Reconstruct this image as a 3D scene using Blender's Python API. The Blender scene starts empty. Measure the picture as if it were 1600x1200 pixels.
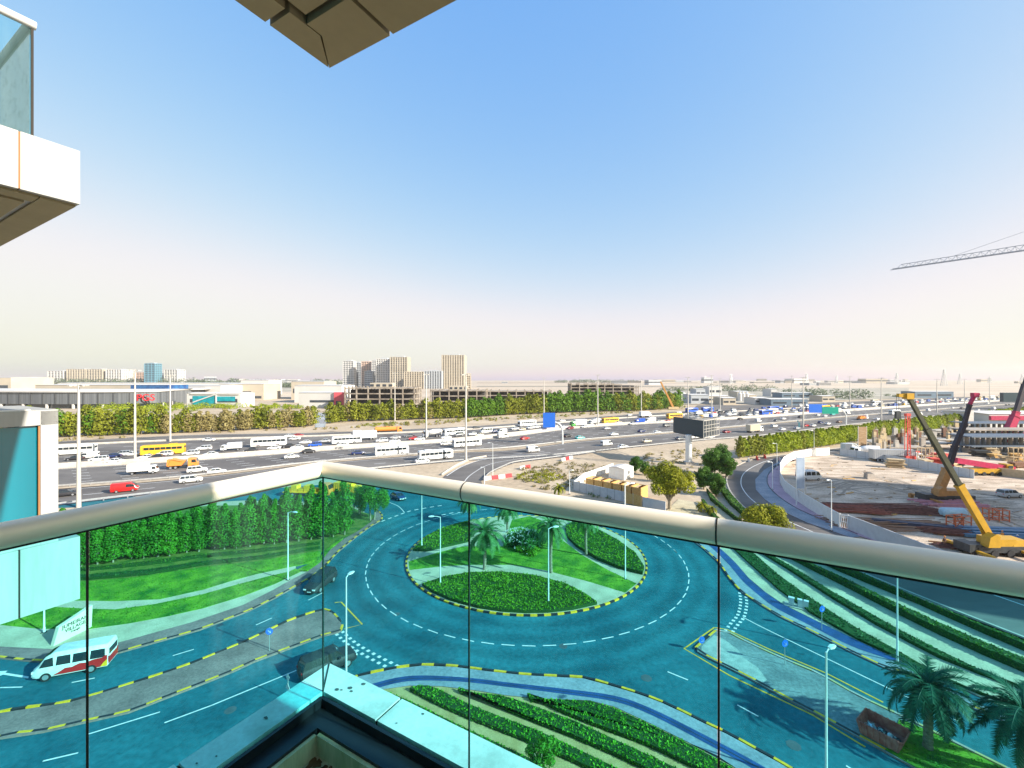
import bpy, math, random
from mathutils import Vector, Matrix
R = math.radians
random.seed(7)
SC = bpy.context.scene
COL = SC.collection
# ---------------------------------------------------------------- camera, world, sun, exposure
F, HY, EYE = 680.0, 591.0, 27.0
cam = bpy.data.objects.new('camera', bpy.data.cameras.new('camera')); COL.objects.link(cam)
cam.data.sensor_width = 36; cam.data.lens = 36 * F / 1600; cam.data.shift_y = -(600 - HY) / 1600
cam.location = (0, 0, EYE); cam.rotation_euler = (R(90), 0, 0)
cam.data.clip_start = .05; cam.data.clip_end = 20000
SC.camera = cam
SUNEL = R(26); SUNX, SUNY = .905, -.425
W = bpy.data.worlds.new('World'); SC.world = W; W.use_nodes = True
nt = W.node_tree; bg = nt.nodes['Background']
sky = nt.nodes.new('ShaderNodeTexSky'); sky.sky_type = 'NISHITA'; sky.sun_disc = False
sky.sun_elevation = SUNEL; sky.sun_rotation = math.atan2(SUNX, SUNY)
sky.air_density = 1.0; sky.dust_density = 1.0; sky.ozone_density = 1.6; sky.altitude = 0
sp_ = nt.nodes.new('ShaderNodeSeparateColor'); cb_ = nt.nodes.new('ShaderNodeCombineColor'); nt.links.new(sky.outputs[0], sp_.inputs[0])
for ch_, (e_, k_, c_) in enumerate(((1.2, 1.06, 3.52), (.62, 1.50, 3.52), (.15, 3.20, 4.15))):   # the phone's tone response, channel by channel
    p_ = nt.nodes.new('ShaderNodeMath'); p_.operation = 'POWER'; p_.inputs[1].default_value = e_; nt.links.new(sp_.outputs[ch_], p_.inputs[0])
    m_ = nt.nodes.new('ShaderNodeMath'); m_.operation = 'MULTIPLY'; m_.inputs[1].default_value = k_; nt.links.new(p_.outputs[0], m_.inputs[0]); c2_ = nt.nodes.new('ShaderNodeMath'); c2_.operation = 'SMOOTH_MIN'; c2_.inputs[1].default_value = c_; c2_.inputs[2].default_value = 1.6; nt.links.new(m_.outputs[0], c2_.inputs[0]); nt.links.new(c2_.outputs[0], cb_.inputs[ch_])
bl_ = nt.nodes.new('ShaderNodeMath'); bl_.operation = 'MULTIPLY_ADD'; bl_.inputs[1].default_value = -.15   # less blue where the air is thick and bright
nt.links.new(sp_.outputs[0], bl_.inputs[0]); nt.links.new(cb_.inputs[2].links[0].from_socket, bl_.inputs[2]); nt.links.new(bl_.outputs[0], cb_.inputs[2])
nt.links.new(cb_.outputs[0], bg.inputs[0])
bg.inputs[1].default_value = .12
sl = bpy.data.lights.new('sun', 'SUN'); sl.energy = 4.6; sl.angle = R(.5); sl.color = (1, .93, .82)
sun = bpy.data.objects.new('sun', sl); COL.objects.link(sun)
ts = Vector((SUNX * math.cos(SUNEL), SUNY * math.cos(SUNEL), math.sin(SUNEL)))
sun.rotation_euler = ts.to_track_quat('Z', 'Y').to_euler(); sun.location = (0, -20, 60)
SC.view_settings.view_transform = 'Standard'; SC.view_settings.look = 'None'
SC.view_settings.exposure = 1.15; SC.view_settings.gamma = 1
SC.render.engine = 'CYCLES'
try:
    SC.cycles.max_bounces = 8; SC.cycles.transparent_max_bounces = 24; SC.cycles.volume_bounces = 0
    SC.cycles.caustics_reflective = False; SC.cycles.caustics_refractive = False
except Exception: pass

# ---------------------------------------------------------------- helpers
def G(x, y, z=0.0):                      # photo pixel -> point on the level plane z
    d = (EYE - z) * F / (y - HY); return ((x - 800) / F * d, d, z)
def P(x, y, d): return ((x - 800) / F * d, d, EYE - (y - HY) / F * d)
MATS = {}
def M(name, c=(.5, .5, .5), rough=.7, metal=0., var=.12, scale=1.5, bump=0., c2=None, emit=None, spec=.4, fine=0., detail=5., lo=.35, hi=.65, aniso=None):
    if name in MATS: return MATS[name]
    m = bpy.data.materials.new(name); m.use_nodes = True; MATS[name] = m
    n = m.node_tree; b = n.nodes['Principled BSDF']
    b.inputs['Roughness'].default_value = rough; b.inputs['Metallic'].default_value = metal
    b.inputs['Specular IOR Level'].default_value = spec
    g = n.nodes.new('ShaderNodeNewGeometry')
    mp = n.nodes.new('ShaderNodeMapping'); mp.inputs['Scale'].default_value = aniso or (1, 1, 1)
    n.links.new(g.outputs['Position'], mp.inputs[0])
    t = n.nodes.new('ShaderNodeTexNoise'); t.inputs['Scale'].default_value = scale; t.inputs['Detail'].default_value = detail
    n.links.new(mp.outputs[0], t.inputs['Vector'])
    r = n.nodes.new('ShaderNodeMapRange'); r.inputs[1].default_value = lo; r.inputs[2].default_value = hi
    n.links.new(t.outputs['Fac'], r.inputs[0])
    mx = n.nodes.new('ShaderNodeMix'); mx.data_type = 'RGBA'
    if c2 is None: c2 = tuple(min(1, v * (1 + var)) for v in c); c1 = tuple(v * (1 - var) for v in c)
    else: c1 = c
    mx.inputs['A'].default_value = (*c1, 1); mx.inputs['B'].default_value = (*c2, 1)
    n.links.new(r.outputs[0], mx.inputs['Factor']); out = mx.outputs['Result']
    if fine:
        t2 = n.nodes.new('ShaderNodeTexNoise'); t2.inputs['Scale'].default_value = scale * 14; t2.inputs['Detail'].default_value = 6
        n.links.new(mp.outputs[0], t2.inputs['Vector'])
        r2 = n.nodes.new('ShaderNodeMapRange'); r2.inputs[1].default_value = .3; r2.inputs[2].default_value = .7
        r2.inputs[3].default_value = 1 - fine; r2.inputs[4].default_value = 1 + fine
        n.links.new(t2.outputs['Fac'], r2.inputs[0])
        vm = n.nodes.new('ShaderNodeVectorMath'); vm.operation = 'SCALE'
        n.links.new(out, vm.inputs[0]); n.links.new(r2.outputs[0], vm.inputs['Scale']); out = vm.outputs[0]
    n.links.new(out, b.inputs['Base Color'])
    if bump:
        bp = n.nodes.new('ShaderNodeBump'); bp.inputs['Strength'].default_value = bump; bp.inputs['Distance'].default_value = .05
        t3 = n.nodes.new('ShaderNodeTexNoise'); t3.inputs['Scale'].default_value = scale * 9; t3.inputs['Detail'].default_value = 6
        n.links.new(mp.outputs[0], t3.inputs['Vector'])
        n.links.new(t3.outputs['Fac'], bp.inputs['Height']); n.links.new(bp.outputs[0], b.inputs['Normal'])
    return m
def LEAF(name, dark, light, scale=.5, tr=.35):
    if name in MATS: return MATS[name]
    m = bpy.data.materials.new(name); m.use_nodes = True; MATS[name] = m
    n = m.node_tree; b = n.nodes['Principled BSDF']; b.inputs['Roughness'].default_value = .6; b.inputs['Specular IOR Level'].default_value = .25
    g = n.nodes.new('ShaderNodeNewGeometry'); t = n.nodes.new('ShaderNodeTexNoise'); t.inputs['Scale'].default_value = scale; t.inputs['Detail'].default_value = 3
    n.links.new(g.outputs['Position'], t.inputs['Vector'])
    a = n.nodes.new('ShaderNodeMath'); a.operation = 'MULTIPLY_ADD'; a.inputs[1].default_value = .55
    n.links.new(g.outputs['Random Per Island'], a.inputs[0])
    r = n.nodes.new('ShaderNodeMapRange'); r.inputs[1].default_value = .3; r.inputs[2].default_value = .7; r.inputs[3].default_value = -.15; r.inputs[4].default_value = .6
    n.links.new(t.outputs['Fac'], r.inputs[0]); n.links.new(r.outputs[0], a.inputs[2])
    mx = n.nodes.new('ShaderNodeMix'); mx.data_type = 'RGBA'; mx.inputs['A'].default_value = (*dark, 1); mx.inputs['B'].default_value = (*light, 1)
    n.links.new(a.outputs[0], mx.inputs['Factor']); n.links.new(mx.outputs['Result'], b.inputs['Base Color'])
    tl = n.nodes.new('ShaderNodeBsdfTranslucent'); n.links.new(mx.outputs['Result'], tl.inputs['Color'])
    ms = n.nodes.new('ShaderNodeMixShader'); ms.inputs[0].default_value = tr
    n.links.new(b.outputs[0], ms.inputs[1]); n.links.new(tl.outputs[0], ms.inputs[2])
    n.links.new(ms.outputs[0], n.nodes['Material Output'].inputs['Surface'])
    return m
def GLASS(name, tint, refl=1.0):
    if name in MATS: return MATS[name]
    m = bpy.data.materials.new(name); m.use_nodes = True; MATS[name] = m; n = m.node_tree
    n.nodes.remove(n.nodes['Principled BSDF'])
    tr = n.nodes.new('ShaderNodeBsdfTransparent'); tr.inputs[0].default_value = (*tint, 1)
    gl = n.nodes.new('ShaderNodeBsdfGlossy'); gl.inputs['Roughness'].default_value = .02
    fr = n.nodes.new('ShaderNodeFresnel'); fr.inputs['IOR'].default_value = 1.35
    mu = n.nodes.new('ShaderNodeMath'); mu.operation = 'MULTIPLY'; mu.inputs[1].default_value = refl
    ms = n.nodes.new('ShaderNodeMixShader')
    n.links.new(fr.outputs[0], mu.inputs[0]); n.links.new(mu.outputs[0], ms.inputs[0])
    n.links.new(tr.outputs[0], ms.inputs[1]); n.links.new(gl.outputs[0], ms.inputs[2])
    df = n.nodes.new('ShaderNodeBsdfDiffuse'); df.inputs[0].default_value = (.55, .62, .60, 1); m2 = n.nodes.new('ShaderNodeMixShader')   # dust film with drip streaks
    g = n.nodes.new('ShaderNodeNewGeometry'); mp = n.nodes.new('ShaderNodeMapping'); mp.inputs['Scale'].default_value = (9, 9, 1.3); t = n.nodes.new('ShaderNodeTexNoise'); t.inputs['Scale'].default_value = 1.6; t.inputs['Detail'].default_value = 7
    r = n.nodes.new('ShaderNodeMapRange'); r.inputs[1].default_value = .42; r.inputs[2].default_value = .8; r.inputs[3].default_value = .004; r.inputs[4].default_value = .032
    n.links.new(g.outputs['Position'], mp.inputs[0]); n.links.new(mp.outputs[0], t.inputs['Vector']); n.links.new(t.outputs['Fac'], r.inputs[0]); n.links.new(r.outputs[0], m2.inputs[0])
    n.links.new(ms.outputs[0], m2.inputs[1]); n.links.new(df.outputs[0], m2.inputs[2]); n.links.new(m2.outputs[0], n.nodes['Material Output'].inputs['Surface'])
    return m

BASE = {}
class MB:
    def __init__(s): s.v = []; s.f = []; s.m = []
    def add(s, vs, fs, mi=0):
        o = len(s.v); s.v += [tuple(p) for p in vs]
        for f in fs: s.f.append(tuple(i + o for i in f)); s.m.append(mi)
        return s
    def face(s, pts, mi=0): return s.add(pts, [tuple(range(len(pts)))], mi)
    def box(s, c, size, rz=0, mi=0, top=None):
        x, y, z = (v / 2 for v in size); cs, sn = math.cos(rz), math.sin(rz); t = top or (1, 1); vs = []
        for dz in (-1, 1):
            kx, ky = (t if dz > 0 else (1, 1))
            for dx, dy in ((-1, -1), (1, -1), (1, 1), (-1, 1)):
                a, b = dx * x * kx, dy * y * ky
                vs.append((c[0] + a * cs - b * sn, c[1] + a * sn + b * cs, c[2] + dz * z))
        return s.add(vs, [(3, 2, 1, 0), (4, 5, 6, 7), (0, 1, 5, 4), (1, 2, 6, 5), (2, 3, 7, 6), (3, 0, 4, 7)], mi)
    def bar(s, p, q, w, h=None, mi=0):      # square bar between two points
        p, q = Vector(p), Vector(q); d = q - p
        if d.length < 1e-6: return s
        d.normalize(); up = Vector((0, 0, 1)) if abs(d.z) < .95 else Vector((1, 0, 0))
        a = d.cross(up).normalized() * w / 2; b = d.cross(a).normalized() * (h or w) / 2
        vs = [p - a - b, p + a - b, p + a + b, p - a + b, q - a - b, q + a - b, q + a + b, q - a + b]
        return s.add(vs, [(0, 1, 2, 3), (7, 6, 5, 4), (4, 5, 1, 0), (5, 6, 2, 1), (6, 7, 3, 2), (7, 4, 0, 3)], mi)
    def tube(s, pts, rad, n=8, mi=0, cap=True):
        pts = [Vector(p) for p in pts]
        if not isinstance(rad, (list, tuple)): rad = [rad] * len(pts)
        o = len(s.v); prev = None
        for i, p in enumerate(pts):
            d = (pts[min(i + 1, len(pts) - 1)] - pts[max(i - 1, 0)]).normalized()
            if prev is None:
                up = Vector((0, 0, 1)) if abs(d.z) < .9 else Vector((1, 0, 0)); a = d.cross(up).normalized()
            else: a = (prev - d * prev.dot(d)).normalized()
            prev = a; b = d.cross(a)
            for k in range(n):
                t = 2 * math.pi * k / n; s.v.append(tuple(p + (a * math.cos(t) + b * math.sin(t)) * rad[i]))
        for i in range(len(pts) - 1):
            for k in range(n):
                k2 = (k + 1) % n; s.f.append((o + i * n + k, o + i * n + k2, o + (i + 1) * n + k2, o + (i + 1) * n + k)); s.m.append(mi)
        if cap:
            s.f.append(tuple(o + k for k in range(n))[::-1]); s.m.append(mi)
            s.f.append(tuple(o + (len(pts) - 1) * n + k for k in range(n))); s.m.append(mi)
        return s
    def prism(s, poly, z0, z1, mi=0, side=None, bottom=False):
        n = len(poly); ar = sum(poly[i][0] * poly[(i + 1) % n][1] - poly[(i + 1) % n][0] * poly[i][1] for i in range(n))
        if ar < 0: poly = poly[::-1]
        o = len(s.v); s.v += [(p[0], p[1], z0) for p in poly] + [(p[0], p[1], z1) for p in poly]
        s.f.append(tuple(range(o + n, o + 2 * n))); s.m.append(mi)
        if bottom: s.f.append(tuple(range(o, o + n))[::-1]); s.m.append(mi)
        for i in range(n):
            j = (i + 1) % n; s.f.append((o + i, o + j, o + n + j, o + n + i)); s.m.append(mi if side is None else side)
        return s
    def loft(s, rings, mi=0, cap=True):
        n = len(rings[0]); o = len(s.v)
        for r in rings: s.v += [tuple(p) for p in r]
        for i in range(len(rings) - 1):
            for k in range(n):
                k2 = (k + 1) % n; s.f.append((o + i * n + k, o + i * n + k2, o + (i + 1) * n + k2, o + (i + 1) * n + k)); s.m.append(mi)
        if cap:
            s.f.append(tuple(o + k for k in range(n))[::-1]); s.m.append(mi)
            s.f.append(tuple(o + (len(rings) - 1) * n + k for k in range(n))); s.m.append(mi)
        return s
    def leaf(s, p, nrm, size, mi=0, asp=.55):
        n = nrm; t = Vector((random.gauss(0, 1), random.gauss(0, 1), random.gauss(0, 1))); t = t - n * t.dot(n)
        if t.length < 1e-4: return
        t.normalize(); u = n.cross(t) * (size * asp); t = t * size
        o = len(s.v); s.v += [tuple(p - t), tuple(p - u), tuple(p + t), tuple(p + u)]; s.f.append((o, o + 1, o + 2, o + 3)); s.m.append(mi)
    def build(s, name, mats, parent=None, smooth=False, loc=None):
        me = bpy.data.meshes.new(name)
        off = Vector((0, 0, 0))
        if parent is not None and parent.name in BASE: off = BASE[parent.name]
        if loc is not None: off = Vector(loc)
        me.from_pydata([(p[0] - off[0], p[1] - off[1], p[2] - off[2]) for p in s.v], [], s.f)
        if not isinstance(mats, (list, tuple)): mats = [mats]
        for m in mats: me.materials.append(m)
        me.polygons.foreach_set('material_index', s.m)
        if smooth:
            me.polygons.foreach_set('use_smooth', [True] * len(me.polygons))
            me.set_sharp_from_angle(angle=R(40))
        me.update()
        o = bpy.data.objects.new(name, me); COL.objects.link(o)
        if loc is not None and parent is None: o.location = loc
        if parent is not None: o.parent = parent
        return o
def tag(o, label=None, cat=None, group=None, kind=None):
    if label: o['label'] = label
    if cat: o['category'] = cat
    if group: o['group'] = group
    if kind: o['kind'] = kind
    return o
def thing(name, label, cat, loc=(0, 0, 0), rz=0, group=None, world=False):
    o = bpy.data.objects.new(name, None); COL.objects.link(o); o.location = loc; o.rotation_euler = (0, 0, rz)
    o.empty_display_size = .3
    if world: BASE[o.name] = Vector(loc)
    return tag(o, label, cat, group)
KIDS = {}
def kids(o):
    return [c for c in o.children]
def dup(o, loc, rz=0, label=None, group=None, sc=None, cat=None):
    r = o.copy(); COL.objects.link(r); r.location = loc; r.rotation_euler = (0, 0, rz)
    if sc: r.scale = sc if isinstance(sc, (tuple, list)) else (sc, sc, sc)
    if label: r['label'] = label
    if group: r['group'] = group
    if cat: r['category'] = cat
    for c in KIDS.get(o.name) or kids(o):
        k = c.copy(); COL.objects.link(k); k.parent = r
        for g in kids(c):
            h = g.copy(); COL.objects.link(h); h.parent = k
    return r
class Proto:                               # the first placing uses the prototype itself, the next ones copies
    def __init__(s, root): s.r = root; s.used = False
    def put(s, loc, rz=0, label=None, group=None, sc=None):
        if not s.used:
            s.used = True; r = s.r; r.location = loc; r.rotation_euler = (0, 0, rz)
            if sc: r.scale = sc if isinstance(sc, (tuple, list)) else (sc, sc, sc)
            if label: r['label'] = label
            if group: r['group'] = group
            s.first_group = group; return r
        r = dup(s.r, loc, rz, label, group, sc or (1, 1, 1))
        if not group and 'group' in r: del r['group']
        return r
def struct(name, mb, mats, smooth=False):
    o = mb.build(name, mats, smooth=smooth); o['kind'] = 'structure'; return o
def pip(x, y, poly):
    c = False; j = len(poly) - 1
    for i in range(len(poly)):
        xi, yi = poly[i][0], poly[i][1]; xj, yj = poly[j][0], poly[j][1]
        if (yi > y) != (yj > y) and x < (xj - xi) * (y - yi) / (yj - yi) + xi: c = not c
        j = i
    return c
def scatter(mb, poly, dens, size, z, hgt=.15, mi=0, up=.6):
    xs = [p[0] for p in poly]; ys = [p[1] for p in poly]; a, b, c, d = min(xs), max(xs), min(ys), max(ys)
    for _ in range(int((b - a) * (d - c) * dens)):
        x, y = random.uniform(a, b), random.uniform(c, d)
        if pip(x, y, poly):
            n = Vector((random.gauss(0, 1), random.gauss(0, 1), abs(random.gauss(0, 1)) + up)).normalized()
            k = .6 + .8 * abs(math.sin(x * 1.7 + math.sin(y * 1.3)) * math.cos(y * 1.9 + .7 * math.sin(x * .9)))
            mb.leaf(Vector((x, y, z + random.random() * hgt * k)), n, size * random.uniform(.6, 1.3), mi)
def poly_px(pts, z=0): return [G(x, y, z) for x, y in pts]
def smoothpl(pts, n=6):                     # Catmull-Rom through 2D/3D points
    out = []; P_ = [Vector(p) for p in pts]
    for i in range(len(P_) - 1):
        p0 = P_[max(i - 1, 0)]; p1 = P_[i]; p2 = P_[i + 1]; p3 = P_[min(i + 2, len(P_) - 1)]
        for k in range(n):
            t = k / n
            out.append(.5 * ((2 * p1) + (p2 - p0) * t + (2 * p0 - 5 * p1 + 4 * p2 - p3) * t * t + (3 * p1 - p0 - 3 * p2 + p3) * t ** 3))
    out.append(P_[-1]); return out
def along(pl, step, start=0.):              # points and tangents every step metres
    out = []; pl = [Vector((p[0], p[1], 0)) for p in pl]; need = start
    for i in range(len(pl) - 1):
        a, b = pl[i], pl[i + 1]; L = (b - a).length
        if L < 1e-6: continue
        d = (b - a) / L; s = need
        while s < L: out.append((a + d * s, d)); s += step
        need = s - L
    return out
def offset(pl, w):
    out = []; pl = [Vector((p[0], p[1], 0)) for p in pl]
    for i, p in enumerate(pl):
        d = (pl[min(i + 1, len(pl) - 1)] - pl[max(i - 1, 0)]).normalized(); out.append(p + Vector((-d.y, d.x, 0)) * w)
    return out
def ribbon(mb, pl, w, z, mi=0):
    l, r = offset(pl, w / 2), offset(pl, -w / 2)
    for i in range(len(l) - 1):
        mb.face([(r[i].x, r[i].y, z), (r[i + 1].x, r[i + 1].y, z), (l[i + 1].x, l[i + 1].y, z), (l[i].x, l[i].y, z)], mi)
def dashes(mb, pl, w, on, off, z, mi=0, start=0.):
    for p, d in along(pl, on + off, start):
        n = Vector((-d.y, d.x, 0)) * w / 2; q = p + d * on
        mb.face([tuple((p - n).xy) + (z,), tuple((q - n).xy) + (z,), tuple((q + n).xy) + (z,), tuple((p + n).xy) + (z,)], mi)
# ---------------------------------------------------------------- materials
sand = M('sand', (.40, .31, .21), .95, c2=(.52, .42, .30), scale=.05, fine=.16, bump=.3)
dirt = M('dirt', (.30, .23, .15), .95, c2=(.42, .34, .25), scale=.3, fine=.2, bump=.4)
desert = M('desert', (.46, .36, .26), .95, c2=(.56, .46, .35), scale=.004, fine=.06)
sitesand = M('site_sand', (.36, .27, .19), .95, c2=(.62, .50, .38), scale=.16, fine=.28, bump=.4, aniso=(1, 2.2, 1))
asphalt = M('asphalt', (.105, .095, .088), .85, c2=(.18, .165, .15), scale=.09, fine=.10, aniso=(.35, 1, 1))
asph_near = M('asphalt_blue', (.014, .100, .132), .9, c2=(.028, .160, .196), scale=.16, fine=.2, bump=.1, spec=.12, detail=8)
def wear():                                 # tyre-polished rings round the island, and oil spots
    n = asph_near.node_tree; b = n.nodes['Principled BSDF']; src = b.inputs['Base Color'].links[0].from_socket
    g = n.nodes.new('ShaderNodeNewGeometry'); ds = n.nodes.new('ShaderNodeVectorMath'); ds.operation = 'DISTANCE'; ds.inputs[1].default_value = (2.08, 67.27, 0); n.links.new(g.outputs['Position'], ds.inputs[0])
    nz = n.nodes.new('ShaderNodeTexNoise'); nz.inputs['Scale'].default_value = .35; nz.inputs['Detail'].default_value = 6; n.links.new(g.outputs['Position'], nz.inputs['Vector'])
    def mt(op, *v):
        m = n.nodes.new('ShaderNodeMath'); m.operation = op
        for i, x in enumerate(v):
            if isinstance(x, (int, float)): m.inputs[i].default_value = x
            else: n.links.new(x, m.inputs[i])
        return m.outputs[0]
    r = mt('MULTIPLY_ADD', nz.outputs['Fac'], 1.2, ds.outputs['Value']); w = mt('SINE', mt('MULTIPLY', r, 2.4)); inside = mt('LESS_THAN', ds.outputs['Value'], 29.5)
    band = mt('MULTIPLY', mt('MULTIPLY', w, inside), .13)
    oil = n.nodes.new('ShaderNodeTexNoise'); oil.inputs['Scale'].default_value = .9; oil.inputs['Detail'].default_value = 3; n.links.new(g.outputs['Position'], oil.inputs['Vector'])
    sp = mt('MULTIPLY', mt('GREATER_THAN', oil.outputs['Fac'], .70), -.22)
    f = mt('ADD', mt('ADD', band, sp), 1.0); v = n.nodes.new('ShaderNodeVectorMath'); v.operation = 'SCALE'; n.links.new(src, v.inputs[0]); n.links.new(f, v.inputs['Scale']); n.links.new(v.outputs[0], b.inputs['Base Color'])
wear()
paint_w = M('paint_white', (.72, .72, .70), .6, var=.1, scale=3, fine=.1)
paint_y = M('paint_yellow', (.85, .44, .02), .6, var=.15, scale=3, fine=.1)
paint_k = M('paint_black', (.025, .025, .03), .6)
brick = M('paver_red', (.20, .13, .12), .85, c2=(.30, .20, .18), scale=.35, fine=.22, bump=.2)
paver = M('paver_grey', (.20, .24, .28), .85, c2=(.30, .33, .37), scale=.3, fine=.2, bump=.2)
pinkp = M('paver_pink', (.46, .30, .35), .85, c2=(.56, .38, .43), scale=.3, fine=.1)
path = M('path_sand', (.42, .37, .25), .95, c2=(.56, .50, .34), scale=.5, fine=.18, bump=.3)
soil = M('soil_tan', (.42, .30, .11), .95, c2=(.56, .42, .18), scale=.8, fine=.2, bump=.5)
lawn = M('lawn', (.010, .13, .004), .9, c2=(.19, .38, .015), scale=.45, fine=.38, lo=.3, hi=.72, bump=.6)
lawn2 = M('ground_green', (.03, .12, .006), .9, c2=(.16, .20, .03), scale=.7, fine=.35, bump=.6)
conc = M('concrete', (.38, .35, .30), .85, c2=(.48, .44, .39), scale=.6, fine=.08)
concd = M('concrete_raw', (.26, .22, .18), .9, c2=(.40, .35, .30), scale=.4, fine=.15)
white = M('white_paint', (.66, .65, .63), .55, var=.05, scale=.4)
metal = M('galvanised', (.50, .51, .52), .45, metal=.6, var=.1)
lampm = M('lamp_paint', (.70, .72, .72), .45, metal=.2, var=.05)
mastm = M('mast_steel', (.55, .52, .47), .55, metal=.3, var=.1)
darkm = M('dark_steel', (.05, .055, .06), .5, metal=.3, var=.2)
glassd = M('dark_glass', (.018, .028, .035), .08, spec=.8, var=.2)
bluep = M('drain_blue', (.02, .06, .19), .45, var=.25, scale=.8, fine=.15)
rubber = M('rubber', (.02, .02, .022), .8)
rim = M('rim', (.55, .56, .58), .35, metal=.7)

# ---------------------------------------------------------------- ground
mb = MB(); S_ = 5600
mb.face([(-S_, -300, 0), (S_, -300, 0), (S_, 5200, 0), (-S_, 5200, 0)])
struct('ground', mb, sand)
mb = MB(); mb.face([(-S_, 620, .25), (S_, 620, .25), (S_, 5190, .25), (-S_, 5190, .25)]); struct('desert_ground', mb, desert)
def sheet(name, pts, z, m, kind='structure'):
    q = poly_px(pts, z); mb = MB()
    ar = sum(q[i][0] * q[(i + 1) % len(q)][1] - q[(i + 1) % len(q)][0] * q[i][1] for i in range(len(q)))
    mb.face(q if ar > 0 else q[::-1]); o = mb.build(name, m); o['kind'] = kind; return o
def slab(name, pts, z, m, side=None):
    q = poly_px(pts, z); mb = MB(); mb.prism([(p[0], p[1]) for p in q], 0, z, 0, 1)
    o = mb.build(name, [m, side or brick]); o['kind'] = 'structure'; return o
# highway, boundaries in photo columns
XS = [40, 92, 300, 500, 700, 800, 900, 1000, 1100, 1200, 1300, 1400, 1500, 1600, 1680]
B1 = [692, 690, 680, 676, 668, 662, 654, 647, 641, 636, 631, 626, 621, 617, 614.5]
B2 = [699, 697, 688, 682, 673.5, 667, 659, 652, 646, 640.5, 635, 629.6, 624, 619.5, 616.6]
B4 = [732, 728, 715.5, 701, 688, 678, 666.5, 660.5, 655.5, 649.5, 642, 635.5, 629, 624, 620.5]
B5 = [737, 733, 720, 705, 691, 682, 669.5, 663, 658, 652, 644.5, 637.7, 630.8, 625.3, 621.7]
B6 = [764, 760, 744, 722, 706, 698, 688, 680, 671, 661.5, 652.5, 644.5, 637, 630, 625.6]
B7 = [769, 765, 748, 725, 709, 704, 691, 682, 673, 663.5, 654, 645.7, 638, 631, 626.4]
B8 = [795, 790, 765, 742, 722, 716, 709, 698, 688, 680, 667, 656, 646.5, 638, 632.6]
def ipx(B, x):
    for i in range(len(XS) - 1):
        if XS[i] <= x <= XS[i + 1] or i == len(XS) - 2:
            t = (x - XS[i]) / (XS[i + 1] - XS[i]); return B[i] + (B[i + 1] - B[i]) * t
def hline(B, k=None, t=0):
    pts = []
    for i, x in enumerate(XS):
        y = B[i] if k is None else B[i] * (1 - t) + k[i] * t
        pts.append(Vector(G(x, y)[:2] + (0,)))
    return smoothpl(pts, 6)
def hband(mb, A, B, z, mi=0):
    a, b = hline(A), hline(B)
    for i in range(len(a) - 1):
        mb.face([(b[i].x, b[i].y, z), (b[i + 1].x, b[i + 1].y, z), (a[i + 1].x, a[i + 1].y, z), (a[i].x, a[i].y, z)], mi)
mb = MB(); hband(mb, B1, B2, .08); hband(mb, B2, B4, .081); struct('highway_far', mb, asphalt)
mb = MB(); hband(mb, B5, B6, .082); struct('highway_near', mb, asphalt)
mb = MB(); hband(mb, B7, B8, .082); struct('service_road', mb, asphalt)
mb = MB()
for A, B, n in ((B5, B6, 6), (B2, B4, 5), (B7, B8, 2)):
    for k in range(1, n): dashes(mb, hline(A, B, k / n), .28, 3.5, 6, .10)
for A, B, t in ((B5, B6, .03), (B5, B6, .97), (B2, B4, .03), (B2, B4, .97), (B7, B8, .06), (B7, B8, .93), (B1, B2, .1), (B1, B2, .85)): ribbon(mb, hline(A, B, t), .25, .10)
struct('road_markings', mb, paint_w)
def barrier(name, label, B, w, h, m, group=None, posts=False):
    t_ = MB(); pl = hline(B) if isinstance(B[0], (int, float)) else B; l, r = offset(pl, w / 2), offset(pl, -w / 2)
    if not posts:
        rings = [[(r[i].x, r[i].y, 0), (r[i].x, r[i].y, h * .35), (pl[i].x, pl[i].y, h), (l[i].x, l[i].y, h * .35), (l[i].x, l[i].y, 0)] for i in range(len(pl))]
        t_.loft(rings)
    else:
        for i in range(len(pl) - 1):
            t_.bar((pl[i].x, pl[i].y, h * .85), (pl[i + 1].x, pl[i + 1].y, h * .85), .08, .32)
        for p, d in along(pl, 4.): t_.bar((p.x, p.y, 0), (p.x, p.y, h), .16)
    o = t_.build(name, m); tag(o, label, 'barrier', group); return o
mb = MB(); hband(mb, B4, B5, .25); 
for B in (B4, B5):
    a = hline(B)
    for i in range(len(a) - 1): mb.face([(a[i].x, a[i].y, 0), (a[i + 1].x, a[i + 1].y, 0), (a[i + 1].x, a[i + 1].y, .25), (a[i].x, a[i].y, .25)])
struct('median', mb, conc)
mb = MB(); hband(mb, B6, B7, .2); struct('separator', mb, sand)
barrier('crash_barrier', 'pale concrete barrier along the far side of the highway median', [b + .4 for b in B4], .7, 1.0, conc)
barrier('crash_barrier', 'pale concrete barrier along the near side of the highway median', [b - .4 for b in B5], .7, 1.0, conc)
barrier('crash_barrier', 'long low pale barrier between far service lanes and jammed lanes', B2, .6, .8, conc)
barrier('guard_rail', 'steel guard rail between the near carriageway and the service road', hline([(a + b) / 2 for a, b in zip(B6, B7)]), .3, .8, metal, posts=True)
barrier('guard_rail', 'steel guard rail on the near edge of the service road', [p for p in hline([b + 1 for b in B8])], .3, .8, metal, posts=True)
mb = MB(); pl = hline([b + 2.2 for b in B8])
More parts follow.
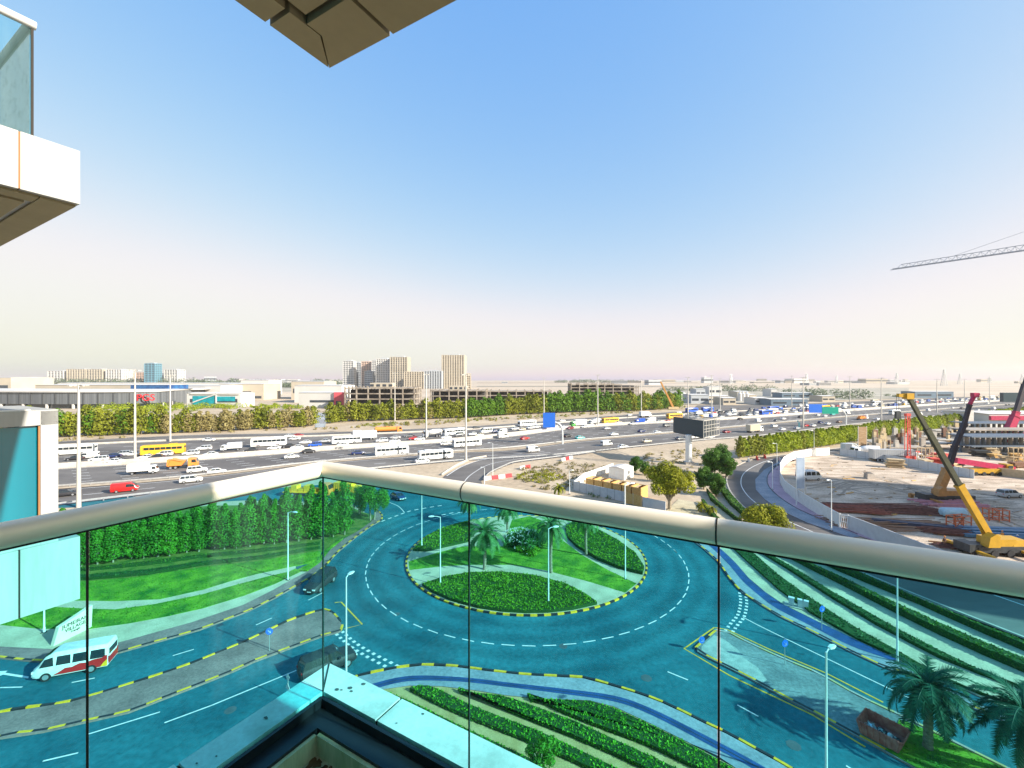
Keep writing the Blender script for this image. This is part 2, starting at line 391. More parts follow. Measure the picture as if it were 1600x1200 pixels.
# ramp that leaves the service road and bends down behind the handrail
sheet('slip_road', [(905, 706), (860, 707), (800, 711.5), (755, 717), (722, 728), (695, 743), (680, 760), (672, 775), (760, 775), (752, 752), (762, 741), (785, 730), (805, 723), (860, 716), (920, 709)], .09, asphalt)
mb = MB(); q = smoothpl([G(*p) for p in ((900, 708), (850, 712), (800, 719), (765, 726), (742, 738), (728, 750), (720, 768))]); ribbon(mb, q, .2, .11)
q = smoothpl([G(*p) for p in ((860, 707.5), (800, 712.5), (755, 718.5), (723, 729), (698, 744))]); ribbon(mb, q, .3, .11); struct('ramp_markings', mb, paint_w)
q = smoothpl([G(*p) for p in ((930, 708), (862, 717), (807, 724), (787, 731), (765, 742), (756, 752))]); barrier('guard_rail', 'steel guard rail round the outside bend of the slip road', q, .3, .8, metal, posts=True)
q = smoothpl([G(*p) for p in ((760, 714), (735, 719), (712, 729), (690, 743))]); barrier('kerb_barrier', 'low pale barrier on the inside bend of the slip road', q, .4, .6, conc)
# near street level asphalt
sheet('street', [(-700, 1500), (-700, 1028), (0, 1005), (60, 1010), (165, 1000), (330, 950), (450, 890), (530, 840), (570, 800), (545, 785), (380, 782), (-60, 800), (-60, 790), (360, 768), (520, 756), (640, 752), (690, 762), (770, 768), (860, 772), (1000, 790), (1090, 830), (1160, 900), (1260, 960), (1420, 1030), (1700, 1120), (2300, 1300), (2300, 1500)], .02, asph_near)
sheet('lawn_far', [(330, 790), (540, 788), (566, 800), (590, 806), (575, 822), (540, 840), (505, 862), (330, 930), (136, 950), (-60, 960), (-60, 860), (200, 800)], .03, lawn2)
# curved street on the right
CR_L = [(1660, 658), (1600, 669), (1475, 680), (1400, 688.5), (1340, 696.5), (1250, 708), (1200, 714), (1170, 720), (1147, 731), (1136, 747), (1139, 764), (1150, 780), (1165, 795), (1195, 815), (1235, 840), (1283, 870), (1340, 893), (1420, 926), (1510, 962), (1620, 1005), (1800, 1072)]
CR_R = [(1660, 668), (1600, 678), (1475, 690), (1400, 698), (1340, 706), (1270, 712), (1217, 722), (1194, 735), (1180, 750), (1182, 765), (1195, 780), (1220, 797), (1260, 816), (1330, 840), (1420, 868), (1520, 892), (1700, 940), (1900, 1000)]
sheet('curved_street', CR_L + CR_R[::-1], .05, asphalt)
mb = MB(); q = smoothpl([((Vector(G(*a)) + Vector(G(*b))) / 2) for a, b in zip(CR_L[3:], CR_R[3:])]); ribbon(mb, q, .2, .065)
struct('street_line', mb, paint_w)
slab('pavement_pale', [(1270, 711), (1217, 721), (1194, 734), (1180, 749), (1181, 765), (1195, 780), (1220, 797), (1260, 816), (1330, 840), (1345, 838), (1290, 815), (1245, 795), (1215, 775), (1200, 758), (1200, 743), (1212, 730), (1240, 716)], .12, paver)
slab('pavement_pink', [(1240, 716), (1212, 730), (1200, 743), (1200, 758), (1215, 775), (1245, 795), (1290, 815), (1345, 838), (1420, 862), (1500, 880), (1400, 848), (1330, 828), (1268, 796), (1232, 772), (1219, 757), (1219, 735), (1237, 719), (1290, 708)], .14, pinkp)
def kerb(name, pl, step=.9, w=.22, h=.17, mats=None, zoff=0.):
    mb = MB(); pts = along(smoothpl(pl, 8), step); mats = mats or [paint_y, paint_k]
    for i in range(len(pts) - 1):
        a, b = pts[i][0], pts[i + 1][0]; mb.bar((a.x, a.y, h / 2 + zoff), (b.x, b.y, h / 2 + zoff), w, h, i % 2)
    return struct(name, mb, mats)
grey_k = [conc, conc]
kerb('kerb_curved_street', [G(*p) for p in CR_L[4:]], 1.5, .3, .18, grey_k)
kerb('kerb_pink_pavement', [G(*p) for p in [(1240, 716), (1212, 730), (1200, 743), (1200, 758), (1215, 775), (1245, 795), (1290, 815), (1345, 838)]], 1.5, .16, .2, [darkm, darkm])
# left verge
KL = [(-160, 1000), (-60, 1020), (0, 1028), (50, 1033), (110, 1033), (170, 1024), (234, 1006), (312, 984), (390, 954), (430, 934), (464, 915), (500, 892), (530, 861), (558, 838), (580, 822), (594, 814), (597, 806), (588, 796)]
KI = [(-160, 985), (-60, 1003), (0, 1010), (80, 1014), (130, 1013), (170, 1008), (235, 990), (300, 972), (380, 945), (428, 921), (456, 905), (480, 893), (500, 879), (516, 859), (536, 843), (562, 828), (580, 815), (586, 806)]
SI = [(-160, 960), (0, 976), (60, 982), (135, 983), (200, 974), (260, 963), (318, 950), (380, 931), (430, 912), (470, 893)]
GU = [(-160, 935), (20, 944), (84, 948), (136, 951), (180, 952), (240, 944), (318, 928), (360, 916), (420, 900), (452, 893), (462, 888)]
PU = [(-160, 925), (20, 932), (116, 938), (180, 939), (250, 936), (318, 921), (360, 908), (400, 897), (452, 886), (462, 884)]
slab('pavement_brick_left', KL + KI[::-1], .14, brick)
slab('verge_sand', [(p[0], p[1]) for p in SI] + [(480, 893), (456, 905), (428, 921), (380, 945), (300, 972), (235, 990), (170, 1008), (130, 1013), (80, 1014), (0, 1010), (-160, 985)], .13, path)
slab('path_left', PU + GU[::-1], .12, path)
kerb('kerb_left', [G(*p) for p in KL], 1.0)
def grass(name, label, pts, z, m=lawn, dens=0, size=.1):
    q = [(p[0], p[1]) for p in poly_px(pts, z)]; mb = MB(); mb.prism(q, 0, z)
    if dens: scatter(mb, q, dens, size, z, .08, 1, up=.3)
    o = mb.build(name, [m, leaf_grass]); return tag(o, kind='stuff')
leaf_grass = LEAF('leaf_grass', (.015, .13, .004), (.10, .36, .015), 1.0, .3)
grass('grass', '', GU + [(470, 893), (430, 912), (380, 931), (318, 950), (260, 963), (200, 974), (135, 983), (60, 982), (0, 976), (-160, 960)], .16, lawn, 14, .09)
grass('grass', '', PU[::-1] + [(-160, 900), (0, 913), (136, 908), (200, 903), (318, 886), (400, 877), (490, 862), (502, 860), (500, 872), (480, 880)], .15, lawn, 9, .1)
grass('grass', '', [(464, 890), (500, 872), (505, 862), (520, 850), (536, 841), (516, 858), (500, 878), (480, 892)], .17, lawn, 9, .1)
# left median
ML_T = [(-200, 1170), (0, 1114), (110, 1097), (233, 1060), (300, 1037), (383, 1003), (450, 971), (490, 957), (508, 953), (518, 957), (528, 967), (535, 977)]
ML_B = [(535, 978), (533, 985), (528, 988), (506, 993), (484, 1001), (460, 1010), (428, 1022), (396, 1034), (366, 1048), (332, 1062), (260, 1090), (200, 1113), (133, 1128), (67, 1143), (0, 1153), (-200, 1215)]
slab('median_brick_left', ML_T + ML_B, .15, brick)
kerb('kerb_median_left_far', [G(*p) for p in ML_T], 1.0, mats=[paint_y, paint_k]); kerb('kerb_median_left_near', [G(*p) for p in ML_B], 1.0)
# bottom pavement with the blue drain cover band
KB = [(540, 1068), (560, 1057), (616, 1045), (660, 1040), (710, 1042), (764, 1049), (820, 1055), (876, 1058), (912, 1060), (960, 1073), (1002, 1086), (1034, 1098), (1066, 1113), (1100, 1130), (1136, 1147), (1174, 1168), (1216, 1191), (1290, 1235), (1400, 1300)]
PB = [(540, 1100), (596, 1077), (640, 1071), (690, 1072), (740, 1078), (790, 1086), (840, 1091), (920, 1094), (960, 1104), (1020, 1132), (1080, 1162), (1120, 1180), (1150, 1200), (1200, 1240), (1290, 1310)]
slab('pavement_bottom', KB + PB[::-1], .14, paver)
kerb('kerb_bottom', [G(*p) for p in KB], 1.15)
def band(name, A, B, z, m):
    mb = MB(); a = smoothpl([G(*p, z) for p in A]); b = smoothpl([G(*p, z) for p in B])
    for i in range(min(len(a), len(b)) - 1): mb.face([tuple(b[i]), tuple(b[i + 1]), tuple(a[i + 1]), tuple(a[i])])
    return struct(name, mb, m)
band('drain_strip', [(560, 1077), (583, 1068), (640, 1056), (720, 1058), (800, 1067), (880, 1076), (960, 1087), (1020, 1108), (1116, 1156), (1190, 1196), (1260, 1240)],
     [(560, 1086), (583, 1077), (640, 1064), (720, 1065), (800, 1074), (880, 1084), (960, 1096), (1020, 1118), (1116, 1168), (1180, 1203), (1250, 1252)], .155, bluep)
band('drain_joint', [(560, 1081), (583, 1072.3), (640, 1060), (720, 1061.3), (800, 1070.3), (880, 1079.8), (960, 1091.3), (1020, 1112.5), (1116, 1161.5), (1186, 1199)],
     [(560, 1082), (583, 1073), (640, 1060.7), (720, 1062), (800, 1071), (880, 1080.6), (960, 1092.2), (1020, 1113.5), (1116, 1162.7), (1185, 1200.4)], .162, darkm)
# garden
slab('garden_soil', [(596, 1078), (640, 1072), (690, 1073), (740, 1079), (790, 1087), (840, 1092), (920, 1095), (960, 1105), (1020, 1133), (1080, 1163), (1150, 1201), (1250, 1290), (1250, 1500), (400, 1500), (500, 1180)], .1, soil)
leaf_hedge = LEAF('leaf_hedge', (.03, .21, .005), (.17, .52, .02), 1.1, .3)
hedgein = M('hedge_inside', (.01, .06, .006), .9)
def hedge(label, up, lo, h=.45, dens=55, size=.1, m=None, grp=None, name='hedge'):
    q = [(p[0], p[1]) for p in poly_px(up, h) + poly_px(lo[::-1], 0)]; mb = MB(); mb.prism(q, 0, h - .04, 0)
    scatter(mb, q, dens, size, h - .06, .12, 1)
    n = len(q)
    for i in range(n):                      # leaves on the sides
        a, b = Vector((*q[i], 0)), Vector((*q[(i + 1) % n], 0)); L = (b - a).length
        if L > 60: continue
        for _ in range(int(L * h * dens * .8)):
            p = a + (b - a) * random.random(); p.z = random.random() * h
            mb.leaf(p, Vector((random.gauss(0, 1), random.gauss(0, 1), .5)).normalized(), size, 1)
    o = mb.build(name, [hedgein, m or leaf_hedge]); return tag(o, label, 'hedge', grp)
T3L = [(824, 1090), (880, 1118), (940, 1142), (1010, 1168), (1072, 1198), (1160, 1240)]
hedge('low green hedge strip nearest the blue drain band below the roundabout', [(830, 1091), (870, 1092), (920, 1094), (960, 1105), (1020, 1133), (1080, 1163), (1150, 1201), (1200, 1240)], T3L)
T2U = [(716, 1081), (734, 1087), (780, 1109), (840, 1134), (900, 1158), (960, 1184), (1000, 1203), (1080, 1245)]
hedge('low green hedge strip, second back from the blue drain band', [(720, 1079), (780, 1085), (800, 1090), (840, 1104), (900, 1126), (960, 1154), (1062, 1201), (1120, 1235)], T2U)
HB = [(640, 1074), (655, 1070), (670, 1070), (690, 1078), (730, 1098), (780, 1118), (840, 1140), (900, 1168), (960, 1197), (1040, 1240)]
T1U = [(640, 1082), (680, 1103), (730, 1126), (816, 1160), (866, 1182), (920, 1206), (1000, 1250)]
hedge('wide low green hedge strip, third back from the blue drain band', HB, T1U)
hedge('thin low green hedge strip running beside the white balcony ledge', [(607, 1081), (640, 1094), (730, 1138), (810, 1175), (840, 1190), (900, 1225)], [(600, 1090), (640, 1110), (700, 1140), (780, 1185), (860, 1240)])
# lower right median
MR_U = [(1118, 986), (1136, 988), (1150, 996), (1200, 1020), (1260, 1046), (1280, 1054), (1340, 1088), (1412, 1122), (1460, 1146), (1520, 1176), (1568, 1200), (1700, 1265)]
MR_L = [(1118, 987), (1088, 1013), (1090, 1018), (1108, 1028), (1168, 1058), (1230, 1092), (1280, 1118), (1328, 1144), (1376, 1170), (1420, 1194), (1480, 1230), (1600, 1300)]
slab('median_paved_right', MR_U + MR_L[::-1], .15, M('worn_concrete', (.13, .17, .18), .9, c2=(.22, .27, .27), scale=.3, fine=.25, bump=.2))
kerb('kerb_median_right_near', [G(*p) for p in MR_L], 1.5); kerb('kerb_median_right_far', [G(*p) for p in MR_U], 1.5, mats=[conc, M('kerb_faded', (.5, .42, .2), .8)])
sheet('gravel_patch', [(1116, 992), (1098, 1008), (1094, 1015), (1120, 1030), (1160, 1050), (1193, 1067), (1198, 1062), (1185, 1044), (1160, 1026), (1152, 1014), (1130, 998)], .17, M('gravel', (.28, .32, .30), .95, c2=(.42, .46, .42), scale=1.5, fine=.3, bump=.5))
grass('grass', '', [(1405, 1124), (1425, 1130), (1460, 1146), (1520, 1176), (1568, 1200), (1700, 1265), (1640, 1300), (1480, 1228), (1420, 1192), (1385, 1172)], .19, lawn, 16, .09)
# right verge: pavement, drain, sand and hedges
KR = [(1000, 795), (1040, 815), (1074, 838), (1100, 858), (1122, 878), (1140, 904), (1160, 926), (1190, 946), (1220, 964), (1266, 986), (1329, 1018), (1380, 1042), (1440, 1062), (1520, 1106), (1590, 1134), (1700, 1180)]
BR = [(1030, 800), (1060, 818), (1090, 838), (1117, 860), (1140, 883), (1160, 907), (1186, 930), (1213, 950), (1260, 974), (1330, 1009), (1400, 1034), (1440, 1056), (1520, 1096), (1600, 1128), (1700, 1170)]
BR2 = [(1040, 799), (1072, 818), (1102, 838), (1129, 860), (1150, 880), (1170, 903), (1196, 925), (1224, 944), (1270, 967), (1340, 1001), (1404, 1031), (1440, 1053), (1520, 1093), (1600, 1125), (1700, 1167)]
slab('pavement_right', KR + BR[::-1], .14, paver)
kerb('kerb_right', [G(*p) for p in KR], 1.3, mats=[paint_y, paint_k])
band('drain_strip_right', BR2[:12], BR[:12], .155, bluep)
H1L = [(1120, 838), (1136, 850), (1176, 887), (1216, 923), (1266, 960), (1340, 1002), (1400, 1030), (1466, 1063), (1600, 1112), (1700, 1150)]
H1R = [(1150, 840), (1170, 857), (1216, 897), (1266, 933), (1333, 977), (1400, 1014), (1466, 1052), (1530, 1080), (1620, 1110), (1700, 1140)]
H2L = [(1156, 840), (1176, 858), (1233, 893), (1300, 937), (1366, 977), (1420, 1006), (1466, 1030), (1530, 1056), (1620, 1088), (1700, 1118)]
H2R = [(1170, 842), (1200, 863), (1250, 892), (1300, 923), (1400, 980), (1466, 1014), (1533, 1046), (1600, 1073), (1660, 1096), (1700, 1110)]
H3L = [(1195, 848), (1226, 870), (1270, 893), (1320, 918), (1400, 960), (1466, 993), (1533, 1024), (1600, 1053), (1660, 1076), (1700, 1090)]
H3R = [(1215, 850), (1253, 872), (1290, 889), (1340, 912), (1400, 941), (1466, 971), (1533, 1000), (1600, 1027), (1660, 1050), (1700, 1064)]
H4L = [(1250, 862), (1283, 877), (1320, 893), (1360, 911), (1400, 929), (1466, 960), (1533, 990), (1600, 1019), (1660, 1042), (1700, 1056)]
H4R = [(1270, 866), (1306, 882), (1340, 896), (1370, 908), (1400, 920), (1450, 940), (1500, 961), (1600, 1000), (1660, 1022), (1700, 1036)]
slab('verge_sand_right', [(1040, 799), (1072, 818), (1102, 838), (1129, 860), (1150, 880), (1170, 903), (1196, 925), (1224, 944), (1270, 967), (1340, 1001), (1404, 1031), (1470, 1062), (1700, 1160), (1700, 1036), (1500, 961), (1400, 920), (1306, 882), (1200, 835), (1150, 815), (1120, 790), (1060, 780)], .11, path)
leaf_dk = LEAF('leaf_dark_hedge', (.012, .07, .02), (.03, .16, .025), 1.0, .25)
leaf_ol = LEAF('leaf_olive_hedge', (.03, .10, .01), (.10, .24, .02), 1.0, .3)
hedge('low green hedge strip between the two pale sand bands on the right', H1R, H1L, .4, 26, .13, leaf_dk)
hedge('low hedge strip bordering the far side of the wide sand band', H2R, H2L, .5, 26, .13, leaf_dk)
hedge('taller bushy hedge strip, second in from the curved street', H3R, H3L, .9, 26, .15, leaf_ol)
hedge('bushy hedge strip beside the kerb of the curved street', H4R, H4L, .9, 26, .15, leaf_ol)
for lab, U, L in (('clipped green hedge on the inner edge of the curved street', [(1100, 738), (1112, 742), (1124, 760), (1140, 782), (1165, 803)], [(1117, 745), (1130, 763), (1150, 786), (1170, 808)]),
                  ('curved clipped hedge, middle of the three behind the white handrail', [(1104, 762), (1120, 780), (1140, 798), (1165, 818), (1190, 830)], [(1110, 782), (1128, 798), (1150, 815), (1175, 832)]),
                  ('short curved hedge by the yucca plants above the handrail', [(1100, 780), (1112, 797), (1130, 815)], [(1096, 786), (1105, 802), (1120, 818)])):
    hedge(lab, U, L, .9, 24, .16, leaf_ol)
# markings on the near streets
def Gc(x, y): return G(x, y)
CX, CY = 2.08, 67.27
def arc(r, a0, a1, n=60): return [(CX + r * math.cos(R(a0 + (a1 - a0) * k / n)), CY + r * math.sin(R(a0 + (a1 - a0) * k / n)), 0) for k in range(n + 1)]
mb = MB(); Z = .035
dashes(mb, arc(23.4, 0, 360, 180), .13, 1.35, .75, Z)
def line(pts, w=.14): ribbon(mb, smoothpl([G(*p) for p in pts], 6), w, Z)
def dl(a, b, w=.13): ribbon(mb, [Vector(G(*a)), Vector(G(*b))], w, Z)
for a, b in (((112, 1067), (148, 1060)), ((270, 1025), (303, 1015)), ((400, 977), (425, 966)), ((482, 938), (505, 926)), ((0, 1075), (35, 1074)), ((67, 1190), (122, 1177)), ((1043, 1050), (1075, 1063)), ((1152, 1102), (1185, 1120)),
             ((257, 1130), (330, 1103)), ((330, 1103), (463, 1048)), ((137, 1148), (250, 1113)), ((541, 1020), (555, 1016)), ((1464, 1112), (1478, 1119)), ((1490, 1124), (1503, 1130)), ((1322, 1197), (1332, 1203)), ((1432, 1198), (1445, 1205))): dl(a, b)
line([(1161, 965), (1200, 985), (1293, 1030), (1380, 1072), (1440, 1100)], .13)
line([(605, 784), (622, 791), (632, 801)], .14)
for A in ([(1160, 927), (1162, 942), (1158, 962), (1147, 976), (1138, 988)], [(530, 989), (552, 1008), (580, 1025), (615, 1043)]):
    q = smoothpl([G(*p) for p in A]); 
    for s in (-.32, .32): dashes(mb, offset(q, s), .32, .36, .46, Z)
dashes(mb, smoothpl([G(*p) for p in ((596, 815), (620, 806), (640, 799), (665, 794), (690, 790))]), .3, .9, .8, Z)
dashes(mb, smoothpl([G(*p) for p in ((690, 805), (705, 802), (722, 801))]), .3, .9, .8, Z)
q = [G(*p, Z) for p in ((-20, 1050), (12, 1048), (8, 1051), (45, 1057), (44, 1060), (5, 1054), (-6, 1058), (-20, 1056))]; mb.face(q)
struct('street_markings', mb, paint_w)
mb = MB()
def line(pts, w=.14): ribbon(mb, [Vector(G(*p)) for p in pts], w, Z + .002)
line([(523, 942), (533, 941), (566, 976), (538, 983)], .16); line([(1116, 981), (1069, 1014), (1140, 1056), (1270, 1118), (1352, 1168)], .16); line([(1116, 981), (1136, 984), (1200, 1014), (1290, 1052), (1380, 1098)], .16)
struct('yellow_markings', mb, paint_y)
# manhole repair patches and worn tyre tracks
mb = MB()
for (x, y, w, h) in ((1180, 930, 1.2, 1.0), (1010, 1060, 1.0, 1.0), (620, 960, .8, .8), (880, 1010, .9, .9), (360, 1110, .9, .9), (1240, 1165, 1., 1.)):
    p = G(x, y); mb.prism([(p[0] + w / 2 * math.cos(k * .785), p[1] + h / 2 * math.sin(k * .785)) for k in range(8)], .02, .03)
struct('manhole_covers', mb, M('cast_iron', (.07, .10, .11), .6))
# ---------------------------------------------------------------- roundabout island
mb = MB(); mb.prism([(p[0], p[1]) for p in arc(17.8, 0, 360, 96)[:-1]], 0, .16); struct('roundabout_island', mb, path)
mb = MB()
q = arc(17.9, 0, 360, 144)
for i in range(144):
    a, b = q[i], q[i + 1]; mb.bar((a[0], a[1], .1), (b[0], b[1], .1), .24, .2, i % 2)
struct('kerb_roundabout', mb, [paint_y, paint_k])
def clip_island(pts, z):
    out = []
    for x, y in pts:
        p = Vector(G(x, y, z)[:2]); v = p - Vector((CX, CY))
        if v.length > 17.6: v *= 17.6 / v.length
        out.append((CX + v.x, CY + v.y))
    return out
def islandbed(label, pts, z, h, m, dens, size, name='flower_bed', kind=None):
    q = clip_island(pts, z + h); mb = MB(); mb.prism(q, .1, z + h - .05, 0); scatter(mb, q, dens, size, z + h - .08, .16 if h > .1 else .07, 1)
    o = mb.build(name, [hedgein if h > .1 else lawn, m])
    if kind: o['kind'] = kind
    else: tag(o, label, 'plant bed')
arcS = [(981, 927), (960, 935), (938, 943), (900, 954), (860, 961), (820, 963), (780, 960), (740, 952), (700, 938), (672, 922), (656, 912)]
leaf_bed = LEAF('leaf_bed', (.05, .20, .004), (.20, .42, .02), .55, .3)
islandbed('large dense groundcover bed at the near edge of the roundabout island', [(656, 912), (693, 900), (733, 893), (783, 892), (833, 897), (883, 910), (916, 927), (938, 943)] + arcS[3:], .16, .4, leaf_bed, 60, .12)
islandbed('', [(640, 890), (693, 884), (733, 882), (800, 882), (850, 890), (916, 907), (981, 927), (998, 912), (950, 890), (910, 867), (870, 837), (845, 812), (828, 806), (800, 812), (786, 853), (723, 853), (683, 863), (636, 877)], .16, .06, leaf_grass, 22, .08, 'grass', 'stuff')
islandbed('dark green groundcover bed on the left rim of the roundabout island', [(645, 857), (666, 837), (693, 823), (730, 813), (742, 822), (733, 843), (693, 852), (666, 858)], .16, .4, leaf_bed, 40, .13)
islandbed('dense green bed on the right rim of the roundabout island', [(883, 822), (896, 813), (933, 825), (966, 843), (993, 863), (1008, 884), (1006, 893), (966, 883), (933, 870), (900, 850), (886, 836)], .16, .5, leaf_bed, 40, .13)
# ---------------------------------------------------------------- plants
bark = M('bark', (.30, .25, .18), .9, var=.3, scale=4, bump=.5)
pbark = M('palm_bark', (.20, .16, .11), .95, c2=(.34, .29, .21), scale=5, bump=.8, aniso=(1, 1, 3))
leaf_col = LEAF('leaf_columnar', (.015, .12, .008), (.11, .34, .02), .45, .3)
leaf_palm = LEAF('leaf_palm', (.03, .13, .03), (.14, .32, .10), .8, .3)
leaf_yel = LEAF('leaf_yellow_green', (.12, .14, .005), (.42, .42, .02), .25, .35)
leaf_far = LEAF('leaf_far', (.09, .12, .006), (.34, .36, .03), .12, .35)
leaf_farg = LEAF('leaf_far_green', (.04, .12, .01), (.16, .30, .015), .15, .3)
leaf_dry = LEAF('leaf_dry', (.20, .16, .05), (.44, .38, .16), .2, .35)
leaf_ygrow = LEAF('leaf_row_yellow', (.12, .19, .005), (.42, .48, .02), .3, .35)
leaf_tree = LEAF('leaf_tree', (.02, .09, .008), (.10, .22, .02), .4, .3)
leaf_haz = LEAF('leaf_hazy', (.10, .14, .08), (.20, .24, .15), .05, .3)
def rv(s=1): return Vector((random.gauss(0, s), random.gauss(0, s), random.gauss(0, s)))
def blob(mb, c, r, n, size, mi=0, up=.25):
    for _ in range(n):
        d = rv().normalized(); k = random.uniform(.45, 1.05) ** .6
        p = Vector((c[0] + d.x * r[0] * k, c[1] + d.y * r[1] * k, c[2] + d.z * r[2] * k))
        mb.leaf(p, (d + rv(.45) + Vector((0, 0, up))).normalized(), size * random.uniform(.6, 1.35), mi)
def tree(name, label, cat, h, rad, mat, nleaf=1500, size=.15, style='column', seed=1, trunk=.12, loc=(0, 0, 0)):
    st = random.getstate(); random.seed(seed); t = thing(name, label, cat, loc)
    tr, cr = MB(), MB()
    if style == 'column':
        nb = 13; tr.tube([(0, 0, 0), (.05, .03, h * .5), (.02, -.03, h * .9)], [trunk, trunk * .7, trunk * .2], 7)
        for s in range(3): a = random.random() * 6.28; tr.tube([(0, 0, h * .05), (math.cos(a) * rad * .4, math.sin(a) * rad * .4, h * .35), (math.cos(a) * rad * .5, math.sin(a) * rad * .5, h * .6)], [trunk * .5, trunk * .35, .02], 5)
        for i in range(nb):
            f = (i + .5) / nb; w = rad * (.55 + .65 * math.sin(math.pi * min(1, f * .85 + .18))) * random.uniform(.75, 1.15)
            if f > .85: w *= .6
            a = random.random() * 6.28; o = rad * .35 * random.random()
            blob(cr, (math.cos(a) * o, math.sin(a) * o, h * (.10 + .86 * f)), (w, w, h / nb * 1.1), nleaf // nb, size)
    elif style == 'round':
        tr.tube([(0, 0, 0), (.1, 0, h * .25), (0, .1, h * .5)], [trunk * 1.2, trunk, trunk * .6], 8)
        for s in range(7):
            a = s * .9 + random.random() * .5; e = rad * random.uniform(.4, .75)
            tr.tube([(0, 0, h * random.uniform(.12, .3)), (math.cos(a) * e * .5, math.sin(a) * e * .5, h * .45), (math.cos(a) * e, math.sin(a) * e, h * .72)], [trunk * .6, trunk * .4, .03], 5)
        nb = 34
        for i in range(nb):
            d = rv().normalized(); k = random.uniform(.35, .85)
            c = (d.x * rad * k, d.y * rad * k, h * .58 + d.z * h * .36 * k); s = rad * random.uniform(.22, .36)
            blob(cr, c, (s, s, s * .8), nleaf // nb, size, up=.4)
    elif style == 'bush':
        tr.tube([(0, 0, 0), (.1, 0, h * .4), (0, .1, h * .7)], [trunk * 1.2, trunk, trunk * .3], 8)
        for i in range(30):
            d = rv().normalized(); k = random.uniform(.3, .85); s = rad * random.uniform(.24, .4)
            blob(cr, (d.x * rad * k, d.y * rad * k, max(s * .6, h * .48 + d.z * h * .46 * k)), (s, s, s * .9), nleaf // 30, size, up=.4)
    elif style == 'weep':
        for s in (-1, 1): tr.tube([(s * .35, 0, 0), (s * .5, 0, h * .4), (s * .9, .2, h * .7)], [trunk, trunk * .8, .04], 7)
        for i in range(26):
            d = rv().normalized(); c = (d.x * rad * .7, d.y * rad * .7, h * .72 + d.z * h * .18); s = rad * .28
            blob(cr, c, (s, s, s), nleaf // 52, size)
            blob(cr, (c[0] * 1.25, c[1] * 1.25, c[2] - h * .18), (s * .6, s * .6, h * .16), nleaf // 52, size)
    tr.build('trunk', bark, t, smooth=True); cr.build('crown', mat, t)
    random.setstate(st); return Proto(t)
def palm(label, h, fl, seed, mat=leaf_palm, nf=38, tr_r=.24, name='palm_tree'):
    st = random.getstate(); random.seed(seed); t = thing(name, label, 'palm tree')
    tm = MB(); pts = []; rad = []
    for i in range(25):
        z = h * i / 24; pts.append((.08 * math.sin(z * .6), .05 * math.sin(z * .9), z)); rad.append(tr_r * (1.25 if i == 0 else 1) * (1.06 if i % 2 else .93) * (1 - .15 * z / h))
    tm.tube(pts, rad, 10)
    for k in range(70):                     # old frond bases under the crown
        a = random.random() * 6.28; z = h - random.random() * .9; b = Vector((math.cos(a), math.sin(a), 0)) * tr_r * .9
        tm.bar(b + Vector((0, 0, z)), b * 1.7 + Vector((0, 0, z + .22)), .09, .05)
    tm.build('trunk', pbark, t, smooth=False)
    cm = MB()
    for k in range(nf):
        a = k * 2.399 + random.uniform(-.2, .2); el = R(78 - 105 * (k / nf) ** .9 + random.uniform(-8, 8)); L = fl * random.uniform(.82, 1.14)
        p = Vector((0, 0, h + .05)); seg = 11; ra = [p.copy()]
        for i in range(seg):
            p = p + Vector((math.cos(a) * math.cos(el), math.sin(a) * math.cos(el), math.sin(el))) * (L / seg); el -= R(9.5 if k < nf * .8 else 6); ra.append(p.copy())
        cm.tube(ra, [.035 * (1 - i / (seg + 1)) + .006 for i in range(seg + 1)], 4, cap=False)
        side = Vector((-math.sin(a), math.cos(a), 0))
        for i in range(1, seg * 3):
            f = i / (seg * 3); q = ra[int(f * seg)].lerp(ra[min(int(f * seg) + 1, seg)], f * seg % 1); d = (ra[min(int(f * seg) + 1, seg)] - ra[int(f * seg)]).normalized()
            ll = fl * .2 * math.sin(math.pi * (f * .85 + .12)) ** .6
            for s in (-1, 1):
                tip = q + side * s * ll * .8 + d * ll * .75 + Vector((0, 0, random.uniform(-.25, .12) * ll)); w = d * .065
                cm.add([q - w, q + w, tip], [(0, 1, 2)])
    cm.build('crown', mat, t); random.setstate(st); return Proto(t)
# island palms
pa = palm('date palm', 5.0, 3.5, 3, nf=46); pb = palm('date palm', 6.4, 3.1, 5, nf=42)
gi = 'date palms on the roundabout island'
def pl_(p, x, y, lab, rz, sc=1, g=gi): g_ = G(x, y, .12); return p.put(g_, rz, lab, g, (sc, sc, sc))
pl_(pa, 757, 890, 'lush date palm in the middle of the island, beside the left glass joint', .5)
pl_(pb, 861, 895, 'tall slim date palm right of centre, directly behind a white lamp post', 1.7)
pl_(pb, 916, 868, 'date palm with bare pale trunk on the right sand strip of the island', 2.9, .92)
pl_(pa, 793, 832, 'date palm behind the flowering shrub, at the far side of the island', 3.5, .82)
pl_(pa, 733, 817, 'date palm farthest back left on the island, crown just under the handrail', 5.1, .82)
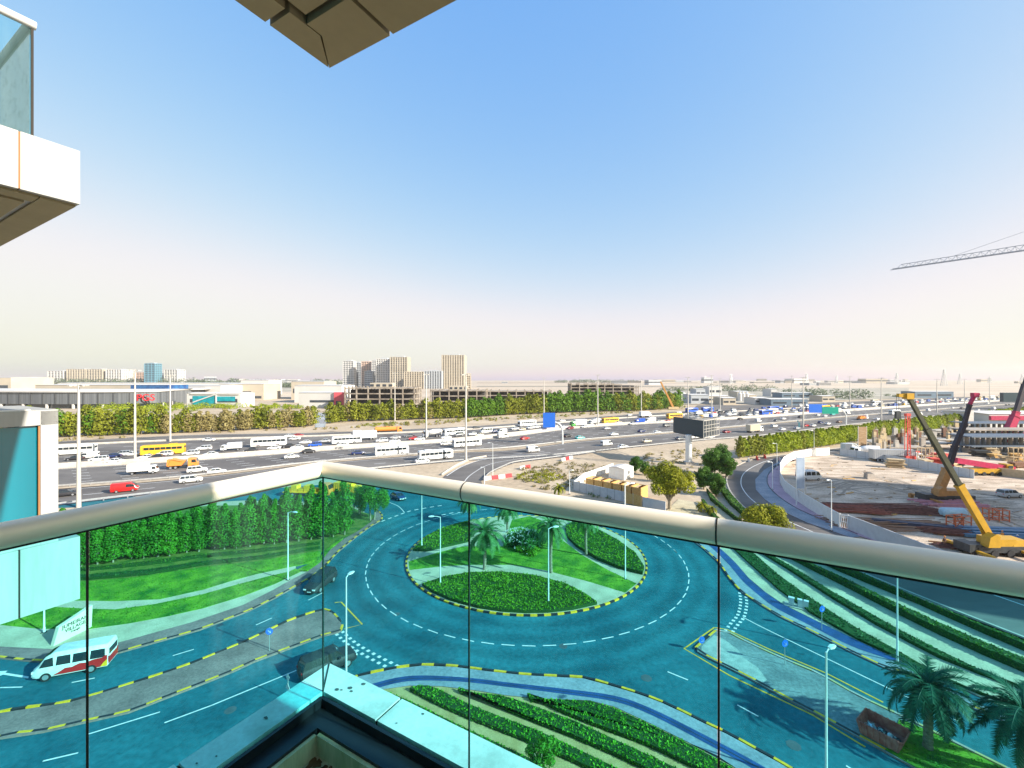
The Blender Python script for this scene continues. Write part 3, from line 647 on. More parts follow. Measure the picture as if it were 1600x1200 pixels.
# white flowering shrub in the middle
def shrub(label, x, y, rx, rz_, n, size, mat, flowers=0, name='shrub', z=.15, cat='shrub', g=None):
    c = G(x, y, z); mb = MB(); k = max(4, int(rx * 4))
    for i in range(k):
        a = random.random() * 6.28; o = random.random() ** .5 * rx * .75
        blob(mb, (c[0] + math.cos(a) * o, c[1] + math.sin(a) * o, z + rz_ * random.uniform(.25, .6)), (rx * .35, rx * .35, rz_ * .42), n // k, size, 0)
    for _ in range(flowers):
        a = random.random() * 6.28; o = random.random() ** .5 * rx * .95; p = Vector((c[0] + math.cos(a) * o, c[1] + math.sin(a) * o, z + rz_ * (.95 - .4 * (o / rx) ** 2)))
        for _ in range(4): mb.leaf(p + rv(.07), (rv(.4) + Vector((0, -.3, 1))).normalized(), .07, 1)
    o = mb.build(name, [mat, white], loc=(c[0], c[1], 0)); return tag(o, label, cat, g)
leaf_sh = LEAF('leaf_shrub', (.012, .09, .02), (.06, .22, .04), .8, .25)
shrub('large dark shrub covered in white flowers in the centre of the island', 815, 852, 3.6, 2.6, 7000, .13, leaf_sh, 160, 'flowering_shrub')
shrub('rounded yellow-green shrub at the front of the white flowering one', 823, 862, 2.4, 1.0, 2600, .11, leaf_bed, 10)
# tall columnar trees behind the lawn on the left
cols = [tree('columnar_tree', 'tree', 'tree', 7.6, 1.25, leaf_col, 2900, .15, 'column', s) for s in (11, 12, 13, 14)]
row = smoothpl([Vector(G(*p)) for p in ((-260, 905), (-60, 892), (60, 888), (136, 883), (230, 872), (318, 861), (400, 853), (500, 843), (545, 836))], 6)
lab_row = 'tall green columnar tree in the dense row behind the left lawn'
for i, (p, d) in enumerate(along(row, 1.75)):
    k = random.choice(cols); s = random.uniform(.8, 1.12); hz_ = .82 + .42 * min(1, max(0, (p.x + 60) / 30)) * random.uniform(.82, 1.14)
    k.put((p.x, p.y + random.uniform(-.5, .5), 0), random.random() * 6, lab_row, 'columnar trees behind the left lawn', (s, s, s * hz_))
for i, (p, d) in enumerate(along(offset(row, 2.6), 2.1)):
    if p.x > -24: break
    k = random.choice(cols); s = random.uniform(.8, 1.05)
    k.put((p.x, p.y, 0), random.random() * 6, lab_row, 'columnar trees behind the left lawn', (s, s, s))
wp = tree('weeping_tree', 'weeping tree', 'tree', 7.2, 3.1, leaf_col, 9000, .13, 'weep', 21, .16)
wp.put(G(582, 813), .3, 'drooping tree with two pale trunks at the tip of the left verge'); wp.put(G(562, 803), 2.3, 'drooping tree just behind the one at the tip of the left verge', sc=(.8, .8, .8))
# ground cover rows in front of the columnar trees
for lab, U, L, h, m_ in (('dark clipped hedge line along the back of the left lawn', [(-60, 896), (136, 897), (230, 889), (318, 876), (400, 868), (500, 853)], [(-60, 906), (136, 907), (230, 899), (318, 884), (400, 875), (500, 858)], .45, leaf_dk),
                       ('rough low groundcover strip at the feet of the columnar trees', [(-60, 882), (136, 886), (230, 876), (318, 865), (400, 857), (500, 846)], [(-60, 890), (136, 893), (230, 884), (318, 872), (400, 864), (500, 851)], .4, leaf_ol)):
    hedge(lab, U, L, h, 22, .13, m_)
# trees beyond the handrail, near the billboard
bt = tree('broad_tree', 'tree', 'tree', 10.5, 5.6, leaf_yel, 16000, .22, 'round', 31, .35)
bt.put(G(1046, 796), 0, 'big broad yellow-green tree beside the timber sheds', sc=(.98, .98, 1))
dt = tree('dark_tree', 'tree', 'tree', 8, 3.6, leaf_tree, 8000, .22, 'bush', 32, .25)
for x, y, s, l in ((994, 738, .62, 'small dark round tree right behind the white cabin'), (1008, 742, .5, 'smaller dark tree touching the cabin tree on its right'), (1112, 742, 1.0, 'dark bushy tree right of the billboard column'), (1128, 728, .9, 'dark bushy tree at the head of the curved street hedges'),
                   (1100, 765, .75, 'low dark tree left of the curved street kerb'), (1120, 775, .7, 'small bushy tree nearest the handrail left of the curved street'), (1135, 745, .85, 'clipped bushy tree right on the kerb of the curved street'), (1022, 752, .55, 'small tree half hidden by the big yellow-green one')):
    dt.put(G(x, y), x, l, 'dark trees around the billboard', sc=(s, s, s))
rb = tree('round_bush', 'bush', 'bush', 5.0, 4.2, leaf_yel, 9000, .2, 'bush', 33, .2)
rb.put(G(1200, 832), 0, 'wide rounded yellow-green tree right above the handrail by the curved street')
yb = palm('yucca', 1.6, 1.9, 41, leaf_yel, 26, .14, 'yucca_palm')
for x, y, l in ((873, 775, 'spiky yellow-green young palm left of the timber sheds'), (1096, 800, 'spiky young palm right under the big yellow-green tree'), (1112, 806, 'spiky young palm beside the curved hedges')):
    yb.put(G(x, y), x, l, 'young spiky palms beyond the handrail', (1.1, 1.1, 1.1) if x < 900 else (.8, .8, .8))
# near palms lower right, and a small tree by the ledge
pn = palm('palm', 4.2, 3.4, 51, LEAF('leaf_palm_shade', (.006, .05, .03), (.03, .13, .06), .8, .2), 46, .3)  # darker copy of the palm leaf, crown shade put into its colour
pn.put(G(1450, 1168, .15), 0, 'large date palm on the grass right of the rusty skip', 'date palms on the lower right median')
pn.put(G(1600, 1214, .15), 2, 'date palm cut off by the right edge of the picture', 'date palms on the lower right median')
stt = tree('small_tree', 'small thin leafy tree growing in the hedge strips below the ledge', 'tree', 3.4, 1.25, leaf_col, 2600, .09, 'round', 61, .05); stt.put(G(846, 1222))
# clipped column row right, along the curved street
cr = [tree('hedge_tree', 'tree', 'tree', 7.4, 1.35, m_, 900, .3, 'column', s) for s, m_ in ((71, leaf_ygrow), (72, leaf_ygrow), (73, leaf_far), (74, leaf_ygrow))]
row = smoothpl([Vector(G(*p)) for p in ((1156, 716), (1200, 710.5), (1270, 700), (1335, 690.5), (1400, 679), (1475, 669), (1520, 662.5), (1565, 657), (1640, 647))], 6)
for p, d in along(row, 2.3):
    k = random.choice(cr); s = random.uniform(.92, 1.05)
    k.put((p.x, p.y, 0), random.random() * 6, 'slim yellow-green tree in the tight row behind the curved street', 'row of slim trees along the curved street', (s * 1.15, s * 1.15, s))
# long far row beyond the highway
fr = {n: [tree('roadside_tree', 'tree', 'tree', 11, 3.0, m_, 700, .55, 'column', s) for s in (81, 82)] for n, m_ in (('g', leaf_farg), ('y', leaf_far), ('d', leaf_dry))}
row = smoothpl([Vector(G(*p)) for p in ((-20, 688), (92, 683), (265, 677), (400, 671), (487, 665.5), (540, 659), (630, 656), (730, 652.5), (800, 648), (900, 644), (1000, 641.5), (1060, 637))], 8)
for p, d in along(row, 2.6):
    px = 800 + p.x / p.y * F; r = random.random()
    if 494 < px < 512: continue
    if px < 250: kk, s, lab = ('g' if r < .55 else 'y'),  1.05, 'dense green tree in the far row, left part beyond the jammed lanes'
    elif px < 495: kk, s, lab = ('d' if r < .55 else 'y'),  .88, 'dry brownish tree in the far row below the glass showroom'
    elif px < 540: kk, s, lab = 'y', .9, 'bright green bushy tree beside the canal opening'
    elif px < 730: kk, s, lab = ('y' if r < .8 else 'd'), .98, 'slender olive tree in the far row below the concrete frames'
    elif px < 790: kk, s, lab = 'g', 1.15, 'dark green tree in the far row, right of the tallest tower'
    elif px < 850: kk, s, lab = 'y', 1.15, 'olive tree in the far row, behind the blue road sign'
    elif px < 940: kk, s, lab = 'g', 1.3, 'dark green tree in the far row, right of the blue road sign'
    else: kk, s, lab = random.choice(('g', 'y')), 1.2, 'mid-green tree in the far row below the half-built block'
    s *= random.uniform(.82, 1.3); random.choice(fr[kk]).put((p.x, p.y + random.uniform(-2, 2), 0), random.random() * 6, lab, lab.replace('tree', 'trees', 1), (s, s, s))
for p, d in along(offset(row, 6), 5):
    px = 800 + p.x / p.y * F
    if 492 < px < 514 or px > 1000: continue
    s = random.uniform(.7, .9) * (.8 if px < 500 else 1.15); random.choice(fr['g' if px < 250 or px > 730 else 'y']).put((p.x, p.y, 0), random.random() * 6, 'green tree in the second line of the far row', 'second line of far trees', (s, s, s))
# scrub along the far verge and on the waste ground: one uncountable mass each
def scrub(name, pts, dens, size, h, m_, z=0):
    q = [(p[0], p[1]) for p in poly_px(pts)]; mb = MB(); xs = [p[0] for p in q]; ys = [p[1] for p in q]
    for _ in range(int((max(xs) - min(xs)) * (max(ys) - min(ys)) * dens)):
        x, y = random.uniform(min(xs), max(xs)), random.uniform(min(ys), max(ys))
        if pip(x, y, q): s = random.uniform(.4, 1); blob(mb, (x, y, h * .4 * s), (h * s, h * s, h * .6 * s), 26, size)
    o = mb.build(name, m_); o['kind'] = 'stuff'
scrub('scrub', [(92, 690), (300, 679), (500, 672), (700, 663), (900, 651), (1000, 645), (1000, 642), (900, 647), (700, 658), (500, 667), (300, 674), (92, 684)], .022, .45, 1.5, leaf_dry)
scrub('scrub', [(560, 668), (700, 661), (800, 655), (900, 650), (990, 645), (990, 643), (800, 651), (560, 664)], .03, .45, 1.9, leaf_far)
scrub('scrub', [(805, 750), (812, 735), (850, 725), (880, 722), (940, 728), (950, 735), (905, 757), (885, 772), (830, 762)], .25, .2, .9, LEAF('leaf_scrub', (.13, .12, .04), (.28, .24, .10), .3, .3))
scrub('scrub', [(806, 742), (850, 735), (875, 742), (880, 752), (850, 756), (812, 752)], .45, .2, 1.0, leaf_yel)
scrub('scrub', [(1000, 712), (1060, 703), (1090, 700), (1100, 712), (1060, 728), (1010, 725)], .12, .25, 1.0, leaf_dry)
scrub('scrub', [(1010, 730), (1095, 722), (1120, 745), (1090, 765), (1050, 770)], .05, .2, .7, leaf_dry)
scrub('scrub', [(915, 768), (950, 765), (960, 780), (930, 780)], .5, .15, .9, leaf_tree)
scrub('scrub', [(95, 660), (260, 640), (290, 636), (540, 640), (540, 633), (380, 632), (240, 634), (92, 650)], .006, .9, 2.6, leaf_ygrow)
# far woods
def wood(name, x0, x1, yb, yt, m_=leaf_haz, depth=60, n=26, size=None, kind='stuff'):
    d = EYE * F / (yb - HY); h = max(3, EYE - (yt - HY) / F * d); mb = MB(); X0, X1 = (x0 - 800) / F * d, (x1 - 800) / F * d; k = max(3, int((X1 - X0) / (h * .8)))
    for i in range(k):
        for j in range(2):
            s = random.uniform(.6, 1.05)
            blob(mb, (X0 + (X1 - X0) * (i + random.random()) / k, d + random.random() * depth, h * .45 * s), (h * .7, h * .7, h * .52 * s), n * 4, size or h * .09)
    o = mb.build(name, m_); o['kind'] = kind
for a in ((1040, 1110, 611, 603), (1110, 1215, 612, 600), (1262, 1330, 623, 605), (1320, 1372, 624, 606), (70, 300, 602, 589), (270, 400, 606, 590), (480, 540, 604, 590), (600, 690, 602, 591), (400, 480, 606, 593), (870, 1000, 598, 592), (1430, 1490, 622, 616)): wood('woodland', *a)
wood('woodland', 92, 280, 645, 632, leaf_ygrow, 60, 26); wood('woodland', 280, 360, 640, 630, leaf_ygrow, 30); wood('woodland', 400, 465, 640, 631, leaf_ygrow, 20); wood('woodland', 560, 640, 640, 630, leaf_farg, 30); wood('woodland', 960, 1080, 641, 624, leaf_far, 40); wood('woodland', 60, 110, 612, 604, leaf_far, 40)
# ---------------------------------------------------------------- the balcony the photo is taken from, and its neighbours
S = .85
A_ = Vector((.4956, .8686, 0)); B_ = Vector((-.8686, .4956, 0))
C0 = Vector((-1.02, 2.35, 0)) * S
def L3(a, b, z): p = C0 + A_ * (a * S) + B_ * (b * S); return (p.x, p.y, EYE + z * S)   # balcony frame: a outwards, b leftwards, z from the eye
def lbox(mb, a0, a1, b0, b1, z0, z1, mi=0):
    vs = [L3(a, b, z) for z in (z0, z1) for a, b in ((a0, b0), (a1, b0), (a1, b1), (a0, b1))]
    return mb.add(vs, [(0, 1, 2, 3), (7, 6, 5, 4), (4, 5, 1, 0), (5, 6, 2, 1), (6, 7, 3, 2), (7, 4, 0, 3)], mi)
coping = M('coping_paint', (.56, .56, .52), .6, c2=(.80, .79, .76), scale=4, fine=.08, lo=.30, hi=.48)
stain = M('stain', (.10, .12, .12), .8)
panelw = M('panel_white', (.35, .35, .34), .6, c2=(.42, .42, .40), scale=1.2, fine=.05, aniso=(3, 3, .3))
soffit = M('soffit_panel', (.25, .205, .12), .75, c2=(.31, .25, .15), scale=1.4, fine=.04)
railm = M('rail_paint', (.98, .86, .68), .42, metal=.18, var=.03, scale=3, spec=.6)
seam = M('dark_seam', (.03, .025, .02), .8)
rust = M('rust_seam', (.32, .15, .06), .8)
chan = M('channel_dark', (.012, .014, .018), .35, var=.3, scale=3)
inner = M('parapet_inner', (.36, .40, .22), .8, c2=(.55, .58, .38), scale=3.5, aniso=(3, 3, .4), fine=.1)
floorm = M('balcony_floor', (.24, .28, .20), .8, c2=(.38, .42, .32), scale=2.5, fine=.25, bump=.3)
gl = GLASS('teal_glass', (.55, .95, .975), .07); gl2 = GLASS('frosted_teal', (.80, .96, .98), .9)
bal = thing('balcony', 'corner balcony in the foreground with teal glass, pale handrail and white ledge', 'balcony', L3(0, 0, -1.8), world=True)
LB = -5.0; LA = -4.0
# ledge (coping) with panel seams
mb = MB()
def cop(a0, a1, b0, b1): lbox(mb, a0, a1, b0, b1, -2.33, -1.69)
cop(.0, .17, LB, -1.41); cop(.0, .17, -1.395, -.41); cop(0, .17, -.395, .17)
cop(LA, -1.615, 0, .18); cop(-1.6, -.615, 0, .18); cop(-.6, -.002, 0.002, .17)
mb.build('ledge', coping, bal)
mb = MB()
for b in (-1.4025, -.4025): lbox(mb, .002, .16, b - .006, b + .006, -2.3, -1.70)
for a in (-1.6075, -.6075): lbox(mb, a - .006, a + .006, .002, .17, -2.3, -1.70)
mb.bar(L3(.005, .005, -1.689), L3(.168, .168, -1.689), .006, .003); mb.build('ledge_seam', seam, bal)
mb = MB(); random.seed(3)
for _ in range(26):
    if random.random() < .55: a, b = random.uniform(.03, .15), random.choice((-.55, -.6, -1.2, -1.3, -.1, -2.0)) + random.gauss(0, .05)
    else: a, b = random.uniform(-2.2, -.15), random.uniform(.03, .15)
    r = random.uniform(.004, .013); c = (a, b)
    mb.face([L3(c[0] + r * random.uniform(.5, 1.1) * math.cos(k), c[1] + r * 1.3 * random.uniform(.5, 1.1) * math.sin(k), -1.687) for k in (0, .8, 1.6, 2.4, 3.1, 3.9, 4.7, 5.5)])
mb.build('dirt_spots', stain, bal)
# channel that clamps the glass, inner parapet, floor
mb = MB(); lbox(mb, -.13, -.012, LB, -.13, -1.95, -1.745); lbox(mb, LA, -.012, -.13, -.012, -1.95, -1.745); lbox(mb, -.13, -.012, -.131, -.012, -1.951, -1.746)
lbox(mb, -.03, -.012, LB, -.012, -1.745, -1.70); lbox(mb, LA, -.012, -.03, -.012, -1.744, -1.701); mb.build('glass_channel', chan, bal)
mb = MB(); lbox(mb, -.15, -.131, LB, -.15, -1.95, -1.76); lbox(mb, LA, -.15, -.15, -.131, -1.95, -1.76); mb.build('parapet', inner, bal)
mb = MB(); lbox(mb, LA, -.15, LB, -.15, -2.2, -1.86); mb.build('floor', floorm, bal)
mb = MB()
for _ in range(60):
    a, b = -.16 - abs(random.gauss(0, .10)), -.16 - abs(random.gauss(0, .14)); r = random.uniform(.006, .028)
    mb.face([L3(a + r * random.uniform(.4, 1.1) * math.cos(k), b + r * random.uniform(.4, 1.1) * math.sin(k), -1.858 + random.random() * .002) for k in (0, .8, 1.6, 2.4, 3.1, 3.9, 4.7, 5.5)])
mb.build('floor_dirt', M('rust_dirt', (.12, .07, .03), .9, var=.5, scale=20), bal)
# glass panels and handrail
ZT, ZB = -.535, -1.72
def panel(a0, a1, b0, b1):
    mb = MB(); lbox(mb, a0, a1, b0, b1, ZB, ZT); o = mb.build('glass_panel', gl, bal); return o
g_ = .006
for b0, b1 in ((-.957, -.004), (-1.93, -.967), (-2.90, -1.94), (-3.87, -2.91), (LB, -3.88)): panel(-.004, .004, b0, b1)
for a0, a1 in ((-.943, -.005), (-1.91, -.953), (-2.88, -1.92), (LA, -2.89)): panel(a0, a1, -.004, .004)
for b in (-.962, -1.935, -2.905): mb = MB(); lbox(mb, -.003, .003, b - .003, b + .003, ZB, ZT); mb.build('joint_seal', seam, bal)
for a in (-.948, -1.915): mb = MB(); lbox(mb, a - .003, a + .003, -.003, .003, ZB, ZT); mb.build('joint_seal', seam, bal)
mb = MB(); lbox(mb, -.0035, .0035, -.0035, .0035, ZB, ZT); mb.build('joint_seal', seam, bal)
mb = MB(); zc = -.49; r_ = .041 * S
mb.tube([L3(0, LB, zc), L3(0, -.02, zc), L3(0, 0, zc)], r_, 28, cap=False); hr = mb
o = hr.build('handrail', railm, bal, smooth=True)
mb = MB(); mb.tube([L3(0, 0, zc), L3(-.02, 0, zc), L3(LA, 0, zc)], r_, 28, cap=False); mb.build('handrail', railm, bal, smooth=True)
mb = MB(); lbox(mb, -.007, .007, LB, .007, -.537, -.527); lbox(mb, LA, -.0072, -.007, .0069, -.537, -.528); mb.build('rail_gasket', seam, bal)
mb = MB()
for b in (-.945, -1.93): mb.tube([L3(0, b - .0025, zc), L3(0, b + .0025, zc)], r_ + .0008, 28, cap=False)
mb.tube([L3(-1.9, 0, zc), L3(-1.905, 0, zc)], r_ + .0008, 28, cap=False); mb.build('rail_joint', seam, bal)
# the balcony overhead: fascia boards with seams, recessed middle
up = thing('balcony_above', 'underside corner of the balcony overhead, beige panels with dark seams', 'balcony', L3(0, 0, 1.9), world=True)
z0 = 1.84; E_ = .17; mb = MB(); w = .30
lbox(mb, E_ - w, E_, LA, -.52 , z0, z0 + .56) if False else None
def pan(name, pts, za, zb, m, parent):
    mb = MB(); q = [L3(a, b, 0)[:2] for a, b in pts]; mb.prism(q, EYE + za * S, EYE + zb * S, 0, bottom=True); return mb.build(name, m, parent)
pan('soffit_panel', [(E_, E_), (E_, -.322), (-.10, -.322), (-.10, -.004), (-.01, -.004)], z0, z0 + .55, soffit, up)
pan('soffit_panel', [(E_, -.345), (E_, -2.6), (-.10, -2.6), (-.10, -.345)], z0, z0 + .55, soffit, up)
pan('soffit_panel', [(E_ - .006, E_), (-.016, .004), (-.19, .004), (-.19, E_)], z0, z0 + .55, soffit, up)
pan('soffit_panel', [(-.215, E_), (-.215, .004), (-3.0, .004), (-3.0, E_)], z0, z0 + .55, soffit, up)
pan('soffit_panel', [(-.125, -2.61), (-.125, -.03), (-3, -.03), (-3, -2.61)], z0 + .02, z0 + .55, soffit, up)
pan('soffit_seam', [(E_ - .003, E_ - .003), (E_ - .003, -2.6), (-3, -2.6), (-3, E_ - .003)], z0 + .08, z0 + .5, seam, up)
pan('slab_top', [(E_, E_), (E_, -2.6), (-3.9, -2.6), (-3.9, E_)], z0 + .551, z0 + .60, coping, up)
# building body behind the camera and the side wall
bd = thing('apartment_building', 'pale apartment block behind the camera that carries the corner balconies', 'building', L3(-8, -3, -31.7), world=True)
mb = MB(); lbox(mb, -16, -4.02, -30, 26, -31.7, 24); mb.build('wall', coping, bd)
mb = MB(); lbox(mb, -4.0, -.15, -5.4, -5.02, -2.3, 2.4); mb.build('unseen_side_wall', coping, bd)
mb = MB(); lbox(mb, -4.0, .29, -5.9, -5.41, -2.3, 1.25); mb.build('unseen_side_wall', coping, bd)  # unseen lower wall, added to keep sun off the left ledge
for b in (-4.9, -2.9, -.9, 1.1):
    mb = MB(); lbox(mb, -4.015, -3.97, b, b + 1.9, -1.85, 1.7); mb.build('glass_door', M('door_glass', (.0, .34, .42), .12, var=.1, spec=.8), bd)
# neighbour balconies on the left: two storeys, same corner
NB = Vector((-4.566, 4.6, 0)) * S
def N3(a, b, z): p = NB + A_ * (a * S) + B_ * (b * S); return (p.x, p.y, EYE + z * S)
def nbox(mb, a0, a1, b0, b1, z0, z1, mi=0):
    vs = [N3(a, b, z) for z in (z0, z1) for a, b in ((a0, b0), (a1, b0), (a1, b1), (a0, b1))]
    return mb.add(vs, [(0, 1, 2, 3), (7, 6, 5, 4), (4, 5, 1, 0), (5, 6, 2, 1), (6, 7, 3, 2), (7, 4, 0, 3)], mi)
nu = thing('balcony', 'white balcony high at the top left with a frosted teal glass screen', 'balcony', N3(0, 0, 1.84), world=True)
mb = MB(); nbox(mb, -.427, 0, 0, 3, 1.84, 2.40); nbox(mb, -3, -.441, 0, 3, 1.84, 2.40); mb.build('slab', panelw, nu)
mb = MB(); nbox(mb, -.4405, -.4275, .002, 3, 1.845, 2.395); mb.build('slab_seam', rust, nu)
mb = MB(); nbox(mb, -.28, -.02, .06, 2.9, 1.815, 1.839); nbox(mb, -3, -.34, .30, 2.9, 1.80, 1.839); nbox(mb, -3, -.29, .06, .27, 1.815, 1.8392); mb.build('soffit_panel', soffit, nu)
mb = MB(); nbox(mb, -.95, -.322, .0 + .10, .112, 2.40, 3.52); nbox(mb, -3, -.96, .1, .112, 2.40, 3.52); mb.build('glass_panel', gl2, nu)
mb = MB(); nbox(mb, -.34, -.328, .115, 3, 2.40, 3.52); mb.build('glass_panel', gl2, nu)
mb = MB(); nbox(mb, -.334, -.316, .096, .114, 2.40, 3.52); mb.build('corner_post', seam, nu)
mb = MB(); mb.tube([N3(-3, .106, 3.55), N3(-.30, .106, 3.55)], .04 * S, 18); mb.build('handrail', white, nu, smooth=True)
mb = MB(); mb.tube([N3(-.335, .14, 3.55), N3(-.335, 3, 3.55)], .04 * S, 18); mb.build('handrail', white, nu, smooth=True)
nl = thing('balcony', 'white balcony at the lower left seen partly through our glass, with a boxed window bay', 'balcony', N3(0, 0, -2.3), world=True)
mb = MB(); nbox(mb, -.427, 0, 0, 3, -2.33, -1.67); nbox(mb, -3, -.441, 0, 3, -2.33, -1.67); mb.build('slab', panelw, nl)
mb = MB(); nbox(mb, -.4405, -.4275, .002, 3, -2.325, -1.675); mb.build('slab_seam', seam, nl)
mb = MB()                                   # bay frame
nbox(mb, -.285, -.159, .02, .16, -1.67, -.33); nbox(mb, -3, -.159, .02, 1.3, -.47, -.32); nbox(mb, -.285, -.16, 1.15, 1.3, -1.67, -.47); nbox(mb, -3, -.286, .021, .12, -1.669, -1.55)
mb.build('bay_frame', panelw, nl)
mb = MB(); mb.tube([N3(-3, .1, -.36), N3(-.8, .1, -.345), N3(-.35, .06, -.34)], .035 * S, 14); mb.build('bay_rail', railm, nl, smooth=True)
bay = M('bay_glass', (.0, .13, .18), .08, c2=(.005, .18, .24), scale=.8, spec=.8, aniso=(3, 3, .05))
mb = MB(); nbox(mb, -3, -.287, .07, .085, -1.55, -.48); mb.build('bay_glass', bay, nl)
mb = MB(); nbox(mb, -.24, -.20, .17, 1.14, -1.66, -.48); mb.build('bay_glass', bay, nl)
mb = MB(); nbox(mb, -.299, -.286, .03, .069, -1.55, -.48); mb.build('bay_bead', rust, nl)
# tall tower outside the frame on the right: its shadow falls over the curved street and the site
tw = thing('tower_block', 'tall pale tower beyond the right edge whose shadow lies across the curved street', 'building', (215, 46, 0), world=True)
nrm = Vector((.425, .905, 0)); sd = Vector((.905, -.425, 0)); cpt = sd * 165 + nrm * 119.5; H_ = 73
mb = MB(); mb.box((cpt.x, cpt.y, H_ / 2), (24, 46, H_), math.atan2(sd.y, sd.x)); mb.build('wall', conc, tw)
for k in range(1, 20):
    mb = MB(); mb.box((cpt.x, cpt.y, k * 3.6), (24.3, 43, 1.6), math.atan2(sd.y, sd.x)); mb.build('window_band', glassd, tw)

tw = thing('tower_block', 'second narrower tower beyond the right edge, nearer the camera', 'building', (190, 0, 0), world=True); cpt = sd * 160 + nrm * 78; H_ = 68
mb = MB(); mb.box((cpt.x, cpt.y, H_ / 2), (20, 20, H_), math.atan2(sd.y, sd.x)); mb.build('wall', conc, tw)
for k in range(1, 18):
    mb = MB(); mb.box((cpt.x, cpt.y, k * 3.6), (20.3, 18, 1.6), math.atan2(sd.y, sd.x)); mb.build('window_band', glassd, tw)
# ---------------------------------------------------------------- vehicles
CV = dict(white=(.60, .60, .59), silver=(.42, .43, .44), grey=(.14, .15, .16), black=(.02, .02, .024), red=(.52, .02, .02), maroon=(.22, .015, .03), blue=(.02, .10, .50), navy=(.02, .035, .12),
          teal=(.10, .50, .48), yellow=(.80, .58, .04), orange=(.72, .26, .05), beige=(.60, .52, .38), green=(.05, .30, .04), brown=(.22, .13, .08), pink=(.6, .15, .2))
def car_paint(c): return M('paint_' + c, CV[c], .28, var=.03, scale=.5, spec=.6)
trim = M('black_trim', (.03, .03, .032), .6)
lampw = M('lamp_lens', (.8, .8, .78), .15); lampr = M('lamp_red', (.45, .02, .02), .2)
def wheels(t, xs, y, r=.33, w=.22, full=False):
    for x in xs:
        for s in (-1, 1):
            mb = MB(); mb.tube([(x, s * y - w / 2, r), (x, s * y + w / 2, r)], r, 14 if full else 10)
            o = mb.build('wheel', rubber, t)
            if full or True:
                m2 = MB(); m2.tube([(x, s * (y + w / 2) - .02 * s, r), (x, s * (y + w / 2) + .012 * s, r)], r * .62, 12 if full else 8); m2.build('rim', rim, o)
def carbody(t, m, L, Wd, prof, full):
    h = Wd / 2; mb = MB(); rings = []
    for x, zt, z0, k in prof:
        w = h * k; rings.append([(x, -w * .9, z0), (x, -w, z0 + .18), (x, -w * .99, zt - .16), (x, -w * .86, zt), (x, w * .86, zt), (x, w * .99, zt - .16), (x, w, z0 + .18), (x, w * .9, z0)])
    mb.loft(rings); return mb
def cabin(t, mb, m, x0, x1, sf, sr, zb, zr, Wd, full, nb=1):
    h = Wd / 2 * .86; hr = Wd / 2 * .70
    g = MB(); lo = [(x0, -h, zb), (x1, -h, zb), (x1, h, zb), (x0, h, zb)]; hi = [(x0 + sr, -hr, zr), (x1 - sf, -hr, zr), (x1 - sf, hr, zr), (x0 + sr, hr, zr)]
    g.loft([lo, hi]); g.build('windows', glassd, t)
    mb.loft([[(x0 + sr - .03, -hr - .02, zr - .02), (x1 - sf + .03, -hr - .02, zr - .02), (x1 - sf + .03, hr + .02, zr - .02), (x0 + sr - .03, hr + .02, zr - .02)],
             [(x0 + sr + .12, -hr + .1, zr + .05), (x1 - sf - .15, -hr + .1, zr + .05), (x1 - sf - .15, hr - .1, zr + .05), (x0 + sr + .12, hr - .1, zr + .05)]])
    for a, b in list(zip(lo, hi)): mb.bar((a[0], a[1] * 1.015, a[2]), (b[0], b[1] * 1.015, b[2]), .075)
    for k in range(1, nb + 1):
        f = k / (nb + 1); xa = x0 + sr + (x1 - sf - x0 - sr) * f
        for s in (-1, 1): mb.bar((xa, s * h * 1.02, zb), (xa, s * hr * 1.02, zr), .07)
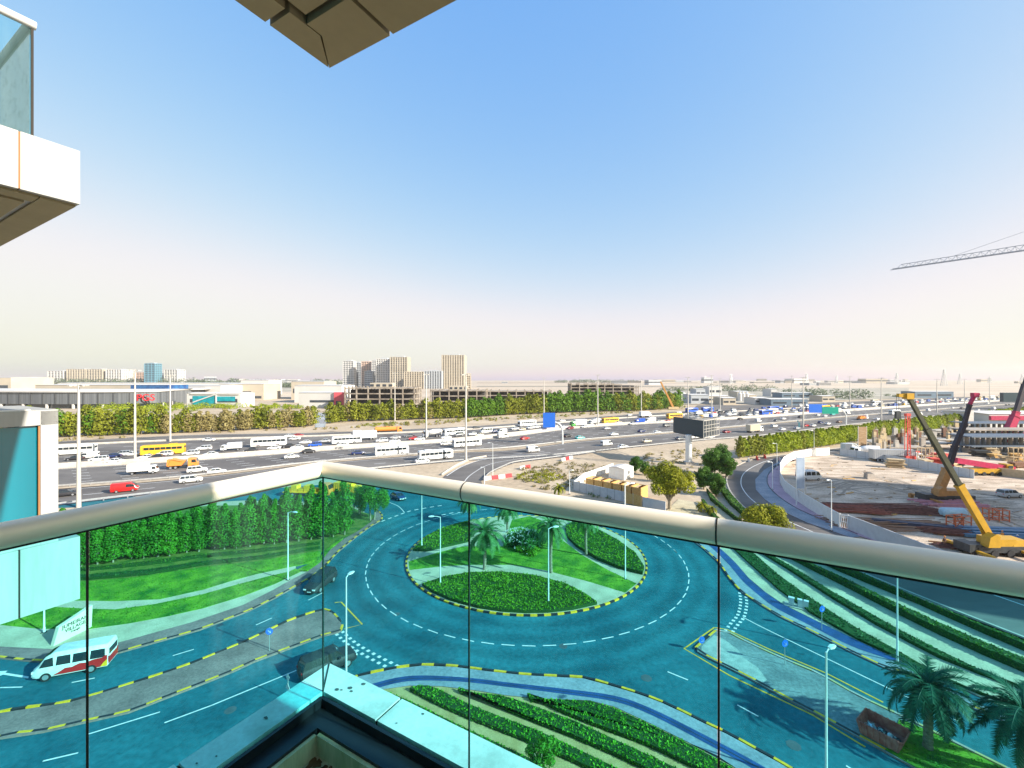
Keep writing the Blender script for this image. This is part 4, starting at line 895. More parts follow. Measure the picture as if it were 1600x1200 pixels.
def make_vehicle(kind, c, lod=1):
    t = thing({'saloon': 'car', 'suv': 'suv', 'van': 'van', 'bus': 'bus', 'coach': 'bus', 'minibus': 'minibus', 'truck': 'truck', 'boxtruck': 'truck', 'trailer': 'truck', 'tanker': 'tanker_truck', 'mixer': 'mixer_truck', 'skip': 'skip_truck', 'flatbed': 'truck', 'pickup': 'pickup'}[kind], 'vehicle', 'vehicle')
    full = lod == 0; m = car_paint(c.split('/')[0]); c2 = car_paint(c.split('/')[-1])
    if kind in ('saloon', 'suv', 'pickup'):
        if kind == 'saloon': L, Wd = 4.6, 1.84; prof = [(-2.3, .78, .38, .84), (-2.2, .92, .26, .93), (-1.6, .98, .22, 1), (1.0, .94, .22, 1), (1.9, .82, .24, .95), (2.25, .66, .3, .82), (2.3, .55, .36, .78)]
        elif kind == 'suv': L, Wd = 4.9, 1.95; prof = [(-2.45, 1.0, .45, .86), (-2.38, 1.12, .32, .95), (-1.7, 1.14, .28, 1), (1.1, 1.1, .28, 1), (2.1, 1.02, .3, .97), (2.4, .82, .36, .86), (2.45, .7, .42, .82)]
        else: L, Wd = 5.3, 1.9; prof = [(-2.65, .98, .5, .95), (-2.6, 1.0, .42, .98), (0, 1.05, .38, 1), (1.4, 1.05, .38, 1), (2.4, .96, .4, .96), (2.62, .75, .45, .86)]
        mb = carbody(t, m, L, Wd, prof, full)
        if kind == 'saloon': cabin(t, mb, m, -1.75, 1.15, .75, .6, .93, 1.42, Wd, full)
        elif kind == 'suv': cabin(t, mb, m, -2.35, 1.25, .6, .25, 1.1, 1.74, Wd, full, 2)
        else: cabin(t, mb, m, -.9, 1.35, .55, .15, 1.03, 1.7, Wd, full); mb.box((-1.75, 0, 1.15), (1.6, 1.75, .25))
        if full:
            for s in (-1, 1): mb.box((.75, s * Wd / 2 * 1.04, zb_ := (1.0 if kind == 'saloon' else 1.2)), (.18, .22, .14))
        mb.build('body', m, t, smooth=True)
        if lod < 2: wheels(t, (-L * .29, L * .31), Wd / 2 - .1, .34 if kind == 'saloon' else .38, .22, full)
        if lod < 2:
            xf = prof[-1][0]; zl = prof[-1][1]
            for s in (-1, 1):
                q = MB(); q.box((xf - .10, s * Wd * .31, zl + .02), (.26, .36, .15)); q.build('headlight', lampw, t)
                q = MB(); q.box((prof[0][0] + .06, s * Wd * .34, prof[0][1] - .06), (.16, .28, .16)); q.build('tail_light', lampr, t)
            if full:
                q = MB(); q.box((xf - .02, 0, .42), (.08, 1.3, .22)); q.box((prof[0][0], 0, .5), (.08, 1.2, .12)); q.build('grille', trim, t)
                q = MB(); q.box((xf + .03, 0, .47), (.02, .5, .11)); q.build('number_plate', white, t)
    elif kind in ('van', 'minibus'):
        L, Wd, H = (5.0, 1.9, 2.15) if kind == 'van' else (6.2, 2.1, 2.6); h = Wd / 2; mb = MB()
        def ring(x, zt, z0, k): w = h * k; return [(x, -w * .92, z0), (x, -w, z0 + .2), (x, -w, zt * .52), (x, -w * .88, zt - .18), (x, -w * .72, zt), (x, w * .72, zt), (x, w * .88, zt - .18), (x, w, zt * .52), (x, w, z0 + .2), (x, w * .92, z0)]
        f_ = L / 2
        mb.loft([ring(-f_, H - .12, .4, .95), ring(-f_ + .08, H, .3, 1), ring(f_ * .42, H, .28, 1), ring(f_ * .68, H * .86, .28, .99), ring(f_ * .86, H * .56, .3, .97), ring(f_ * .97, H * .48, .34, .9), ring(f_, H * .40, .4, .86)])
        body = mb.build('body', m, t, smooth=True); zt, zm = H - .30, H * .54
        w1, w2 = h * 1.0, h * .895
        wn = MB(); segs = [(-f_ * .93, -f_ * .52), (-f_ * .48, -f_ * .06), (-f_ * .02, f_ * .36)] if full or kind == 'minibus' else [(f_ * .1, f_ * .5)]
        for a, b in segs:
            for s in (-1, 1):
                q = MB(); q.face([(a, s * (w1 + .012), zm), (b, s * (w1 + .012), zm), (b - .04, s * (w2 + .012), zt), (a + .04, s * (w2 + .012), zt)][::s]); q.build('side_window', glassd, t)
        for s in (-1, 1):
            q = MB(); q.face([(f_ * .42, s * (w1 + .014), zm), (f_ * .78, s * (w1 + .01), zm), (f_ * .66, s * (w2 + .02), zt - .12), (f_ * .45, s * (w2 + .018), zt)][::s]); q.build('side_window', glassd, t)
        q = MB(); q.face([(f_ * .875, -h * .84, H * .57), (f_ * .875, h * .84, H * .57), (f_ * .70, h * .76, H * .86), (f_ * .70, -h * .76, H * .86)]); q.face([(f_ * .705, -h * .76, H * .865), (f_ * .705, h * .76, H * .865), (f_ * .55, h * .66, H * .945), (f_ * .55, -h * .66, H * .945)]); q.build('windscreen', glassd, t)
        q = MB(); q.box((-f_ - .01, 0, H * .68), (.05, Wd * .72, H * .22)); q.build('rear_window', glassd, t)
        if full:                               # painted red wave along the side
            for s in (-1, 1):
                top = [(-f_ * .99, 1.35), (-f_ * .93, 1.5), (-f_ * .86, 1.15), (-f_ * .6, 1.12), (-f_ * .42, .98), (-f_ * .25, 1.02), (-f_ * .05, .82), (f_ * .12, .84), (f_ * .3, .56), (f_ * .42, .42)]
                bot = [(x, .38) for x, _ in top]; q = MB()
                for i in range(len(top) - 1): q.face([(bot[i][0], s * (h + .014), .40), (bot[i + 1][0], s * (h + .014), .40), (top[i + 1][0], s * (h + .014), min(top[i + 1][1], 1.3)), (top[i][0], s * (h + .014), min(top[i][1], 1.3))][::s])
                q.build('livery', car_paint('red'), t)
                q = MB(); q.face([(-f_ * .99, s * (h + .017), .40), (-f_ * .8, s * (h + .017), .40), (-f_ * .9, s * (h + .017), .75), (-f_ * .99, s * (h + .017), .95)][::s]); q.build('livery', car_paint('yellow'), t)
            q = MB(); q.box((-f_ - .01, 0, .75), (.03, Wd * .86, .55)); q.build('livery', car_paint('red'), t)
        wheels(t, (-f_ * .56, f_ * .62), h - .08, .34, .22, full)
        if lod < 2:
            for s in (-1, 1):
                q = MB(); q.box((f_ - .05, s * h * .66, H * .35), (.14, .34, .2)); q.build('headlight', lampw, t)
                q = MB(); q.box((-f_, s * h * .84, H * .42), (.06, .16, .45)); q.build('tail_light', lampr, t)
    elif kind in ('bus', 'coach'):
        L, Wd, H = (11.5, 2.5, 3.1) if kind == 'bus' else (12.5, 2.55, 3.5); h = Wd / 2; f_ = L / 2; mb = MB()
        def ring(x, zt, z0, k): w = h * k; return [(x, -w, z0), (x, -w, zt - .25), (x, -w * .88, zt), (x, w * .88, zt), (x, w, zt - .25), (x, w, z0)]
        mb.loft([ring(-f_, H - .15, .5, .97), ring(-f_ + .12, H, .35, 1), ring(f_ - .5, H, .33, 1), ring(f_ - .1, H - .25, .35, .98), ring(f_, H - .8, .4, .94)])
        mb.box((-f_ * .45, 0, H + .1), (2.2, 1.7, .24)); mb.build('body', m, t, smooth=True)
        for s in (-1, 1):
            q = MB(); n = 7
            q.box((-.15, s * (h + .005), H * .66), (L * .90, .03, H * .26)); q.build('side_windows', glassd, t)
            q = MB()
            for k in range(n + 1): q.box((-f_ * .92 + k * L * .885 / n, s * (h + .012), H * .66), (.1, .04, H * .26))
            q.build('window_pillars', m, t)
            q = MB(); q.box((0, s * (h + .004), .75), (L * .9, .02, .18)); q.build('stripe', c2, t)
        q = MB(); q.box((f_ - .03, 0, H * .62), (.14, Wd * .86, H * .34)); q.build('windscreen', glassd, t)
        q = MB(); q.box((-f_ + .0, 0, H * .70), (.06, Wd * .7, H * .2)); q.build('rear_window', glassd, t)
        wheels(t, (-f_ * .5, f_ * .58), h - .12, .48, .3)
    else:
        Lc = {'truck': 4.6, 'boxtruck': 7.5, 'trailer': 12.5, 'tanker': 10.5, 'mixer': 6.2, 'skip': 5.2, 'flatbed': 8.5}[kind]
        cabL, cabH, Wd = (1.9, 2.3, 2.1) if kind == 'truck' else (2.3, 3.0, 2.45); h = Wd / 2; tot = Lc + cabL + .2; x1 = tot / 2; xc = x1 - cabL / 2
        mb = MB()
        def ring(x, zt, k): w = h * k; return [(x, -w, .55), (x, -w, zt - .15), (x, -w * .9, zt), (x, w * .9, zt), (x, w, zt - .15), (x, w, .55)]
        mb.loft([ring(x1 - cabL, cabH, .97), ring(x1 - cabL * .45, cabH, 1), ring(x1 - .35, cabH * .93, 1), ring(x1 - .06, cabH * .6, 1), ring(x1, cabH * .4, .97)])
        mb.build('cab', m, t, smooth=True)
        q = MB(); q.face([(x1 - .045, -h * .9, cabH * .6), (x1 - .045, h * .9, cabH * .6), (x1 - .33, h * .86, cabH * .91), (x1 - .33, -h * .86, cabH * .91)]); q.build('windscreen', glassd, t)
        for s in (-1, 1): q = MB(); q.face([(x1 - cabL * .62, s * (h + .01), cabH * .58), (x1 - .25, s * (h + .01), cabH * .58), (x1 - .42, s * (h + .01), cabH * .88), (x1 - cabL * .62, s * (h + .01), cabH * .88)][::s]); q.build('side_window', glassd, t)
        q = MB(); q.box((-.2, 0, .72), (tot - .6, .9, .26)); q.build('chassis', trim, t)
        xb = -x1 + Lc / 2; lm = c2 if '/' in c else car_paint('white'); q = MB(); bh = 1.9 if kind == 'truck' else 2.9
        if kind in ('truck', 'boxtruck', 'trailer'):
            q.box((xb, 0, .95 + bh / 2), (Lc, Wd + .05, bh))
            for k in range(int(Lc / .55)):
                for s in (-1, 1): q.box((xb - Lc / 2 + .3 + k * .55, s * (Wd / 2 + .04), .95 + bh / 2), (.07, .05, bh * .96))
            q.box((xb, 0, 1.0 + bh), (Lc + .04, Wd + .1, .07)); q.build('cargo_box', lm, t)
        elif kind == 'tanker':
            q.tube([(xb - Lc / 2, 0, 2.0), (xb - Lc / 2 + .3, 0, 2.0), (xb + Lc / 2 - .3, 0, 2.0), (xb + Lc / 2, 0, 2.0)], [.7, 1.1, 1.1, .7], 16)
            for k in range(4): q.tube([(xb - Lc / 2 + 1 + k * 2.4, 0, 3.0), (xb - Lc / 2 + 1 + k * 2.4, 0, 3.25)], .28, 8)
            q.build('tank', lm, t, smooth=True)
        elif kind == 'mixer':
            q.tube([(xb - Lc / 2, 0, 2.9), (xb - Lc / 2 + .8, 0, 2.7), (xb + .2, 0, 2.35), (xb + Lc / 2 - 1, 0, 2.15), (xb + Lc / 2 - .4, 0, 2.05)], [.55, .85, 1.25, 1.15, .7], 14)
            q.bar((xb - Lc / 2, 0, .9), (xb - Lc / 2 + .1, 0, 3.2), .8, .2); q.build('drum', lm, t, smooth=True)
        elif kind == 'skip':
            q.add([(xb - 2.4, -1, 1), (xb + 1.2, -1, 1), (xb + 2.3, -1, 2.4), (xb - 2.3, -1, 2.9), (xb - 2.4, 1, 1), (xb + 1.2, 1, 1), (xb + 2.3, 1, 2.4), (xb - 2.3, 1, 2.9)], [(0, 1, 2, 3), (7, 6, 5, 4), (0, 4, 5, 1), (1, 5, 6, 2), (2, 6, 7, 3), (3, 7, 4, 0)])
            for s in (-1, 1): q.bar((xb - 2, s * 1.12, .9), (xb - 1.2, s * 1.12, 3.0), .22); q.bar((xb - 1.2, s * 1.12, 3.0), (xb + 1.4, s * 1.12, 2.2), .18)
            q.build('skip', lm, t)
        else:
            q.box((xb, 0, 1.0), (Lc, 2.4, .18))
            for k in range(5): q.box((xb - Lc / 2 + 1 + k * 1.5, 0, 1.1 + .35 * (k % 2 + 1)), (1.3, 1.8, .7 * (k % 2 + 1)))
            q.build('load', lm, t)
        wheels(t, [x1 - 1.0, -x1 + 1.2, -x1 + 2.4] if kind != 'truck' else [x1 - .9, -x1 + 1.2], h - .12, .42 if kind == 'truck' else .5, .3)
    return Proto(t)
VP = {}
KW = dict(saloon='saloon', suv='estate', van='van', bus='bus', coach='coach', minibus='minibus', truck='small lorry', boxtruck='box lorry', trailer='articulated lorry', tanker='tanker lorry', mixer='cement mixer lorry', skip='skip lorry', flatbed='loaded flatbed lorry', pickup='pickup')
KC = dict(saloon='car', suv='car', van='van', bus='bus', coach='bus', minibus='bus', truck='truck', boxtruck='truck', trailer='truck', tanker='truck', mixer='truck', skip='truck', flatbed='truck', pickup='pickup')
def put_vehicle(kind, c, loc, rz, label, group=None, lod=1, sc=None):
    k = (kind, c, lod)
    if k not in VP: VP[k] = make_vehicle(kind, c, lod)
    r = VP[k].put(loc, rz, label, group, sc); r['category'] = KC[kind]; return r
LANE = dict(D=('on the near service road', B7, B8), C=('on the near carriageway', B5, B6), B=('in the far jam', B2, B4), A=('on the outermost far lane', B1, B2))
ZN = [(155, 'at the far left'), (232, 'beside the yellow coach'), (300, 'below the dark curved hall'), (400, 'below the blue-glass showroom'), (500, 'left of the canal opening'), (600, 'below the left concrete frame'), (690, 'below the paired towers'), (770, 'below the tallest tower'), (850, 'left of the blue sign'), (960, 'right of the blue sign'), (1052, 'left of the dark billboard'), (1124, 'behind the dark billboard'), (1200, 'right of the dark billboard'), (1262, 'left of the gantry signs'), (1312, 'under the gantry signs'), (1360, 'right of the gantry signs'), (1420, 'left of the yellow boom tip'), (1470, 'right of the yellow boom tip'), (1530, 'by the maroon boom tip'), (1700, 'near the right picture edge')]
VL = []
def V(ln, s, kinds=None):
    for e in s.split(';'):
        k, c, x, y = e.split(); VL.append((ln, k, c, float(x), float(y)))
V('D', 'saloon black 100 777;van red 194 770;suv white 298 755;bus white 682 718.5;saloon white 661 724;van white 835 707;van white 950 697;saloon white 976 701;saloon beige 1013 692;saloon grey 1065 688;bus white 1092 685;saloon white 1112 685;saloon maroon 1138 677;boxtruck white/beige 1182 676;suv white 1212 668;saloon white 1225 673;saloon silver 1248 671;saloon red 1262 667;saloon white 1273 667;saloon navy 1285 662;saloon white 1296 664;saloon brown 1314 661;flatbed white/orange 1350 656;saloon white 1373 656.5;saloon grey 1410 651;van white 1440 649;saloon white 1477 645;saloon silver 1502 644;saloon white 1530 642;van white 1555 640')
V('C', 'truck white 222 742;skip orange/orange 284 733;suv white 308 739;saloon white 339 741;saloon black 483 708.5;saloon navy 560 711;bus white 613 711.5;saloon white 456 717;saloon white 697 696;bus white 731 698.5;van white 787 685;saloon red 822 687.5;saloon black 889 683.5;saloon teal 908 686.5;saloon white 961 681;saloon silver 950 671.5;saloon navy 1005 676;saloon white 1029 678;suv grey 1044 667;saloon black 1159 656.5;van white 1187 660;saloon white 1226 656;saloon grey 1216 659;saloon black 1253 653;saloon white 1280 650;saloon white 1291 651.5;suv teal 1303 649;van white 1327 647.5;coach white/blue 1400 648;saloon white 1430 643;van white 1453 643;saloon grey 1468 637;saloon white 1490 638.5;saloon black 1505 639;saloon white 1545 631')
V('B', 'coach white 112 711;saloon black 115 720;van white 137 717;suv white 152 722;saloon white 176 724.5;saloon navy 174 716;suv silver 190 713;saloon white 205 713;coach yellow/yellow 254 711;saloon white 227 718;saloon black 243 717.5;suv white 255 713.5;suv white 297 712;saloon white 328 713.5;suv white 318 704;truck white 361 705;saloon black 392 707;coach white/maroon 420 698;saloon white 428 703;saloon black 450 700;saloon white 464 702;saloon white 477 694;suv blue 492 698.5;saloon silver 507 692;saloon white 460 688;bus white 542 693.5;saloon white 536 698;boxtruck white/white 570 688;suv white 597 691.5;saloon white 617 692;saloon silver 618 686;saloon grey 640 683.5;saloon red 647 687.5;saloon white 656 688.5;mixer white 676 683.5;bus white 712 680;suv grey 718 682;saloon white 698 686;saloon white 740 680.5;saloon beige 750 682;minibus white 761 677;van white 786 677.5;saloon navy 775 676;bus white 825 666;saloon white 806 672;saloon beige 817 673;suv white 831 670.5;saloon white 840 669;saloon navy 850 672.5;saloon white 868 668.5;saloon white 882 669.5;boxtruck green/white 905 667;saloon white 915 668.8;saloon maroon 893 671;bus yellow/yellow 955 661;truck white 930 663;saloon beige 968 662;truck blue/blue 1001 662;truck white 1018 660;saloon white 1030 661;saloon red 1045 660;saloon white 990 664')
V('A', 'saloon white 325 690;saloon red 466 683;saloon white 452 684;tanker orange/orange 607 677;saloon white 880 659;van white 560 680;saloon white 985 650;boxtruck white/white 1010 652;saloon silver 935 656;saloon black 745 671')
rr = random.Random(5)
x = 1058
while x < 1655:
    for ln, n in (('B', 4), ('A', 1)):
        for j in range(n):
            if rr.random() < (.22 if ln == 'B' else .45): continue
            f = (j + .55 + rr.uniform(-.08, .08)) / n * .9 + .06
            xx = x + rr.uniform(-3, 3); a, b = LANE[ln][1:]
            y = ipx(a, xx) * (1 - f) + ipx(b, xx) * f
            k = rr.choice(['saloon'] * 6 + ['suv'] * 3 + ['van', 'van', 'truck', 'minibus'])
            if rr.random() < .05: k = 'coach'
            c = rr.choice(['white'] * 8 + ['silver', 'silver', 'grey', 'black', 'navy', 'red', 'beige', 'blue'])
            if k in ('truck', 'coach', 'minibus'): c = rr.choice(('white', 'white', 'blue', 'yellow', 'beige'))
            VL.append((ln, k, c, xx, y))
    x += 11.5 if x < 1400 else 10
ORD = ['first', 'second', 'third', 'fourth', 'fifth', 'sixth', 'seventh', 'eighth', 'ninth', 'tenth', 'eleventh', 'twelfth', 'thirteenth', 'fourteenth', 'fifteenth']
cnt = {}
def key(v): return (v[0], v[1], v[2].split('/')[0], next(z for xm, z in ZN if v[3] < xm))
for v in sorted(VL, key=lambda v: v[3]): cnt.setdefault(key(v), []).append(v)
occ = {}
for v in sorted(VL, key=lambda v: v[3]):
    ln, k, c, px, py = v; kk = key(v); L = cnt[kk]; p = G(px, py); e = .5
    a, b = LANE[ln][1:]; t = (py - ipx(a, px)) / (ipx(b, px) - ipx(a, px)); t = min(.95, max(.05, t))
    d = Vector(G(px + 4, ipx(a, px + 4) * (1 - t) + ipx(b, px + 4) * t)) - Vector(G(px - 4, ipx(a, px - 4) * (1 - t) + ipx(b, px - 4) * t))
    rz = math.atan2(d.y, d.x) + (math.pi if ln == 'B' else 0)
    lab = f"{c.split('/')[0]} {KW[k]} {LANE[ln][0]}, {kk[3]}"
    if len(L) > 1: lab += f", {ORD[L.index(v)]} from left"
    off = d.normalized().cross(Vector((0, 0, 1))) * -.9      # the pixel marks the near wheels
    put_vehicle(k, c, (p[0] + off.x, p[1] + off.y, .10), rz, lab, ('vehicles ' + LANE[ln][0]), 1 if p[1] < 420 else 2)
# street level vehicles
def hd(a, b): p, q = Vector(G(*a)), Vector(G(*b)); return math.atan2(q.y - p.y, q.x - p.x)
p = G(114, 1051); put_vehicle('van', 'white', (p[0], p[1] + .3, .04), hd((170, 1040), (62, 1060)), 'white high-roof van with red wave livery on the left street', None, 0, (1.08, 1.05, 1.08))
p = G(501, 917); put_vehicle('suv', 'black', (p[0], p[1], .04), hd((540, 880), (470, 935)), 'black estate car leaving the roundabout beside the left kerb', None, 0)
p = G(622, 780); put_vehicle('saloon', 'navy', (p[0], p[1], .04), hd((600, 770), (650, 792)), 'dark saloon entering the roundabout from its far side', None, 0)
p = G(512, 1046); put_vehicle('suv', 'black', (p[0], p[1], .04), hd((463, 1060), (555, 1022)), 'dark car half hidden behind the corner of our white ledge', None, 0)
p = G(545, 774); put_vehicle('truck', 'yellow/yellow', (p[0], p[1], .04), hd((500, 772), (560, 776)), 'bright yellow lorry parked behind the drooping trees', None, 1)
p = G(482, 775); put_vehicle('flatbed', 'orange/yellow', (p[0], p[1], .04), hd((440, 772), (520, 774)), 'yellow lorry loaded with machinery behind the tree row', None, 1)
# ---------------------------------------------------------------- lamp posts, masts, signs
def street_lamp(label, x, yb, h, arm, rz, group, style=0):
    c = G(x, yb, .12); t = thing('street_lamp', label, 'street lamp', c, rz, group); mb = MB()
    mb.tube([(0, 0, 0), (0, 0, .5), (0, 0, .55), (0, 0, h)], [.11, .11, .085, .055], 10); mb.build('pole', lampm, t, smooth=True)
    mb = MB(); mb.tube([(0, 0, h - .05), (arm * .5, 0, h + .1), (arm, 0, h + .12)], [.045, .04, .035], 8); mb.build('arm', lampm, t, smooth=True)
    mb = MB(); mb.loft([[(arm - .1, -.09, h + .1), (arm - .1, .09, h + .1), (arm - .1, .09, h + .19), (arm - .1, -.09, h + .19)], [(arm + .25, -.17, h + .08), (arm + .25, .17, h + .08), (arm + .25, .13, h + .24), (arm + .25, -.13, h + .24)], [(arm + .6, -.1, h + .1), (arm + .6, .1, h + .1), (arm + .6, .08, h + .18), (arm + .6, -.08, h + .18)]]); o = mb.build('lamp_head', lampm, t, smooth=True)
    mb = MB(); mb.box((arm + .26, 0, h + .075), (.4, .2, .03)); mb.build('lens', lampw, o)
    mb = MB(); mb.box((0, 0, .03), (.42, .42, .06)); mb.build('base_plate', darkm, t)
    return t
gr = 'white street lamps round the roundabout'
for x, yb, h, arm, rz, lab in ((450, 906, 9, .9, -.3, 'white street lamp standing between left lawn and brick pavement'), (541, 1061, 9.1, .35, 1.2, 'white street lamp right of the glass corner, base hidden by the ledge'),
        (659, 856, 9, .9, 2.6, 'white street lamp on the left rim of the island'), (688, 915, 8.9, .9, 3.3, 'white street lamp at the left end of the near groundcover bed'), (857, 944, 9.0, .7, .3, 'white street lamp at the near edge of the island, in front of a palm'),
        (977, 905, 12.6, .9, .4, 'tallest white lamp post, on the right tip of the island lawn'), (1291, 1234, 9, .45, .5, 'nearest street lamp, with tilted round lens, at bottom right'), (1402, 1034, 9, .9, -2.0, 'white street lamp between the hedges and right pavement, top hidden by the handrail'),
        (69, 988, 5.2, .5, .3, 'short white lamp post behind the village sign wall'), (1299, 829, 8.9, .8, 3.6, 'thin street lamp on the pink pavement, nearest the handrail'), (1207, 765, 6.6, .8, 3.3, 'thin street lamp on the pink pavement, middle one'), (1214, 733, 7.5, .8, 3.2, 'thin street lamp on the pink pavement, farthest one'),
        (1272, 708, 8, .8, 3.2, 'pale lamp post between the slim tree row and the curved street'), (890, 772, 5.4, .4, .2, 'short pale lamp post left of the timber sheds'), (976, 797, 5.4, .4, .2, 'short pale lamp post in front of the timber sheds'), (770, 748, 9.5, .8, 3.1, 'pale lamp post on the outside of the slip road bend'), (757, 757, 4.2, .5, 3.0, 'short lamp post on the inside of the slip road bend')):
    street_lamp(lab, x, yb, h, arm, rz, gr, 0)
mt = thing('lamp_mast', 'mast', 'lamp mast'); mb = MB(); mb.tube([(0, 0, 0), (0, 0, 27)], [.42, .18], 10); mb.build('mast', mastm, mt, smooth=True)
mb = MB(); 
for k in range(8): a = k * .785; mb.bar((0, 0, 26.8), (1.3 * math.cos(a), 1.3 * math.sin(a), 26.7), .12); mb.box((1.4 * math.cos(a), 1.4 * math.sin(a), 26.65), (.5, .4, .25), a)
mb.build('lamp_ring', mastm, mt); mp_ = Proto(mt)
for x, yb, yt, lab in ((123, 793, 600, 'nearest tall lamp mast, right of the white window bay'), (211, 719, 577, 'tall lamp mast beside the yellow coach in the median'), (266, 690, 586, 'tall lamp mast on the far verge behind the yellow coach'), (617, 657, 582, 'tall lamp mast among the far trees, below the paired towers'), (666, 684.5, 584, 'tall lamp mast by the cement mixer lorry'),
        (728, 721, 584, 'tall lamp mast at the slip road, right of the two white buses'), (850, 648, 590, 'tall lamp mast rising behind the blue road sign'), (934, 665, 585, 'tall lamp mast in the median right of the blue road sign'), (1002, 648, 592, 'thin lamp mast left of the dark billboard, by the mobile crane'), (1075, 657, 589, 'tall lamp mast rising right behind the dark billboard'), (1112, 652, 586, 'tall lamp mast behind the right half of the dark billboard'), (1125, 642, 591, 'thin far lamp mast just right of the dark billboard'),
        (1237, 636, 587, 'thin far lamp mast left of the gantry signs'), (1255, 668, 589, 'tall lamp mast on the service road left of the gantry signs'), (1328, 640, 588, 'thin lamp mast right of the green gantry sign'), (1377, 656, 590, 'lamp mast behind the slim tree row, left of the yellow boom tip'), (1464, 645, 592, 'lamp mast between the two crane boom tips'), (1507, 634, 592, 'thin far lamp mast beside the maroon boom tip'), (1546, 630, 591, 'thin far lamp mast left of the far dark billboard')):
    g = G(x, yb); h = EYE - (yt - HY) / F * g[1]; mp_.put(g, x, lab, 'highway lamp masts', (1, 1, h / 27))
def round_sign(label, x, yb, h, col=(.02, .12, .55), name='traffic_sign', tri=False):
    c = G(x, yb, .14); t = thing(name, label, 'traffic sign', c, .2); mb = MB(); mb.tube([(0, 0, 0), (0, 0, h)], .035, 8); mb.build('pole', metal, t)
    m_ = M('sign_blue', (.02, .14, .60), .4, var=.03); z = h - .35
    mb = MB(); mb.tube([(0, -.06, z), (0, -.04, z)], .34, 20); mb.build('sign_plate', m_, t)
    mb = MB(); mb.bar((-.12, -.065, z + .12), (.12, -.065, z - .12), .07, .012); mb.bar((.13, -.065, z + .06), (.13, -.065, z - .15), .05, .012); mb.bar((-.06, -.065, z - .14), (.14, -.065, z - .14), .05, .012); mb.build('arrow', paint_w, t)
    return t
round_sign('blue round arrow sign on the paved right median', 1226, 1039, 2.4); round_sign('blue round arrow sign with beacon on the right pavement', 1284, 984, 2.6)
round_sign('small round sign on the left brick median', 421, 1017, 2.3); round_sign('small sign post at the tip of the right median', 1096, 1016, 1.4)
t = thing('traffic_sign', 'pair of pale triangular plates on a post beside the ledge corner', 'traffic sign', G(450, 1094, .0), -.5); mb = MB(); mb.tube([(0, 0, 0), (0, 0, 2.2)], .03, 8); mb.build('pole', metal, t)
for z, u in ((1.75, 1), (1.25, -1)): mb = MB(); mb.prism([(-.3, -.01), (.3, -.01), (.3, .01), (-.3, .01)], 0, .01); mb = MB(); mb.add([(-.28, -.03, z + .28 * u), (.28, -.03, z + .28 * u), (0, -.03, z - .2 * u), (-.28, -.01, z + .28 * u), (.28, -.01, z + .28 * u), (0, -.01, z - .2 * u)], [(0, 1, 2), (5, 4, 3), (0, 3, 4, 1), (1, 4, 5, 2), (2, 5, 3, 0)]); mb.build('sign_plate', white, t)
# beacon and small cabinets on the right sand strip
t = thing('utility_box', 'pale utility cabinets on a concrete pad in the right sand strip', 'utility box', G(1246, 948, .11), -.6); mb = MB(); mb.box((0, 0, .05), (2.6, 1.2, .1)); mb.build('pad', conc, t)
for i, x in enumerate((-.6, .3, .8)): mb = MB(); mb.box((x, 0, .5), (.55, .4, .8)); mb.box((x, 0, .93), (.62, .46, .05)); mb.build('cabinet', lampm, t)
def text(s, size, loc, rot, m, parent, name='lettering', depth=.02):
    cu = bpy.data.curves.new(name, 'FONT'); cu.body = s; cu.size = size; cu.extrude = depth; cu.align_x = 'CENTER'; cu.align_y = 'CENTER'
    o = bpy.data.objects.new(name, cu); COL.objects.link(o); bpy.context.view_layer.update()
    dg = bpy.context.evaluated_depsgraph_get(); me = bpy.data.meshes.new_from_object(o.evaluated_get(dg)); bpy.data.objects.remove(o)
    me.materials.clear(); me.materials.append(m); n = bpy.data.objects.new(name, me); COL.objects.link(n); n.location = loc; n.rotation_euler = rot; n.parent = parent; return n
# village sign wall (lower left)
a = Vector(G(83, 1012)); b = Vector(G(143, 982)); dv = (b - a).normalized(); rz = math.atan2(dv.y, dv.x); Lw = (b - a).length
t = thing('sign_wall', 'cream slanted stone sign wall lettered in dark capitals at lower left', 'sign', a, rz); mb = MB()
za = 1.75; zb = 2.5
mb.add([(0, 0, 0), (Lw, 0, 0), (Lw + .1, 0, zb), (.5, 0, za), (0, .4, 0), (Lw, .4, 0), (Lw + .1, .4, zb), (.5, .4, za)], [(0, 1, 2, 3), (7, 6, 5, 4), (4, 5, 1, 0), (5, 6, 2, 1), (6, 7, 3, 2), (7, 4, 0, 3)]); mb.build('wall', M('sign_stone', (.62, .57, .44), .85, c2=(.70, .66, .52), fine=.08), t)
for s_, z_, sz in (('JUMEIRAH', 1.55, .52), ('VILLAGE', 1.08, .50), ('Triangle', .72, .26)): text(s_, sz, (Lw * .56, -.02, z_), (R(90), 0, 0), darkm, t)
